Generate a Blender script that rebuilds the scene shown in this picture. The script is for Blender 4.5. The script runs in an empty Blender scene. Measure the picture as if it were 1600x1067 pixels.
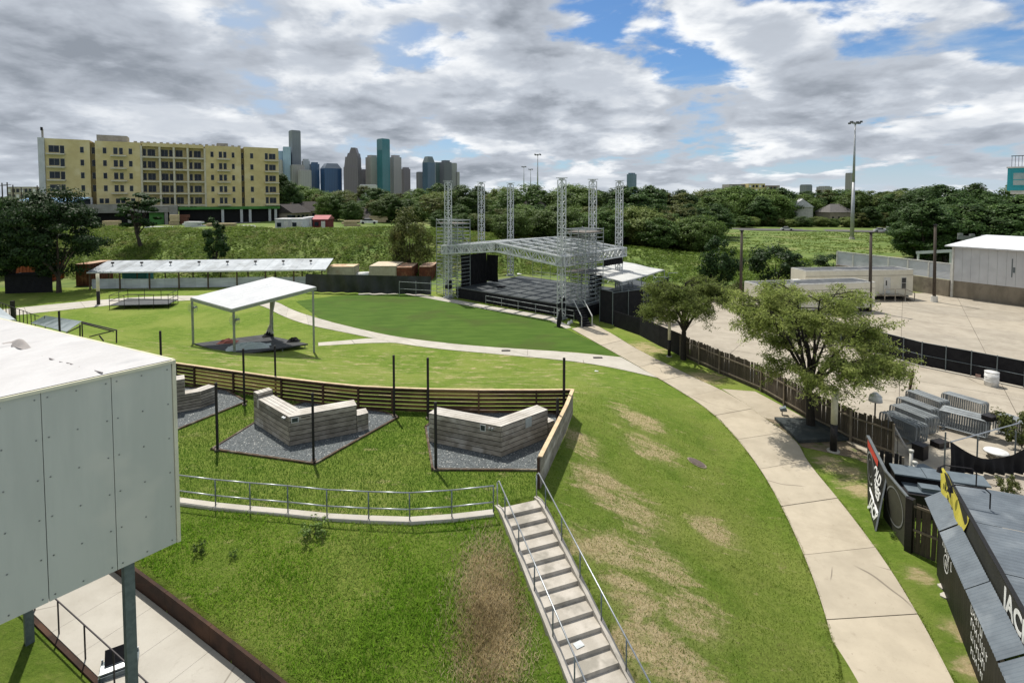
import bpy, math, random
import numpy as np
from mathutils import Vector, Matrix

random.seed(7); rng = np.random.default_rng(7)
sc = bpy.context.scene
COL = sc.collection
R = math.radians

# ------------------------------------------------------------------ camera
FPX, CXP, CYP, PITCH, CAMH = 820.0, 800.0, 345.2, R(2.6), 14.0
cam = bpy.data.cameras.new("camera"); camo = bpy.data.objects.new("camera", cam); COL.objects.link(camo)
camo.location = (0, 0, CAMH); camo.rotation_euler = (R(90) - PITCH, 0, 0)
cam.sensor_fit = 'HORIZONTAL'; cam.sensor_width = 36; cam.lens = FPX / 1600 * 36
cam.shift_y = -(533.5 - CYP) / 1600; cam.clip_start = 0.2; cam.clip_end = 30000
sc.camera = camo

# ------------------------------------------------------------------ light
SUN_EL, SUN_AZ = R(65), R(-28)          # azimuth from +Y towards +X
sdir = Vector((math.sin(SUN_AZ) * math.cos(SUN_EL), math.cos(SUN_AZ) * math.cos(SUN_EL), math.sin(SUN_EL)))
sun = bpy.data.lights.new("sun", 'SUN'); suno = bpy.data.objects.new("sun", sun); COL.objects.link(suno)
sun.energy = 4.3; sun.angle = R(0.8); sun.color = (1, .95, .87)
suno.rotation_euler = (-sdir).to_track_quat('-Z', 'Y').to_euler(); suno.location = (0, 0, 80)

sc.view_settings.view_transform = 'Standard'; sc.view_settings.look = 'None'
sc.view_settings.exposure = 0.22; sc.view_settings.gamma = 1
sc.cycles.use_denoising = True
sc.cycles.max_bounces = 5; sc.cycles.transparent_max_bounces = 8
sc.cycles.diffuse_bounces = 2; sc.cycles.glossy_bounces = 3

# ------------------------------------------------------------------ node helper
class NT:
    def __init__(s, tree): s.t = tree; s.n = tree.nodes; s.l = tree.links
    def node(s, typ, **kw):
        n = s.n.new(typ)
        for k, v in kw.items():
            if k == 'ins':
                for kk, vv in v.items(): s.put(n, kk, vv)
            else: setattr(n, k, v)
        return n
    def put(s, n, k, v):
        i = n.inputs[k]
        if isinstance(v, bpy.types.NodeSocket): s.l.new(v, i)
        else: i.default_value = v
    def math(s, op, a, b=0.0, c=0.0, clamp=False):
        n = s.n.new('ShaderNodeMath'); n.operation = op; n.use_clamp = clamp
        for i, v in enumerate((a, b, c)): s.put(n, i, v)
        return n.outputs[0]
    def vmath(s, op, a, b=(0, 0, 0)):
        n = s.n.new('ShaderNodeVectorMath'); n.operation = op
        s.put(n, 0, a); s.put(n, 1, b)
        return n
    def noise(s, vec, scale, detail=4, rough=.55, dist=0, out=0):
        n = s.n.new('ShaderNodeTexNoise')
        if vec is not None: s.l.new(vec, n.inputs['Vector'])
        n.inputs['Scale'].default_value = scale; n.inputs['Detail'].default_value = detail
        n.inputs['Roughness'].default_value = rough; n.inputs['Distortion'].default_value = dist
        return n.outputs[out]
    def step(s, v, a, b, lo=0.0, hi=1.0, smooth=True):
        n = s.n.new('ShaderNodeMapRange'); n.interpolation_type = 'SMOOTHSTEP' if smooth else 'LINEAR'
        for k, x in zip((0, 1, 2, 3, 4), (v, a, b, lo, hi)): s.put(n, k, x)
        return n.outputs[0]
    def mix(s, fac, a, b, mode='MIX'):
        n = s.n.new('ShaderNodeMix'); n.data_type = 'RGBA'; n.blend_type = mode
        s.put(n, 0, fac)
        for k, v in ((6, a), (7, b)):
            s.put(n, k, v if isinstance(v, bpy.types.NodeSocket) else (tuple(v) + (1,) if len(v) == 3 else v))
        return n.outputs[2]
    def scalevec(s, vec, sx, sy, sz):
        n = s.n.new('ShaderNodeMapping'); s.l.new(vec, n.inputs[0]); n.inputs['Scale'].default_value = (sx, sy, sz)
        return n.outputs[0]

# ------------------------------------------------------------------ sky (Nishita air with a broken cumulus deck)
world = bpy.data.worlds.new("World"); sc.world = world; world.use_nodes = True
w = NT(world.node_tree); w.n.clear()
sky = w.node('ShaderNodeTexSky', sky_type='NISHITA', sun_disc=False)
sky.sun_elevation = SUN_EL; sky.sun_rotation = SUN_AZ; sky.air_density = 1.0; sky.dust_density = .6; sky.ozone_density = 1.6
tc = w.node('ShaderNodeTexCoord'); sep = w.node('ShaderNodeSeparateXYZ'); w.l.new(tc.outputs['Generated'], sep.inputs[0])
dx, dy, dz = sep.outputs
inv = w.math('DIVIDE', 1.0, w.math('ADD', w.math('MAXIMUM', dz, 0.0), 0.26))
comb = w.node('ShaderNodeCombineXYZ')
w.l.new(w.math('MULTIPLY', dx, inv), comb.inputs[0]); w.l.new(w.math('MULTIPLY', dy, inv), comb.inputs[1])
w.l.new(w.math('MULTIPLY', w.math('MULTIPLY', dz, inv), 2.1), comb.inputs[2])
pv = w.vmath('ADD', comb.outputs[0], (3.1, 1.4, .6)).outputs[0]
def cloud_density(vec, det=8):
    big = w.noise(vec, 1.0, 2, .5, .2)
    mid = w.noise(vec, 3.1, det, .55, .15)
    return w.math('ADD', w.math('MULTIPLY', big, .55), w.math('MULTIPLY', mid, .55))
d0 = cloud_density(pv)
d1 = cloud_density(w.vmath('ADD', pv, (-.04, .04, .17)).outputs[0], 5)
az = w.math('ARCTAN2', dx, dy)
def blob(a0, e0, ra, re):
    u_ = w.math('DIVIDE', w.math('SUBTRACT', az, a0), ra); v_ = w.math('DIVIDE', w.math('SUBTRACT', dz, e0), re)
    q = w.math('ADD', w.math('MULTIPLY', u_, u_), w.math('MULTIPLY', v_, v_))
    return w.math('EXPONENT', w.math('MULTIPLY', q, -1.0))
# heavier cover to the left of the view, openings right of centre
bias = w.math('MULTIPLY', w.step(az, .35, -.30), .07)
bias = w.math('ADD', bias, w.math('MULTIPLY', w.step(dz, .16, .02), .05))
bias = w.math('SUBTRACT', bias, w.math('MULTIPLY', blob(.31, .225, .11, .045), .105))
bias = w.math('SUBTRACT', bias, w.math('MULTIPLY', blob(.42, .29, .20, .035), .055))
bias = w.math('ADD', bias, w.math('MULTIPLY', blob(.46, .275, .11, .035), .13))
bias = w.math('ADD', bias, w.math('MULTIPLY', blob(.55, .175, .20, .045), .10))
dens = w.math('ADD', d0, bias)
cover = w.step(dens, .515, .585)
thick = w.step(dens, .56, .72)
lit = w.step(w.math('SUBTRACT', d0, d1), -.07, .10)
fine = w.noise(pv, 9.0, 5, .6)
shade = w.math('ADD', w.math('MULTIPLY', lit, .62), w.math('MULTIPLY', w.math('SUBTRACT', 1.0, thick), .42))
shade = w.math('ADD', shade, w.math('MULTIPLY', w.math('SUBTRACT', fine, .5), .22))
shade = w.math('SUBTRACT', shade, w.math('MULTIPLY', w.step(dz, .12, .36), w.math('MULTIPLY', thick, .30)))
shade = w.math('ADD', shade, w.math('MULTIPLY', w.step(az, .05, .45), .05))
ccol = w.node('ShaderNodeValToRGB'); w.l.new(shade, ccol.inputs[0])
el = ccol.color_ramp.elements
el[0].position = 0; el[0].color = (2.5, 2.8, 3.25, 1)
el[1].position = 1; el[1].color = (8.5, 8.65, 8.8, 1)
e = el.new(.28); e.color = (3.8, 4.15, 4.7, 1)
e = el.new(.55); e.color = (4.9, 5.3, 5.9, 1)
e = el.new(.78); e.color = (6.8, 7.1, 7.5, 1)
# thin high veil between the cumulus
veil = w.math('MULTIPLY', w.step(w.noise(w.scalevec(pv, .6, .6, 2.2), 1.9, 7, .6, .5), .46, .70), .8)
skyc = w.mix(1.0, sky.outputs[0], (.55, .78, 1.0), 'MULTIPLY')
skyc = w.mix(w.math('MAXIMUM', veil, w.step(az, .1, -.35, 0, .75)), skyc, (4.4, 5.2, 6.2))
hor = w.step(dz, .0, .12, .75, 0)
skyc = w.mix(hor, skyc, (5.0, 5.8, 6.8))
allc = w.mix(cover, skyc, ccol.outputs[0])
allc = w.mix(w.step(dz, -.02, .05, .45, 0), allc, (5.4, 6.0, 6.5))
bg = w.node('ShaderNodeBackground'); w.l.new(allc, bg.inputs[0]); bg.inputs[1].default_value = .1
wo = w.node('ShaderNodeOutputWorld'); w.l.new(bg.outputs[0], wo.inputs[0])

# ------------------------------------------------------------------ pixel of the survey sketch -> place on a level
def ray(u, v):
    x = (u - CXP) / FPX; y = -(v - CYP) / FPX
    return (x, math.cos(PITCH) + y * math.sin(PITCH), -math.sin(PITCH) + y * math.cos(PITCH))
def P(u, v, z=0.0):
    d = ray(u, v); t = (z - CAMH) / d[2]
    return Vector((d[0] * t, d[1] * t, z))
def PY(u, v, Y):
    d = ray(u, v); t = Y / d[1]
    return Vector((d[0] * t, Y, CAMH + d[2] * t))

# ------------------------------------------------------------------ terrain heights
TERR = 3.0
FRONT = [(-60, 23.2), (-12.1, 18.55), (-9.2, 17.95), (-6.6, 17.55), (-3.5, 17.4), (-0.75, 17.75), (1.0, 18.4)]
RIGHT = [(1.15, 19.6), (3.0, 26.5)]
BACK = [(-6.0, 26.7), (-12.5, 28.3), (-19.8, 30.8), (-60, 45)]
TPOLY = np.array(FRONT + RIGHT + BACK)
WALL_A = np.array((-21.5, 21.0)); WALL_B = np.array((-4.6, 12.05))
wd = (WALL_B - WALL_A); wd /= np.linalg.norm(wd); wn = np.array((-wd[1], wd[0]))     # normal to the hill side
def _poly(px, py):
    n = len(TPOLY); inside = np.zeros(px.shape, bool)
    best = np.full(px.shape, 1e9); bx = np.zeros(px.shape); by = np.zeros(px.shape)
    for i in range(n):
        ax, ay = TPOLY[i]; cx, cy = TPOLY[(i + 1) % n]
        t = np.clip(((px - ax) * (cx - ax) + (py - ay) * (cy - ay)) / ((cx - ax) ** 2 + (cy - ay) ** 2), 0, 1)
        qx = ax + t * (cx - ax); qy = ay + t * (cy - ay); d = np.hypot(px - qx, py - qy)
        m = d < best; best = np.where(m, d, best); bx = np.where(m, px - qx, bx); by = np.where(m, py - qy, by)
        c = ((ay > py) != (cy > py)) & (px < (cx - ax) * (py - ay) / ((cy - ay) + 1e-12) + ax); inside ^= c
    return inside, best, bx / np.maximum(best, 1e-6), by / np.maximum(best, 1e-6)
def sst(x): x = np.clip(x, 0, 1); return x * x * (3 - 2 * x)
def Hn(x, y, wall=True):
    x = np.asarray(x, float); y = np.asarray(y, float)
    ins, d, nx, ny = _poly(x, y)
    fr = np.clip(-ny, 0, 1); bk = np.clip(ny, 0, 1)
    slope = .36 * (1 - fr) * (1 - bk) + .27 * fr + .20 * bk
    z = TERR - slope * d
    toe = .35 * np.exp(np.clip((z - .35) / .35, -30, 0)); toe = toe - .05 * (1 - toe / .35)      # soft toe
    z = np.where(z < .35, np.maximum(toe, 0), z)
    z = np.where(ins, TERR, z)
    if wall:
        s = (x - WALL_A[0]) * wn[0] + (y - WALL_A[1]) * wn[1]
        z = np.where((s < 0) & (y < 24), z - 1.3, z)
    ST = (.383, 18.22); c_, s_ = .935, .3545          # stair corridor
    ax_ = (x - ST[0]) * c_ + (y - ST[1]) * s_; al_ = (x - ST[0]) * s_ - (y - ST[1]) * c_
    z = np.where((np.abs(ax_) < .78) & (al_ > -.35) & (al_ < 9), z - .5, z)
    amp = np.interp(x, [-220, -15, 0, 20, 40, 70], [7, 6.6, 4.6, 2.6, 1.2, .4])
    yl = np.interp(x, [-120, -60, -20, 5, 30, 60], [86, 86, 88, 92, 92, 92])
    e = amp * sst((y - yl) / 26.0)
    e = e * (1 - .6 * sst((y - 350) / 500))
    bump = .35 * np.sin(x * .31 + y * .17) * np.sin(y * .23 - x * .11) * sst((y - yl - 2) / 15)
    return np.maximum(z, 0) * (y < 80) + np.minimum(z, 0) * (y < 40) + e + bump * (e > .1)
def H(x, y, wall=True): return float(Hn(np.array([x]), np.array([y]), wall)[0])
def hit(u, v, wall=False):
    d = ray(u, v); t = 3.0; st = .1
    while t < 400:
        p = (d[0] * t, d[1] * t, CAMH + d[2] * t)
        if p[2] < H(p[0], p[1], wall): return Vector((p[0], p[1], H(p[0], p[1], wall)))
        t += st if t < 60 else .5
    return Vector(p)

# ------------------------------------------------------------------ materials
MATS = {}
def pm(name, c1, c2=None, scale=3.0, rough=.8, bump=0.0, metal=0.0, detail=5, stretch=(1, 1, 1), coord='Object',
       bscale=None, lo=.35, hi=.65, isl=0.0, spec=.3, c3=None, s3=.6, trans=0.0, objr=0.0):
    if name in MATS: return MATS[name]
    m = bpy.data.materials.new(name); m.use_nodes = True; t = NT(m.node_tree); t.n.clear()
    out = t.node('ShaderNodeOutputMaterial'); b = t.node('ShaderNodeBsdfPrincipled')
    b.inputs['Roughness'].default_value = rough; b.inputs['Metallic'].default_value = metal
    b.inputs['Specular IOR Level'].default_value = spec
    if coord == 'World': vec = t.node('ShaderNodeNewGeometry').outputs['Position']
    else: vec = t.node('ShaderNodeTexCoord').outputs[coord]
    vs = t.scalevec(vec, *stretch) if stretch != (1, 1, 1) else vec
    nz = t.noise(vs, scale, detail, .6)
    col = t.mix(t.step(nz, lo, hi), c1, c2 or tuple(x * .8 for x in c1))
    if c3: col = t.mix(t.step(t.noise(vec, s3, 3, .6), .5, .68), col, c3)
    if isl:
        g = t.node('ShaderNodeNewGeometry')
        col = t.mix(1.0, col, t.mix(g.outputs['Random Per Island'], (1 - isl,) * 3, (1 + isl,) * 3), 'MULTIPLY')
    if objr:
        g = t.node('ShaderNodeObjectInfo')
        col = t.mix(1.0, col, t.mix(g.outputs['Random'], (1 - objr,) * 3, (1 + objr,) * 3), 'MULTIPLY')
    t.l.new(col, b.inputs['Base Color'])
    if bump:
        bn = t.node('ShaderNodeBump'); bn.inputs['Strength'].default_value = min(bump, 1); bn.inputs['Distance'].default_value = .02 * max(1, bump)
        t.l.new(t.noise(vs, bscale or scale * 4, 6, .6), bn.inputs['Height']); t.l.new(bn.outputs[0], b.inputs['Normal'])
    if trans:
        tr = t.node('ShaderNodeBsdfTranslucent'); t.l.new(col, tr.inputs[0])
        mx = t.node('ShaderNodeMixShader'); mx.inputs[0].default_value = trans
        t.l.new(b.outputs[0], mx.inputs[1]); t.l.new(tr.outputs[0], mx.inputs[2]); t.l.new(mx.outputs[0], out.inputs[0])
    else: t.l.new(b.outputs[0], out.inputs[0])
    MATS[name] = m; m['nt'] = 1
    return m

# ------------------------------------------------------------------ mesh helpers
class MB:
    def __init__(s): s.v = []; s.f = []
    def add(s, vs, fs):
        o = len(s.v); s.v += [tuple(x) for x in vs]; s.f += [tuple(i + o for i in f) for f in fs]; return s
    def par(s, o, a, b, c):
        o, a, b, c = map(Vector, (o, a, b, c))
        if a.cross(b).dot(c) < 0: a, b = b, a
        vs = [o, o + a, o + a + b, o + b, o + c, o + a + c, o + a + b + c, o + b + c]
        return s.add(vs, [(0, 3, 2, 1), (4, 5, 6, 7), (0, 1, 5, 4), (1, 2, 6, 5), (2, 3, 7, 6), (3, 0, 4, 7)])
    def box(s, c, d, rz=0.0):
        c = Vector(c); q = Matrix.Rotation(rz, 3, 'Z')
        a, b, e = q @ Vector((d[0], 0, 0)), q @ Vector((0, d[1], 0)), Vector((0, 0, d[2]))
        return s.par(c - (a + b + e) / 2, a, b, e)
    def beam(s, p, q, w, h=None, up=(0, 0, 1)):
        p, q, up = Vector(p), Vector(q), Vector(up); h = h or w
        d = (q - p); n = d.normalized()
        if abs(n.dot(up)) > .98: up = Vector((0, 1, 0))
        a = n.cross(up).normalized() * w; b = a.cross(n).normalized() * h
        return s.par(p - a / 2 - b / 2, a, b, d)
    def tube(s, p, q, r, n=6, r2=None):
        p, q = Vector(p), Vector(q); r2 = r if r2 is None else r2
        d = (q - p).normalized(); up = Vector((0, 0, 1)) if abs(d.z) < .95 else Vector((1, 0, 0))
        a = d.cross(up).normalized(); b = d.cross(a)
        vs = []
        for c, rr in ((p, r), (q, r2)):
            for i in range(n):
                t = 2 * math.pi * i / n; vs.append(c + (a * math.cos(t) + b * math.sin(t)) * rr)
        fs = [(i, i + n, (i + 1) % n + n, (i + 1) % n) for i in range(n)]
        fs += [tuple(range(n)), tuple(range(2 * n - 1, n - 1, -1))]
        return s.add(vs, fs)
    def path(s, pts, r, n=6):
        for a, b in zip(pts[:-1], pts[1:]): s.tube(a, b, r, n)
        return s
    def prism(s, poly, z0, z1):
        n = len(poly); ar = sum(poly[i][0] * poly[(i + 1) % n][1] - poly[(i + 1) % n][0] * poly[i][1] for i in range(n))
        if ar < 0: poly = poly[::-1]
        f0 = (lambda x, y: z0) if not callable(z0) else z0; f1 = (lambda x, y: z1) if not callable(z1) else z1
        vs = [(p[0], p[1], f0(p[0], p[1])) for p in poly] + [(p[0], p[1], f1(p[0], p[1])) for p in poly]
        return s.add(vs, [tuple(range(n - 1, -1, -1)), tuple(range(n, 2 * n))] + [(i, (i + 1) % n, (i + 1) % n + n, i + n) for i in range(n)])
    def build(s, name, mat, parent=None, smooth=False):
        v = np.array(s.v, float)
        if parent is not None: org = np.array(parent.get('_o', (0, 0, 0)), float)
        else: org = np.array(((v[:, 0].min() + v[:, 0].max()) / 2, (v[:, 1].min() + v[:, 1].max()) / 2, v[:, 2].min()))
        me = bpy.data.meshes.new(name); me.from_pydata((v - org).tolist(), [], s.f); me.update()
        if mat is not None: me.materials.append(mat)
        if smooth: me.shade_smooth()
        o = bpy.data.objects.new(name, me); COL.objects.link(o)
        o['_o'] = tuple(org)
        if parent is not None: o.parent = parent
        else: o.location = org
        return o
def tag(o, label=None, cat=None, group=None, kind=None):
    if label: o['label'] = label
    if cat: o['category'] = cat
    if group: o['group'] = group
    if kind: o['kind'] = kind
    return o
def thing(name, loc, label, cat, group=None, kind=None):
    o = bpy.data.objects.new(name, None); COL.objects.link(o); o.location = loc; o['_o'] = tuple(loc)
    o.empty_display_size = .3
    return tag(o, label, cat, group, kind)
def copy_tree(o, parent=None):
    c = o.copy(); COL.objects.link(c); c.parent = parent
    for ch in KIDS.get(o.name, [k for k in o.children]): copy_tree(ch, c)
    return c
KIDS = {}
def npmesh(name, verts, faces_n, mat, parent=None, kind=None):
    """fast mesh: verts (N,3), every face has faces_n corners in order"""
    verts = np.asarray(verts, np.float32); nf = len(verts) // faces_n
    me = bpy.data.meshes.new(name); me.vertices.add(len(verts)); me.vertices.foreach_set('co', verts.ravel())
    me.loops.add(nf * faces_n); me.loops.foreach_set('vertex_index', np.arange(nf * faces_n, dtype=np.int32))
    me.polygons.add(nf); me.polygons.foreach_set('loop_start', np.arange(0, nf * faces_n, faces_n, dtype=np.int32))
    me.update(calc_edges=True); me.materials.append(mat)
    o = bpy.data.objects.new(name, me); COL.objects.link(o)
    if parent is not None: o.parent = parent
    if kind: o['kind'] = kind
    return o
V3 = Vector
def lerp(a, b, t): return a + (b - a) * t
# ================================================================== GROUND
def lin(a, b, s): return list(np.arange(a, b, s))
def geo(a, b, k):
    o = [a]; st = k
    while o[-1] < b: o.append(o[-1] + st); st *= 1.22
    return o
xs = [-v for v in geo(70, 12000, 3)][::-1] + lin(-69, -24, .9) + lin(-24, 15, .22) + lin(15, 70, .9) + geo(70, 12000, 3)
ys = lin(0, 10, 1) + lin(10, 21, .2) + lin(21, 50, .45) + lin(50, 130, .9) + geo(130, 14000, 3)
xs = np.array(xs); ys = np.array(ys)
GX, GY = np.meshgrid(xs, ys); GZ = Hn(GX, GY)
nx_, ny_ = len(xs), len(ys)
me = bpy.data.meshes.new('ground')
me.vertices.add(nx_ * ny_); me.vertices.foreach_set('co', np.stack([GX, GY, GZ], -1).astype(np.float32).ravel())
ii = (np.arange(ny_ - 1)[:, None] * nx_ + np.arange(nx_ - 1)[None, :]).ravel()
fc = np.stack([ii, ii + 1, ii + nx_ + 1, ii + nx_], -1).astype(np.int32)
me.loops.add(fc.size); me.loops.foreach_set('vertex_index', fc.ravel())
me.polygons.add(len(fc)); me.polygons.foreach_set('loop_start', np.arange(0, fc.size, 4, dtype=np.int32))
cxm = GX.ravel()[ii] + .2; cym = GY.ravel()[ii] + .2
wild = (cym > 80.5) | (cxm > 21 + .0 * cym)
me.polygons.foreach_set('material_index', wild.astype(np.int32))
me.update(calc_edges=True); me.shade_smooth()

def grass_mat():
    m = bpy.data.materials.new('lawn'); m.use_nodes = True; t = NT(m.node_tree); t.n.clear()
    out = t.node('ShaderNodeOutputMaterial'); b = t.node('ShaderNodeBsdfPrincipled'); b.inputs['Roughness'].default_value = .9
    b.inputs['Specular IOR Level'].default_value = .12
    pos = t.node('ShaderNodeNewGeometry').outputs['Position']
    n_big = t.noise(pos, .16, 4, .6, .4); n_mid = t.noise(pos, 1.3, 7, .72); n_fine = t.noise(pos, 7, 6, .78)
    n_st = t.noise(t.scalevec(pos, .55, 1.5, 1), 1.1, 6, .68, .5)
    g = t.mix(t.step(n_mid, .3, .7), (.102, .172, .018), (.172, .245, .036))
    g = t.mix(t.step(n_big, .42, .66), g, (.212, .262, .052))
    g = t.mix(t.math('MULTIPLY', t.step(n_fine, .45, .75), .6), g, (.06, .105, .014))
    g = t.mix(t.math('MULTIPLY', t.step(t.noise(t.scalevec(pos, .5, 1.3, 1), 3.2, 6, .72, .4), .5, .72), .6), g, (.24, .27, .07))
    # worn patches: straw where the turf has died back
    def spot(x, y, r, soft=.5):
        d = t.vmath('DISTANCE', pos, (x, y, H(x, y))).outputs['Value']
        return t.step(d, r, r * (1 - soft) * .3, 0, 1)
    pts = [hit(930, 745), hit(905, 690), hit(1000, 800), hit(1030, 880), hit(985, 930), hit(960, 860), hit(1080, 960), hit(1045, 1030), hit(1020, 700), hit(1000, 655),
           hit(940, 770), hit(905, 850), hit(985, 1010), hit(1120, 830), hit(765, 960), hit(750, 880), hit(790, 1030), P(1300, 725), P(1345, 765), P(1330, 740), P(1505, 985), P(1525, 1050), P(1440, 900), P(1000, 545), P(1100, 590)]
    rad = [1.9, 1.6, 2.0, 1.9, 1.6, 1.8, 1.7, 1.8, 2.2, 2.2, 1.4, 1.2, 1.6, 1.6, 1.0, .6, .8, 1.5, 1.6, 1.3, .9, 1.0, .8, 3.5, 2.5]
    acc = None
    for p_, r_ in zip(pts, rad):
        s_ = spot(p_.x, p_.y, r_); acc = s_ if acc is None else t.math('MAXIMUM', acc, s_)
    sepx = t.node('ShaderNodeSeparateXYZ'); t.l.new(pos, sepx.inputs[0])
    # the mown bank behind the fence is scalped in streaks
    bank = t.math('MULTIPLY', t.step(sepx.outputs[1], 27, 30), t.step(sepx.outputs[1], 52, 44))
    bank = t.math('MULTIPLY', bank, t.step(sepx.outputs[0], 12, 4))
    wear = t.math('MULTIPLY', acc, .25)
    wear = t.math('ADD', wear, t.math('MULTIPLY', bank, .075))
    msk = t.step(t.math('ADD', t.math('ADD', n_st, wear), t.math('MULTIPLY', t.math('SUBTRACT', t.noise(pos, 4.2, 6, .78), .5), .42)), .58, .80)
    straw = t.mix(t.step(n_fine, .3, .7), (.36, .28, .145), (.52, .43, .25))
    fade = t.math('MULTIPLY', t.math('MULTIPLY', acc, t.step(n_mid, .25, .75)), .62)
    col = t.mix(msk, t.mix(fade, g, (.36, .31, .15)), straw)
    m2 = t.step(t.math('ADD', n_mid, t.math('MULTIPLY', acc, .10)), .60, .76)
    col = t.mix(t.math('MULTIPLY', m2, .35), col, (.27, .27, .09))
    # bare earth along the fence by the right path
    t.l.new(col, b.inputs['Base Color'])
    bn = t.node('ShaderNodeBump'); bn.inputs['Strength'].default_value = 1.0; bn.inputs['Distance'].default_value = .14
    t.l.new(t.noise(pos, 6, 8, .8), bn.inputs['Height']); t.l.new(bn.outputs[0], b.inputs['Normal'])
    t.l.new(b.outputs[0], out.inputs[0]); return m
M_lawn = grass_mat()
M_wild = pm('wild_grass', (.075, .125, .020), (.14, .19, .040), .22, .9, 1.0, coord='World', bscale=1.6, c3=(.17, .185, .058), s3=.07, detail=8)
me.materials.append(M_lawn); me.materials.append(M_wild)
ground = bpy.data.objects.new('ground', me); COL.objects.link(ground); tag(ground, kind='structure')

# ------------------------------------------------------------------ concrete
def concrete(name, c, c2, dirt):
    m = bpy.data.materials.new(name); m.use_nodes = True; t = NT(m.node_tree); t.n.clear()
    out = t.node('ShaderNodeOutputMaterial'); b = t.node('ShaderNodeBsdfPrincipled'); b.inputs['Roughness'].default_value = .85
    b.inputs['Specular IOR Level'].default_value = .25
    pos = t.node('ShaderNodeNewGeometry').outputs['Position']
    oi = t.node('ShaderNodeObjectInfo').outputs['Random']
    col = t.mix(t.step(t.noise(pos, .7, 6, .65), .3, .7), c, c2)
    col = t.mix(t.math('MULTIPLY', t.step(t.noise(pos, 2.6, 8, .75, .4), .56, .72), .55), col, dirt)
    col = t.mix(t.math('MULTIPLY', t.step(t.noise(pos, 23, 3, .6), .62, .72), .35), col, dirt)
    col = t.mix(t.math('MULTIPLY', t.step(t.noise(pos, .22, 5, .7, .6), .48, .70), .45), col, dirt)
    ck = t.node('ShaderNodeTexVoronoi', feature='DISTANCE_TO_EDGE'); t.l.new(t.vmath('ADD', pos, t.node('ShaderNodeTexNoise', ins={'Scale': .9}).outputs[1]).outputs[0], ck.inputs['Vector']); ck.inputs['Scale'].default_value = .16
    col = t.mix(t.math('MULTIPLY', t.step(ck.outputs['Distance'], .004, .0015), t.step(t.noise(pos, .3, 2, .5), .5, .6, 0, .7)), col, (.12, .10, .08))
    col = t.mix(1.0, col, t.mix(oi, (.92, .92, .92), (1.05, 1.04, 1.02)), 'MULTIPLY')
    sp = t.node('ShaderNodeTexVoronoi', feature='F1'); t.l.new(pos, sp.inputs['Vector']); sp.inputs['Scale'].default_value = 1.7
    col = t.mix(t.step(sp.outputs['Distance'], .045, .02, 0, .6), col, (.08, .065, .05))
    t.l.new(col, b.inputs['Base Color'])
    bn = t.node('ShaderNodeBump'); bn.inputs['Strength'].default_value = .25; bn.inputs['Distance'].default_value = .01
    t.l.new(t.noise(pos, 30, 4, .6), bn.inputs['Height']); t.l.new(bn.outputs[0], b.inputs['Normal'])
    t.l.new(b.outputs[0], out.inputs[0]); MATS[name] = m; return m
M_path = concrete('path_concrete', (.445, .392, .305), (.375, .33, .255), (.27, .23, .17))
M_pale = concrete('pale_concrete', (.475, .45, .395), (.405, .38, .33), (.32, .295, .245))
M_lot = concrete('lot_concrete', (.39, .35, .285), (.315, .28, .225), (.23, .20, .16))
M_joint = pm('joint_fill', (.10, .085, .065), (.06, .05, .04), 6, .95, coord='World')

def resample(pts, n):
    pts = [V3((p[0], p[1], 0)) for p in pts]; L = [0]
    for a, b in zip(pts[:-1], pts[1:]): L.append(L[-1] + (b - a).length)
    out = []
    for i in range(n):
        s = L[-1] * i / (n - 1); k = max(0, min(len(L) - 2, int(np.searchsorted(L, s)) - 1))
        out.append(pts[k].lerp(pts[k + 1], (s - L[k]) / max(1e-6, L[k + 1] - L[k])))
    return out
def smooth_line(pts, it=3):
    for _ in range(it):
        q = [pts[0]]
        for a, b in zip(pts[:-1], pts[1:]): q += [a.lerp(b, .25), a.lerp(b, .75)]
        pts = q + [pts[-1]]
    return pts
def px_line(pxs, z=0): return smooth_line([P(u, v, z) for u, v in pxs], 2)
def strip_path(name, left, right, nslab, mat, sub=6, gap=.018, z=.035, ztop=None, splits=None):
    """a paved strip: a thin joint bed with separate slabs on it"""
    n = nslab * sub + 1
    L, Rr = resample(left, n), resample(right, n)
    bed = MB(); bed.prism([(p.x, p.y) for p in L] + [(p.x, p.y) for p in reversed(Rr)], z - .028, z - .014)
    bo = bed.build(name, M_joint); tag(bo, kind='structure')
    for k in range(nslab):
        a = L[k * sub:(k + 1) * sub + 1]; b = Rr[k * sub:(k + 1) * sub + 1]
        def shr(line):
            line = [p.copy() for p in line]
            d = (line[1] - line[0]).normalized(); line[0] += d * gap
            d = (line[-2] - line[-1]).normalized(); line[-1] += d * gap
            return line
        a, b = shr(a), shr(b); m = MB()
        m.prism([(p.x, p.y) for p in a] + [(p.x, p.y) for p in reversed(b)], z - .02, z + .006 * math.sin(k * 2.4))
        m.build('slab', mat, bo)
    return bo
# the long path on the right that bends from the stage down past the camera
mainL = px_line([(1322, 1110), (1316, 1067), (1290, 960), (1262, 880), (1226, 800), (1190, 735), (1150, 683), (1110, 643), (1075, 619), (1030, 592), (970, 557), (930, 535), (893, 514)])
mainR = px_line([(1512, 1110), (1490, 1067), (1440, 970), (1380, 872), (1314, 785), (1259, 720), (1247, 689), (1190, 651), (1160, 628), (1120, 606), (1088, 592), (1000, 549), (960, 524), (927, 506)])
strip_path('main_path', mainL, mainR, 13, M_path, z=.040)
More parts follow.
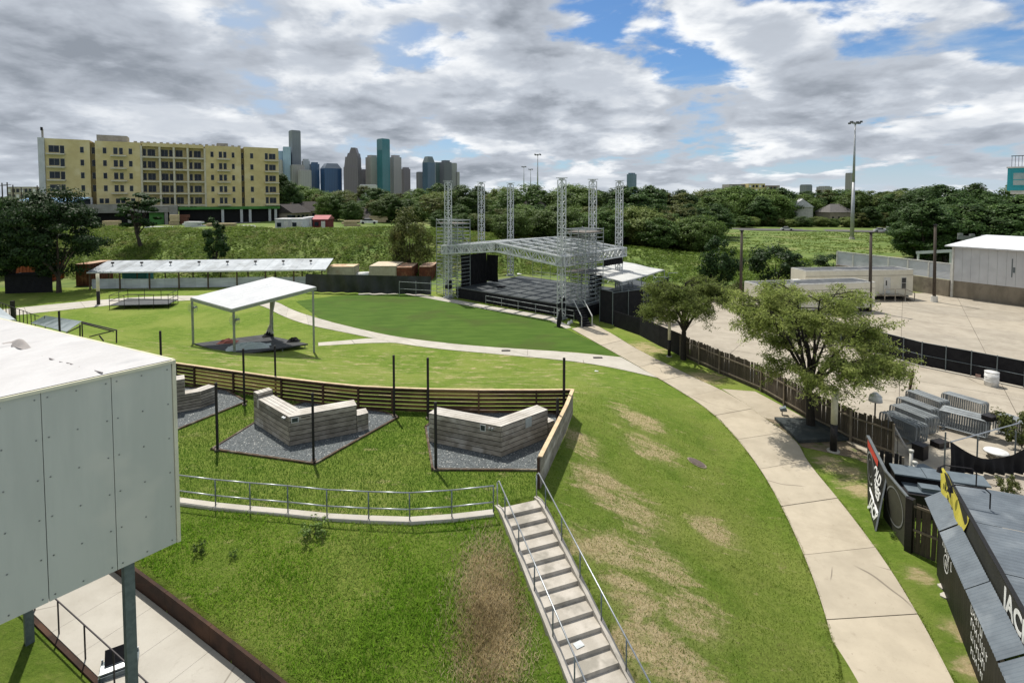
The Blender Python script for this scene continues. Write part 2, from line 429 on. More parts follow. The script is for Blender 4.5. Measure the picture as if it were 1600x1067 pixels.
# pale path that crosses the lawn to the left
palU = px_line([(971, 558.5), (900, 551), (800, 545), (700, 537), (620, 527), (560, 514), (500, 499), (455, 484), (430, 470), (380, 464), (300, 461.5), (190, 465.5), (60, 478), (-60, 490)])
palL = px_line([(1029, 591), (960, 575), (900, 565), (800, 555.5), (700, 547), (650, 541), (600, 532), (540, 520), (480, 508), (440, 494), (408, 476), (350, 469), (300, 469), (190, 475), (60, 489), (-60, 502)])
strip_path('lawn_path', palU, palL, 16, M_pale, z=.030)
tu = [P(640, 533), P(604, 528.5), P(575, 529), P(540, 532), (P(497, 535.5))]; tl = [P(655, 541.5), P(615, 535.5), P(580, 536), P(540, 538), P(497, 540.5)]
strip_path('tent_path', tu, tl, 3, M_pale, z=.024)
# paved apron between path and timber fence
ap = MB(); ap.prism([(p.x, p.y) for p in [P(1128, 608), P(1180, 612), P(1272, 661), P(1256, 668), P(1230, 660), P(1192, 653), P(1158, 627)]], .0, .028)
tag(ap.build('apron', M_path), kind='structure')
# strip in front of the stage
stg = [P(560, 459), P(630, 456), P(700, 466.5), P(780, 481), P(862, 494), P(893, 512), P(884, 513.5), P(858, 500.5), (P(780, 487)), P(700, 472), P(632, 459.5), P(560, 461)]
ap = MB(); ap.prism([(p.x, p.y) for p in stg], 0, .026); tag(ap.build('stage_apron', M_pale), kind='structure')

# artificial turf oval in front of the stage
M_turf = pm('turf', (.050, .098, .013), (.072, .128, .019), .5, .85, .6, coord='World', bscale=26, c3=(.060, .092, .018), s3=.16, spec=.1, stretch=(.6, 2.2, 1))
tf = [P(462, 471), P(520, 463), P(560, 461), P(632, 459.5), P(700, 472), P(780, 487), P(858, 500.5), P(884, 513.5), P(930, 535.5), P(968, 557), P(900, 550), P(800, 544), P(700, 536), P(620, 526), P(560, 513), P(500, 498)]
ap = MB(); ap.prism([(p.x, p.y) for p in tf], 0, .018); tag(ap.build('turf', M_turf), kind='structure')

# parking lot: slabs laid in rows
lot_px = [(1120, 461), (1180, 455), (1300, 462), (1420, 462), (1500, 462), (1600, 469)]
lotA, lotB, lotC, lotD = P(1130, 459), P(1640, 461), V3((66, 20, 0)), V3((21.8, 20, 0))
bed = MB(); bed.prism([(13.5, 62), (26, 76), (62, 76), (80, 62), (66, 14), (21.6, 14), (21.2, 30), (19.4, 33)], .0, .012)
lot = bed.build('parking_lot', M_joint); tag(lot, kind='structure')
ua = V3((.80, -.60, 0)).normalized(); ub = V3((.60, .80, 0)).normalized()
from itertools import product
def inpoly(p, poly):
    c = False; n = len(poly)
    for i in range(n):
        a, b = poly[i], poly[(i + 1) % n]
        if (a[1] > p[1]) != (b[1] > p[1]) and p[0] < (b[0] - a[0]) * (p[1] - a[1]) / (b[1] - a[1]) + a[0]: c = not c
    return c
def clip(poly, inside_poly):
    out = poly; n = len(inside_poly)
    for i in range(n):
        a, b = inside_poly[i], inside_poly[(i + 1) % n]; res = []
        def sd(p): return (b[0] - a[0]) * (p[1] - a[1]) - (b[1] - a[1]) * (p[0] - a[0])
        for j in range(len(out)):
            p, q = out[j], out[(j + 1) % len(out)]
            if sd(p) >= 0: res.append(p)
            if sd(p) * sd(q) < 0:
                t = sd(p) / (sd(p) - sd(q)); res.append((p[0] + (q[0] - p[0]) * t, p[1] + (q[1] - p[1]) * t))
        out = res
        if len(out) < 3: return None
    return out
lotpoly = [(21.6, 14), (66, 14), (80, 62), (62, 76), (26, 76), (13.5, 62), (19.4, 33), (21.2, 30)]
lot1 = [(21.6, 14), (66, 14), (80, 62), (62, 76), (26, 76), (14.4, 60.2)]
for i, j in product(range(-14, 20), range(-4, 20)):
    o = V3((30, 40, 0)) + ua * (i * 6.1) + ub * (j * 6.1); g = .016; a = 6.1
    q = [o + ua * g + ub * g, o + ua * (a - g) + ub * g, o + ua * (a - g) + ub * (a - g), o + ua * g + ub * (a - g)]
    q = clip([(p.x, p.y) for p in q], lot1)
    if q and len(q) > 2:
        ar = abs(sum(q[k][0] * q[(k + 1) % len(q)][1] - q[(k + 1) % len(q)][0] * q[k][1] for k in range(len(q)))) / 2
        if ar < .3: continue
        m = MB(); m.prism(q, .014, .03 + .003 * math.sin(i * 3.1 + j * 1.7)); m.build('slab', M_lot, lot)
# freeway carriageway beyond the grass on the right
road = MB(); M_asph = pm('asphalt', (.075, .073, .07), (.11, .105, .10), .4, .9, coord='World')
r0, r1 = V3((60, 225, 0)), V3((190, 185, 0))
rv = (r1 - r0).normalized(); rn_ = V3((-rv.y, rv.x, 0))
a_, b_ = r0 - rv * 20, r1 + rv * 300
road.prism([((p).x, (p).y) for p in (a_, b_, b_ + rn_ * 14, a_ + rn_ * 14)], .1, .5)
tag(road.build('freeway', M_asph), kind='structure')
a_ = r0 + rv * 54
br = thing('crash_barrier', a_, 'low concrete and steel barrier along the near edge of the far freeway', 'barrier')
m = MB(); m.par(a_ + V3((0, 0, .1)) - rn_ * .5, (b_ - a_), rn_ * .3, V3((0, 0, .55))); m.build('rail', pm('barrier_conc', (.20, .19, .175), (.14, .135, .12), .5, .9, coord='World'), br)

# ================================================================== HILL FURNITURE
M_steel = pm('galvanised', (.42, .44, .45), (.33, .35, .36), 8, .42, metal=.75, spec=.5)
M_steeld = pm('galvanised_dark', (.15, .18, .19), (.11, .135, .145), 8, .45, metal=.4, spec=.5)
M_conc = pm('step_concrete', (.45, .415, .36), (.36, .33, .28), 2.2, .85, .3, coord='World', bscale=22, c3=(.27, .25, .21), s3=1.3, objr=.05)
M_concd = pm('riser_concrete', (.34, .31, .26), (.26, .235, .2), 3, .9, .2, coord='World')

# ---- stairs
top = P(817, 797, TERR); bot_dir = V3((.3545, -.935, 0)).normalized(); sx = V3((-bot_dir.y, bot_dir.x, 0))  # sx points right
sx = V3((.935, .3545, 0)).normalized()
RISE, RUN, SW, NST = .125, .462, 1.36, 19
st = thing('concrete_stair', top, 'concrete stair climbing the grass bank to the seating terrace', 'stairs')
for k in range(NST):
    m = MB(); z1 = TERR - RISE * k
    o = top + bot_dir * (RUN * (k - .9)) - sx * (SW / 2); o.z = z1 - .45
    m.par(o, sx * SW, bot_dir * (RUN + (.0 if k else 0)), V3((0, 0, .45 - .006 * 0)))
    m.build('step', M_conc, st)
for sgn in (-1, 1):
    m = MB(); b0 = top + sx * sgn * (SW / 2 + .08) - bot_dir * .55
    prof = [(-.1, -.6), (-.1, .0), (.35, .11), (.8, .07), (RUN * NST + .4, -RISE * NST + .02), (RUN * NST + .4, -RISE * NST - .7), (.6, -.75)]
    A = [b0 - sx * .08 + bot_dir * s + V3((0, 0, z)) for s, z in prof]; B = [p + sx * .16 for p in A]; n = len(A)
    m.add(A + B, [tuple(range(n - 1, -1, -1)), tuple(range(n, 2 * n))] + [(i, (i + 1) % n, (i + 1) % n + n, i + n) for i in range(n)])
    m.build('stringer', M_conc, st)
for sgn, lab in ((-1, 'steel tube handrail along the left side of the concrete stair'), (1, 'steel tube handrail along the right side of the concrete stair')):
    hb = top + sx * sgn * (SW / 2 + .08)
    hr = thing('handrail', hb, lab, 'handrail')
    Lr = RUN * NST; sl = -RISE / RUN
    def hp(s, h): return hb + bot_dir * s + V3((0, 0, sl * s + h))
    m = MB(); a = hp(-.75, .5); a.z = TERR + .62
    m.path([hp(-.55, .0) + V3((0, 0, -.1)), hp(-.55, .72), hp(-.35, .92), hp(Lr, .92)], .024, 8); m.build('rail', M_steel, hr, True)
    for s in np.arange(.25, Lr, 1.28):
        m = MB(); m.tube(hp(s, -.1), hp(s, .92), .021, 8); m.build('post', M_steeld, hr, True)

# ---- terrace kerb and railing
def front_y(x): return float(np.interp(x, [p[0] for p in FRONT], [p[1] for p in FRONT]))
rl_px = [(200, 767), (278, 783), (337, 791), (391, 796.5), (450, 801.5), (511, 808), (576, 811.5), (640, 813.5), (706, 809), (771, 801.5)]
rl = [P(u, v, TERR) for u, v in rl_px]
kerb = MB(); n = len(rl)
nrm = []
for i in range(n):
    d = (rl[min(i + 1, n - 1)] - rl[max(i - 1, 0)]).normalized(); nrm.append(V3((-d.y, d.x, 0)))
kb = thing('terrace_kerb', rl[5], 'low pale concrete kerb under the curved terrace railing', 'kerb')
for i in range(n - 1):
    a, b, na, nb = rl[i], rl[i + 1], nrm[i], nrm[i + 1]; m = MB()
    d = (b - a).normalized() * .008
    q = [a + na * .16 + d, b + nb * .16 - d, b - nb * .16 - d, a - na * .16 + d]
    m.prism([(p.x, p.y) for p in q], TERR - .45, TERR + .05); m.build('kerb_block', M_pale, kb)
rr = thing('terrace_railing', rl[5], 'curved galvanised two-rail railing on the kerb above the long grass', 'railing')
for hgt in (.98, .40):
    m = MB(); m.path([p + V3((0, 0, hgt)) for p in rl], .024, 8); m.build('rail', M_steel, rr, True)
for p in rl:
    m = MB(); m.tube(p + V3((0, 0, .04)), p + V3((0, 0, .985)), .023, 8); m.build('post', M_steeld, rr, True)

# ---- timber slat fence round the terrace
M_slat = pm('dark_slat', (.085, .048, .026), (.045, .026, .015), 3, .75, .3, stretch=(1, 1, 6), objr=.35, c3=(.14, .085, .04), s3=.5)
M_slatw = pm('honey_slat', (.30, .20, .075), (.22, .14, .05), 3, .75, .3, stretch=(1, 1, 6), objr=.15)
M_cap = pm('new_timber', (.60, .47, .30), (.50, .37, .22), 3, .7, .2, objr=.08)
M_grey = pm('weathered_plank', (.33, .295, .24), (.21, .185, .145), 2.2, .85, .35, stretch=(1, 1, 2.2), objr=.30, c3=(.42, .39, .34), s3=.9)
FH = 1.24
fx = [P(u, v, TERR + FH) for u, v in [(200, 556), (275, 567), (304, 571), (365, 579.5), (440, 590), (505, 597.5), (560, 603), (613, 605.5), (668, 607.5), (748, 609), (838, 609), (895, 608.5)]]
fx = [V3((p.x, p.y, TERR)) for p in fx]
fe = thing('slat_fence', fx[6], 'curved dark horizontal slat fence with pale cap rail behind the terrace seats', 'fence')
honey = {(3, 1), (3, 2), (3, 3), (5, 1), (8, 0), (8, 1), (2, 1), (2, 2), (2, 3), (2, 4)}
for i in range(len(fx) - 1):
    a, b = fx[i], fx[i + 1]; d = (b - a).normalized(); nn = V3((d.y, -d.x, 0))
    for k in range(6):
        m = MB(); z = TERR + FH - .12 - k * .205
        hh = .19 if k == 0 else .155
        m.beam(a + V3((0, 0, z)) - V3((0, 0, TERR)) - nn * .03 + d * .01, b + V3((0, 0, z - TERR)) - nn * .03 - d * .01, .028, hh)
        m.build('slat', M_slatw if (i, k) in honey else M_slat, fe)
    m = MB(); m.box(a + V3((0, 0, FH / 2)) + nn * .035, (.09, .09, FH), math.atan2(d.y, d.x)); m.build('post', M_slat, fe)
    m = MB(); m.beam(a + V3((0, 0, FH + .0)), b + V3((0, 0, FH)), .15, .04); m.build('cap_rail', M_cap, fe)
# return panel on the right
ra, rb, rc = fx[-1], P(893.5, 668, TERR), P(845, 765, TERR)
rb = V3((2.55, 24.2, TERR)); rc = P(844, 764, TERR)
rp = thing('fence_return', rc, 'greyed board fence panel with pale cap at the head of the stair', 'fence')
for a, b, mt in ((ra, rb, M_grey), (rb, rc, M_grey)):
    d = (b - a).normalized(); nn = V3((-d.y, d.x, 0))
    for k in range(7):
        m = MB(); z = FH - .11 - k * .172
        m.beam(a + V3((0, 0, z)), b + V3((0, 0, z)), .03, .166); m.build('board', mt, rp)
    m = MB(); m.beam(a + V3((0, 0, FH + .01)) - d * .0, b + V3((0, 0, FH + .01)), .17, .04); m.build('cap_rail', M_cap, rp)
    for q in (a, b):
        m = MB(); m.box(q + V3((0, 0, FH / 2 - .2)) - nn * .07, (.09, .09, FH + .35), math.atan2(d.y, d.x)); m.build('post', M_slat, rp)

# ---- gravel beds with timber edging, benches, posts
def gravel_mat():
    m = bpy.data.materials.new('gravel'); m.use_nodes = True; t = NT(m.node_tree); t.n.clear()
    out = t.node('ShaderNodeOutputMaterial'); b = t.node('ShaderNodeBsdfPrincipled'); b.inputs['Roughness'].default_value = .8
    pos = t.node('ShaderNodeNewGeometry').outputs['Position']
    vo = t.node('ShaderNodeTexVoronoi', feature='F1'); t.l.new(pos, vo.inputs['Vector']); vo.inputs['Scale'].default_value = 22
    sp = t.node('ShaderNodeSeparateColor'); t.l.new(vo.outputs['Color'], sp.inputs[0])
    col = t.mix(sp.outputs[0], (.055, .068, .072), (.17, .19, .195))
    col = t.mix(t.step(sp.outputs[1], .955, .97), col, (.5, .5, .47))
    col = t.mix(t.step(vo.outputs['Distance'], .3, .75, 0, .6), col, (.03, .035, .035))
    t.l.new(col, b.inputs['Base Color'])
    bn = t.node('ShaderNodeBump'); bn.inputs['Strength'].default_value = 1; bn.inputs['Distance'].default_value = .03; bn.invert = True
    t.l.new(vo.outputs['Distance'], bn.inputs['Height']); t.l.new(bn.outputs[0], b.inputs['Normal'])
    t.l.new(b.outputs[0], out.inputs[0]); return m
M_grav = gravel_mat()
M_edge = pm('edging_timber', (.10, .065, .04), (.055, .036, .025), 4, .8, .3, c3=(.22, .19, .15), s3=2)
beds = [[P(205, 650, TERR), P(270, 675, TERR), P(385, 628.5, TERR), P(350, 609, TERR), P(290, 606, TERR)],
        [P(331, 703, TERR), P(492, 726, TERR), P(622, 653, TERR), P(600, 645, TERR), P(480, 628, TERR), P(420, 648, TERR)],
        [P(665, 668, TERR), P(676, 735, TERR), P(843, 736, TERR), P(880, 668, TERR), P(868, 648, TERR), P(700, 640, TERR)]]
for i, bd in enumerate(beds):
    m = MB(); m.prism([(p.x, p.y) for p in bd], TERR - .05, TERR + .045)
    go = m.build('gravel_bed', M_grav); tag(go, kind='structure')
    go['_o'] = tuple(go.location)
    for k in range(len(bd)):
        a, b = bd[k], bd[(k + 1) % len(bd)]
        m = MB(); d = (b - a).normalized(); m.beam(a - d * .05 + V3((0, 0, .0)), b + d * .05, .09, .17); m.build('edging', M_edge, go)
M_black = pm('black_post', (.012, .011, .012), (.02, .016, .016), 6, .55, objr=.2)
posts = [(340, 705, 598, 'at the left corner of the middle gravel bed', 0), (490, 722, 614, 'at the front corner of the middle gravel bed, before the bench', 0),
         (382, 634, 545, 'at the tip of the far left gravel bed', 0), (431, 622, 540, 'against the slat fence behind the middle bench, left one', 0),
         (616, 652, 555, 'at the right tip of the middle gravel bed', 0), (669, 655, 559, 'beside the fence behind the right bench, left one', 0),
         (681, 735, 628, 'at the front left corner of the right gravel bed', 0), (871, 690, 622, 'on the right edge of the right gravel bed, shorter looking', 0),
         (881, 651, 559, 'in the fence corner behind the right bench', 0), (253, 606, 517, 'rising behind the white clad box roof', 0), (95, 560, 486, 'leftmost, past the white roof', 0)]
M_basep = pm('post_foot', (.12, .10, .08), None, 5, .8)
for u, vb, vt, txt, _ in posts:
    b = P(u, vb, TERR); t_ = PY(u, vt, b.y)
    o = thing('black_post', b, 'slim black square post ' + txt, 'post', 'black posts on the terrace')
    m = MB(); m.box(b + V3((0, 0, (t_.z - TERR) / 2 - .1)), (.10, .10, t_.z - TERR + .2), .4); m.build('shaft', M_black, o)
    m = MB(); m.box(b + V3((0, 0, .06)), (.20, .20, .10), .4); m.build('foot', M_basep, o)

# ---- corner benches: planked L-shaped boxes
def wallplanks(par, a, b, z0, z1, n, mat, out, th=.03):
    d = (b - a)
    for k in range(n):
        za = z0 + (z1 - z0) * k / n; zb = z0 + (z1 - z0) * (k + 1) / n
        m = MB(); m.par(V3((a.x, a.y, za + .014)) + out * .0, d, out * th, V3((0, 0, zb - za - .030))); m.build('plank', mat, par)
M_gtop = pm('pale_plank', (.52, .49, .44), (.40, .37, .32), 2.2, .85, .3, stretch=(.6, .6, 5), objr=.12)  # paler copy of the side planks; sunlight on the bench tops is in the colour
M_core = pm('bench_core', (.02, .017, .014), None, 4, .9)
M_plate = pm('steel_plate', (.42, .45, .42), (.36, .38, .36), 6, .5, metal=.1)
def planked_box(par, poly, z0, z1, nrow=6, top=True, rows_dir=None, ntop=4, topmat=None):
    """poly: four corners counter-clockwise; sides in rows of planks, top in lengthwise boards"""
    c = sum((V3((p[0], p[1], 0)) for p in poly), V3((0, 0, 0))) / 4
    m = MB(); m.prism([tuple(c.xy + (V3((p[0], p[1], 0)) - c).xy * .97) for p in poly], z0 + .01, z1 - .02); m.build('core', M_core, par)
    for i in range(4):
        a, b = V3((*poly[i], 0)), V3((*poly[(i + 1) % 4], 0)); d = (b - a).normalized(); out = V3((d.y, -d.x, 0))
        wallplanks(par, a, b, z0, z1 - .03, nrow, M_grey, -out)
    p0, p1, p2, p3 = [V3((*p, z1 - .028)) for p in poly]
    for k in range(ntop):
        t0, t1 = k / ntop + .015, (k + 1) / ntop - .015
        A, B, C, D = p0.lerp(p3, t0), p1.lerp(p2, t0), p1.lerp(p2, t1), p0.lerp(p3, t1)
        m = MB(); m.prism([(q.x, q.y) for q in (A, B, C, D)], z1 - .028, z1); m.build('top_board', topmat or M_gtop, par)
def hp_(u, v, z): return P(u, v, z)
def corner_bench(label, corner, left, right, wl, zt, group, wid=.74, lbox=None, rbox=None, rowsn=6):
    """corner: front ground corner; left/right: ground ends of the two front faces"""
    o = thing('corner_bench', corner, label, 'bench', group)
    dl = (left - corner); dr = (right - corner)
    nl = V3((-dl.y, dl.x, 0)).normalized(); nr = V3((-dr.y, dr.x, 0)).normalized()
    mid = (dl.normalized() + dr.normalized())
    if nl.dot(mid) < 0: nl = -nl
    if nr.dot(mid) < 0: nr = -nr
    # mitre point on the inside
    def isect(p, d, q, e):
        t = ((q - p).x * e.y - (q - p).y * e.x) / (d.x * e.y - d.y * e.x); return p + d * t
    inn = isect(corner + nl * wid, dl, corner + nr * wid, dr)
    def poly(*a): 
        a = [(p.x, p.y) for p in a]
        ar = sum(a[i][0] * a[(i + 1) % 4][1] - a[(i + 1) % 4][0] * a[i][1] for i in range(4))
        return a if ar > 0 else [a[0], a[3], a[2], a[1]]
    z0 = TERR + .05
    # split so boards run along each wing
    wings = ((corner, left, left + nl * wid, inn), (corner, right, right + nr * wid, inn))
    for q in wings:
        pl = [(p.x, p.y) for p in q]; ar = sum(pl[i][0] * pl[(i + 1) % 4][1] - pl[(i + 1) % 4][0] * pl[i][1] for i in range(4))
        if ar < 0: pl = [pl[1], pl[0], pl[3], pl[2]]
        planked_box(o, pl, z0, zt, rowsn)
    return o, dl, dr, nl, nr, inn, z0
ZB = TERR + 1.36
# middle bench
c = P(452, 697, TERR + .05); l = P(397, 661, TERR + .05); r = P(558, 676, TERR + .05)
o, dl, dr, nl, nr, inn, z0 = corner_bench('weathered grey plank corner bench in the middle gravel bed, taller box at its left end', c, l, r, None, ZB, 'corner benches')
end = l + dl.normalized() * .02
q = [l + dl.normalized() * .01, l - dl.normalized() * .42, l - dl.normalized() * .42 + nl * .75, l + dl.normalized() * .01 + nl * .75]
pl = [(p.x, p.y) for p in q]; pl = pl if sum(pl[i][0] * pl[(i + 1) % 4][1] - pl[(i + 1) % 4][0] * pl[i][1] for i in range(4)) > 0 else pl[::-1]
planked_box(o, pl, ZB + .002, ZB + .24, 2)
q = [r + nr * .02 + dr.normalized() * .02, r + dr.normalized() * .55 + nr * .12, r + dr.normalized() * .55 + nr * .75, r + nr * .75 + dr.normalized() * .02]
pl = [(p.x, p.y) for p in q]; pl = pl if sum(pl[i][0] * pl[(i + 1) % 4][1] - pl[(i + 1) % 4][0] * pl[i][1] for i in range(4)) > 0 else pl[::-1]
planked_box(o, pl, z0, z0 + .8, 3)
M_white_plate = pm('pale_plate', (.62, .63, .60), None, 5, .5); M_insert = pm('plate_insert', (.045, .06, .055), (.03, .04, .04), 5, .3)
def plate(o, at, d, out, z, w_, h_, mat=None, name='cover_plate'):
    m = MB(); m.par(V3((at.x, at.y, z)) - out * .003, d.normalized() * w_, -out * .015, V3((0, 0, h_))); p_ = m.build(name, mat or M_white_plate, o)
    if name == 'cover_plate':
        m = MB(); m.par(V3((at.x, at.y, z + .03)) - out * .019 + d.normalized() * .03, d.normalized() * (w_ - .06), -out * .006, V3((0, 0, h_ - .06))); m.build('dark_insert', M_insert, p_)
plate(o, l - dl.normalized() * .62, dl, nl, ZB - .42, .2, .40, M_gtop, 'hatch')
plate(o, c + dr.normalized() * .1, dr, nr, ZB - .30, .30, .24); plate(o, c + dr.normalized() * .5, dr, nr, ZB - .13, .38, .03, M_black, 'slot')
m = MB(); sp_ = c + dl.normalized() * .28 - nl * .02; sp_.z = ZB - .12; m.tube(sp_, sp_ - nl * .10, .05, 8); m.tube(sp_ + dl.normalized() * .14, sp_ + dl.normalized() * .14 - nl * .1, .05, 8); m.build('spot_lamp', M_steel, o)
# right bench
c = P(783, 714, TERR + .05); l = P(670, 690, TERR + .05); r = P(856, 684, TERR + .05)
o, dl, dr, nl, nr, inn, z0 = corner_bench('weathered grey plank corner bench in the right gravel bed, low step at its right end', c, l, r, None, ZB, 'corner benches')
q = [c + dr * .12 - nr * -.0, r + dr.normalized() * .02, r + dr.normalized() * .02 + nr * .9, c + dr * .95 + nr * .9]
ex = r + dr.normalized() * .012
q = [ex, ex + dr.normalized() * .42, ex + dr.normalized() * .42 + nr * .75, ex + nr * .75]
pl = [(p.x, p.y) for p in q]; pl = pl if sum(pl[i][0] * pl[(i + 1) % 4][1] - pl[(i + 1) % 4][0] * pl[i][1] for i in range(4)) > 0 else pl[::-1]
planked_box(o, pl, z0, z0 + .7, 3)
q = [ex + nr * .95 - dr.normalized() * .1, ex + dr.normalized() * .35 + nr * .95, ex + dr.normalized() * .35 + nr * 1.35, ex + nr * 1.35 - dr.normalized() * .1]
pl = [(p.x, p.y) for p in q]; pl = pl if sum(pl[i][0] * pl[(i + 1) % 4][1] - pl[(i + 1) % 4][0] * pl[i][1] for i in range(4)) > 0 else pl[::-1]
planked_box(o, pl, z0, z0 + .72, 3)
plate(o, c + dr * .50, dr, nr, ZB - .46, .36, .42, M_plate, 'hatch')
plate(o, c + dl.normalized() * .72, dl, nl, ZB - .34, .26, .28); 
m = MB(); sp_ = c + dl.normalized() * .38 - nl * .02; sp_.z = ZB - .14; m.tube(sp_, sp_ - nl * .10, .05, 8); m.tube(sp_ + dl.normalized() * .14, sp_ + dl.normalized() * .14 - nl * .1, .05, 8); m.build('spot_lamp', M_steel, o)
# left bench, half hidden by the clad box
c = P(314, 638, TERR + .05); l = P(225, 655, TERR + .05); r = P(338, 629, TERR + .05)
o, dl, dr, nl, nr, inn, z0 = corner_bench('weathered grey plank corner bench in the far left gravel bed, half hidden', c, l, r, None, TERR + .95, 'corner benches', wid=.6)
a = P(290, 643, TERR + .05); q = [a, P(225, 655, TERR + .05), P(225, 655, TERR + .05) + nl * .75, a + nl * .75]
pl = [(p.x, p.y) for p in q]; pl = pl if sum(pl[i][0] * pl[(i + 1) % 4][1] - pl[(i + 1) % 4][0] * pl[i][1] for i in range(4)) > 0 else pl[::-1]
planked_box(o, pl, TERR + .952, TERR + 1.75, 4)
# ---- retaining wall, ramp and stuff under the clad box
M_rust = pm('rusty_wall', (.048, .024, .015), (.028, .016, .011), 2.5, .85, .4, coord='World', c3=(.075, .038, .022), s3=.7)
def wl(s, off=0): 
    p = WALL_A + wd * s + wn * off; return V3((p[0], p[1], 0))
LW = float(np.linalg.norm(WALL_B - WALL_A))
rw = thing('retaining_wall', (wl(9).x, wl(9).y, 1), 'rust-brown retaining wall between grass bank and ramp', 'wall')
Nw = 9
for k in range(Nw):
    m = MB(); a, b = LW * k / Nw + .006, LW * (k + 1) / Nw - .006
    za = min(TERR, H(*wl(a, .5).xy, False)) + .03; zb = min(TERR, H(*wl(b, .5).xy, False)) + .03
    A0, A1, B1, B0 = wl(a, -.05), wl(b, -.05), wl(b, .04), wl(a, .04)
    vs = [A0, A1, B1, B0]; zt = [za, zb, zb, za]
    m.add([(p.x, p.y, z - 1.2) for p, z in zip(vs, zt)] + [(p.x, p.y, z) for p, z in zip(vs, zt)], [(0, 3, 2, 1), (4, 5, 6, 7), (0, 1, 5, 4), (1, 2, 6, 5), (2, 3, 7, 6), (3, 0, 4, 7)])
    m.build('wall_sheet', M_rust, rw)
def rampz(s): return min(TERR, H(*wl(s, .5).xy, False)) - .52
def strip(name, off0, off1, dz0, dz1, mat, n=14, kind='structure'):
    m = MB()
    for k in range(n):
        a, b = LW * k / n + (.008 if name == 'ramp' else 0), LW * (k + 1) / n
        vs = [wl(a, off0), wl(b, off0), wl(b, off1), wl(a, off1)]; zz = [rampz(a) + dz0, rampz(b) + dz0, rampz(b) + dz1, rampz(a) + dz1]
        m.add([(p.x, p.y, z - .25) for p, z in zip(vs, zz)] + [(p.x, p.y, z) for p, z in zip(vs, zz)], [(0, 3, 2, 1), (4, 5, 6, 7), (0, 1, 5, 4), (1, 2, 6, 5), (2, 3, 7, 6), (3, 0, 4, 7)])
    return tag(m.build(name, mat), kind=kind)
strip('ramp', -2.05, -.06, 0, 0, M_pale)
strip('ramp_kerb', -2.17, -2.06, -.02, -.02, M_rust)
strip('grass_strip', -3.75, -2.18, -.25, -.08, M_lawn)
strip('lower_kerb', -4.05, -3.76, -.22, -.22, M_conc)
strip('lower_deck', -10, -4.06, -.4, -.4, pm('dark_paving', (.06, .058, .055), (.045, .043, .04), 2, .9, coord='World'))
hr = thing('ramp_railing', wl(9, -2.0) + V3((0, 0, rampz(9))), 'thin dark railing along the ramp under the clad box', 'railing')
m = MB(); m.path([wl(s, -1.98) + V3((0, 0, rampz(s) + .95)) for s in np.linspace(.5, LW, 8)], .02, 6); M_darkrail = pm('dark_rail', (.035, .028, .03), None, 6, .5)
m.build('rail', M_darkrail, hr)
for s in np.arange(1.0, LW, 1.45):
    m = MB(); p = wl(s, -1.98) + V3((0, 0, rampz(s))); m.tube(p, p + V3((0, 0, .95)), .02, 6); m.build('post', M_darkrail, hr)
# ================================================================== STAGE
T1, T4 = P(701, 466), P(877, 499)
SL = (T4 - T1).length; E1 = (T4 - T1) / SL; E2 = V3((-E1.y, E1.x, 0)); SD = 13.0
SA = math.atan2(E1.y, E1.x)
def S(a, b, z=0.0): return T1 + E1 * a + E2 * b + V3((0, 0, z))
def SI(p): q = p - T1; return q.dot(E1), q.dot(E2)
DZ = 1.5
M_alu = pm('aluminium', (.60, .62, .615), (.46, .48, .475), 5, .5, metal=.12, spec=.5)
M_alud = pm('scaffold_tube', (.36, .39, .38), (.26, .285, .28), 5, .5, metal=.15, spec=.5)
M_deck = pm('stage_deck', (.042, .052, .057), (.030, .037, .042), .8, .62, .1, coord='World', c3=(.085, .095, .098), s3=.35, spec=.4)
M_cloth = pm('black_cloth', (.008, .008, .010), (.014, .014, .016), 2, .9, .4, coord='World', bscale=4)
M_edgeg = pm('deck_edge', (.16, .165, .165), None, 4, .5)
stage = thing('stage_platform', S(SL / 2, SD / 2, 0), 'wide dark stage deck with black skirts at the foot of the masts', 'stage')
da0, da1, db0, db1 = .5, SL + 1.9, 1.0, SD + 1.8
m = MB(); na, nb = 8, 6
for i in range(na):
    for j in range(nb):
        a0 = lerp(da0, da1, i / na) + .003; a1 = lerp(da0, da1, (i + 1) / na) - .003; b0 = lerp(db0, db1, j / nb) + .003; b1 = lerp(db0, db1, (j + 1) / nb) - .003
        m = MB(); m.prism([S(a0, b0).xy[:], S(a1, b0).xy[:], S(a1, b1).xy[:], S(a0, b1).xy[:]], DZ - .12, DZ + .004 * math.sin(i * 5 + j * 3)); m.build('deck_panel', M_deck, stage)
for (a0, b0, a1, b1) in ((da0, db0, da1, db0), (da1, db0, da1, db1), (da0, db0, da0, db1)):
    p, q = S(a0, b0), S(a1, b1); n_ = 26; m = MB(); d = (q - p) / n_; nn = V3((d.y, -d.x, 0)).normalized()
    vs = []
    for k in range(n_ * 3 + 1):
        w_ = nn * (.05 * math.sin(k * 1.9) + .03 * math.sin(k * 4.3)); c_ = p + d * (k / 3); vs += [c_ + w_ * 1.2 + V3((0, 0, .02)), c_ + w_ * .2 + V3((0, 0, DZ - .13))]
    m.add(vs, [(2 * k, 2 * k + 2, 2 * k + 3, 2 * k + 1) for k in range(n_ * 3)]); m.build('skirt', M_cloth, stage)
    m = MB(); m.beam(p + V3((0, 0, DZ - .05)) + nn * .05, q + V3((0, 0, DZ - .05)) + nn * .05, .05, .1); m.build('edge_trim', M_edgeg, stage)
m = MB(); p, q = S(da0 + .3, db0 + .5, 0), S(da1 - .3, db1 - .5, 0)
m.prism([S(da0 + .4, db0 + .4).xy[:], S(da1 - .4, db0 + .4).xy[:], S(da1 - .4, db1 - .4).xy[:], S(da0 + .4, db1 - .4).xy[:]], 0, DZ - .14); m.build('understage', M_cloth, stage)
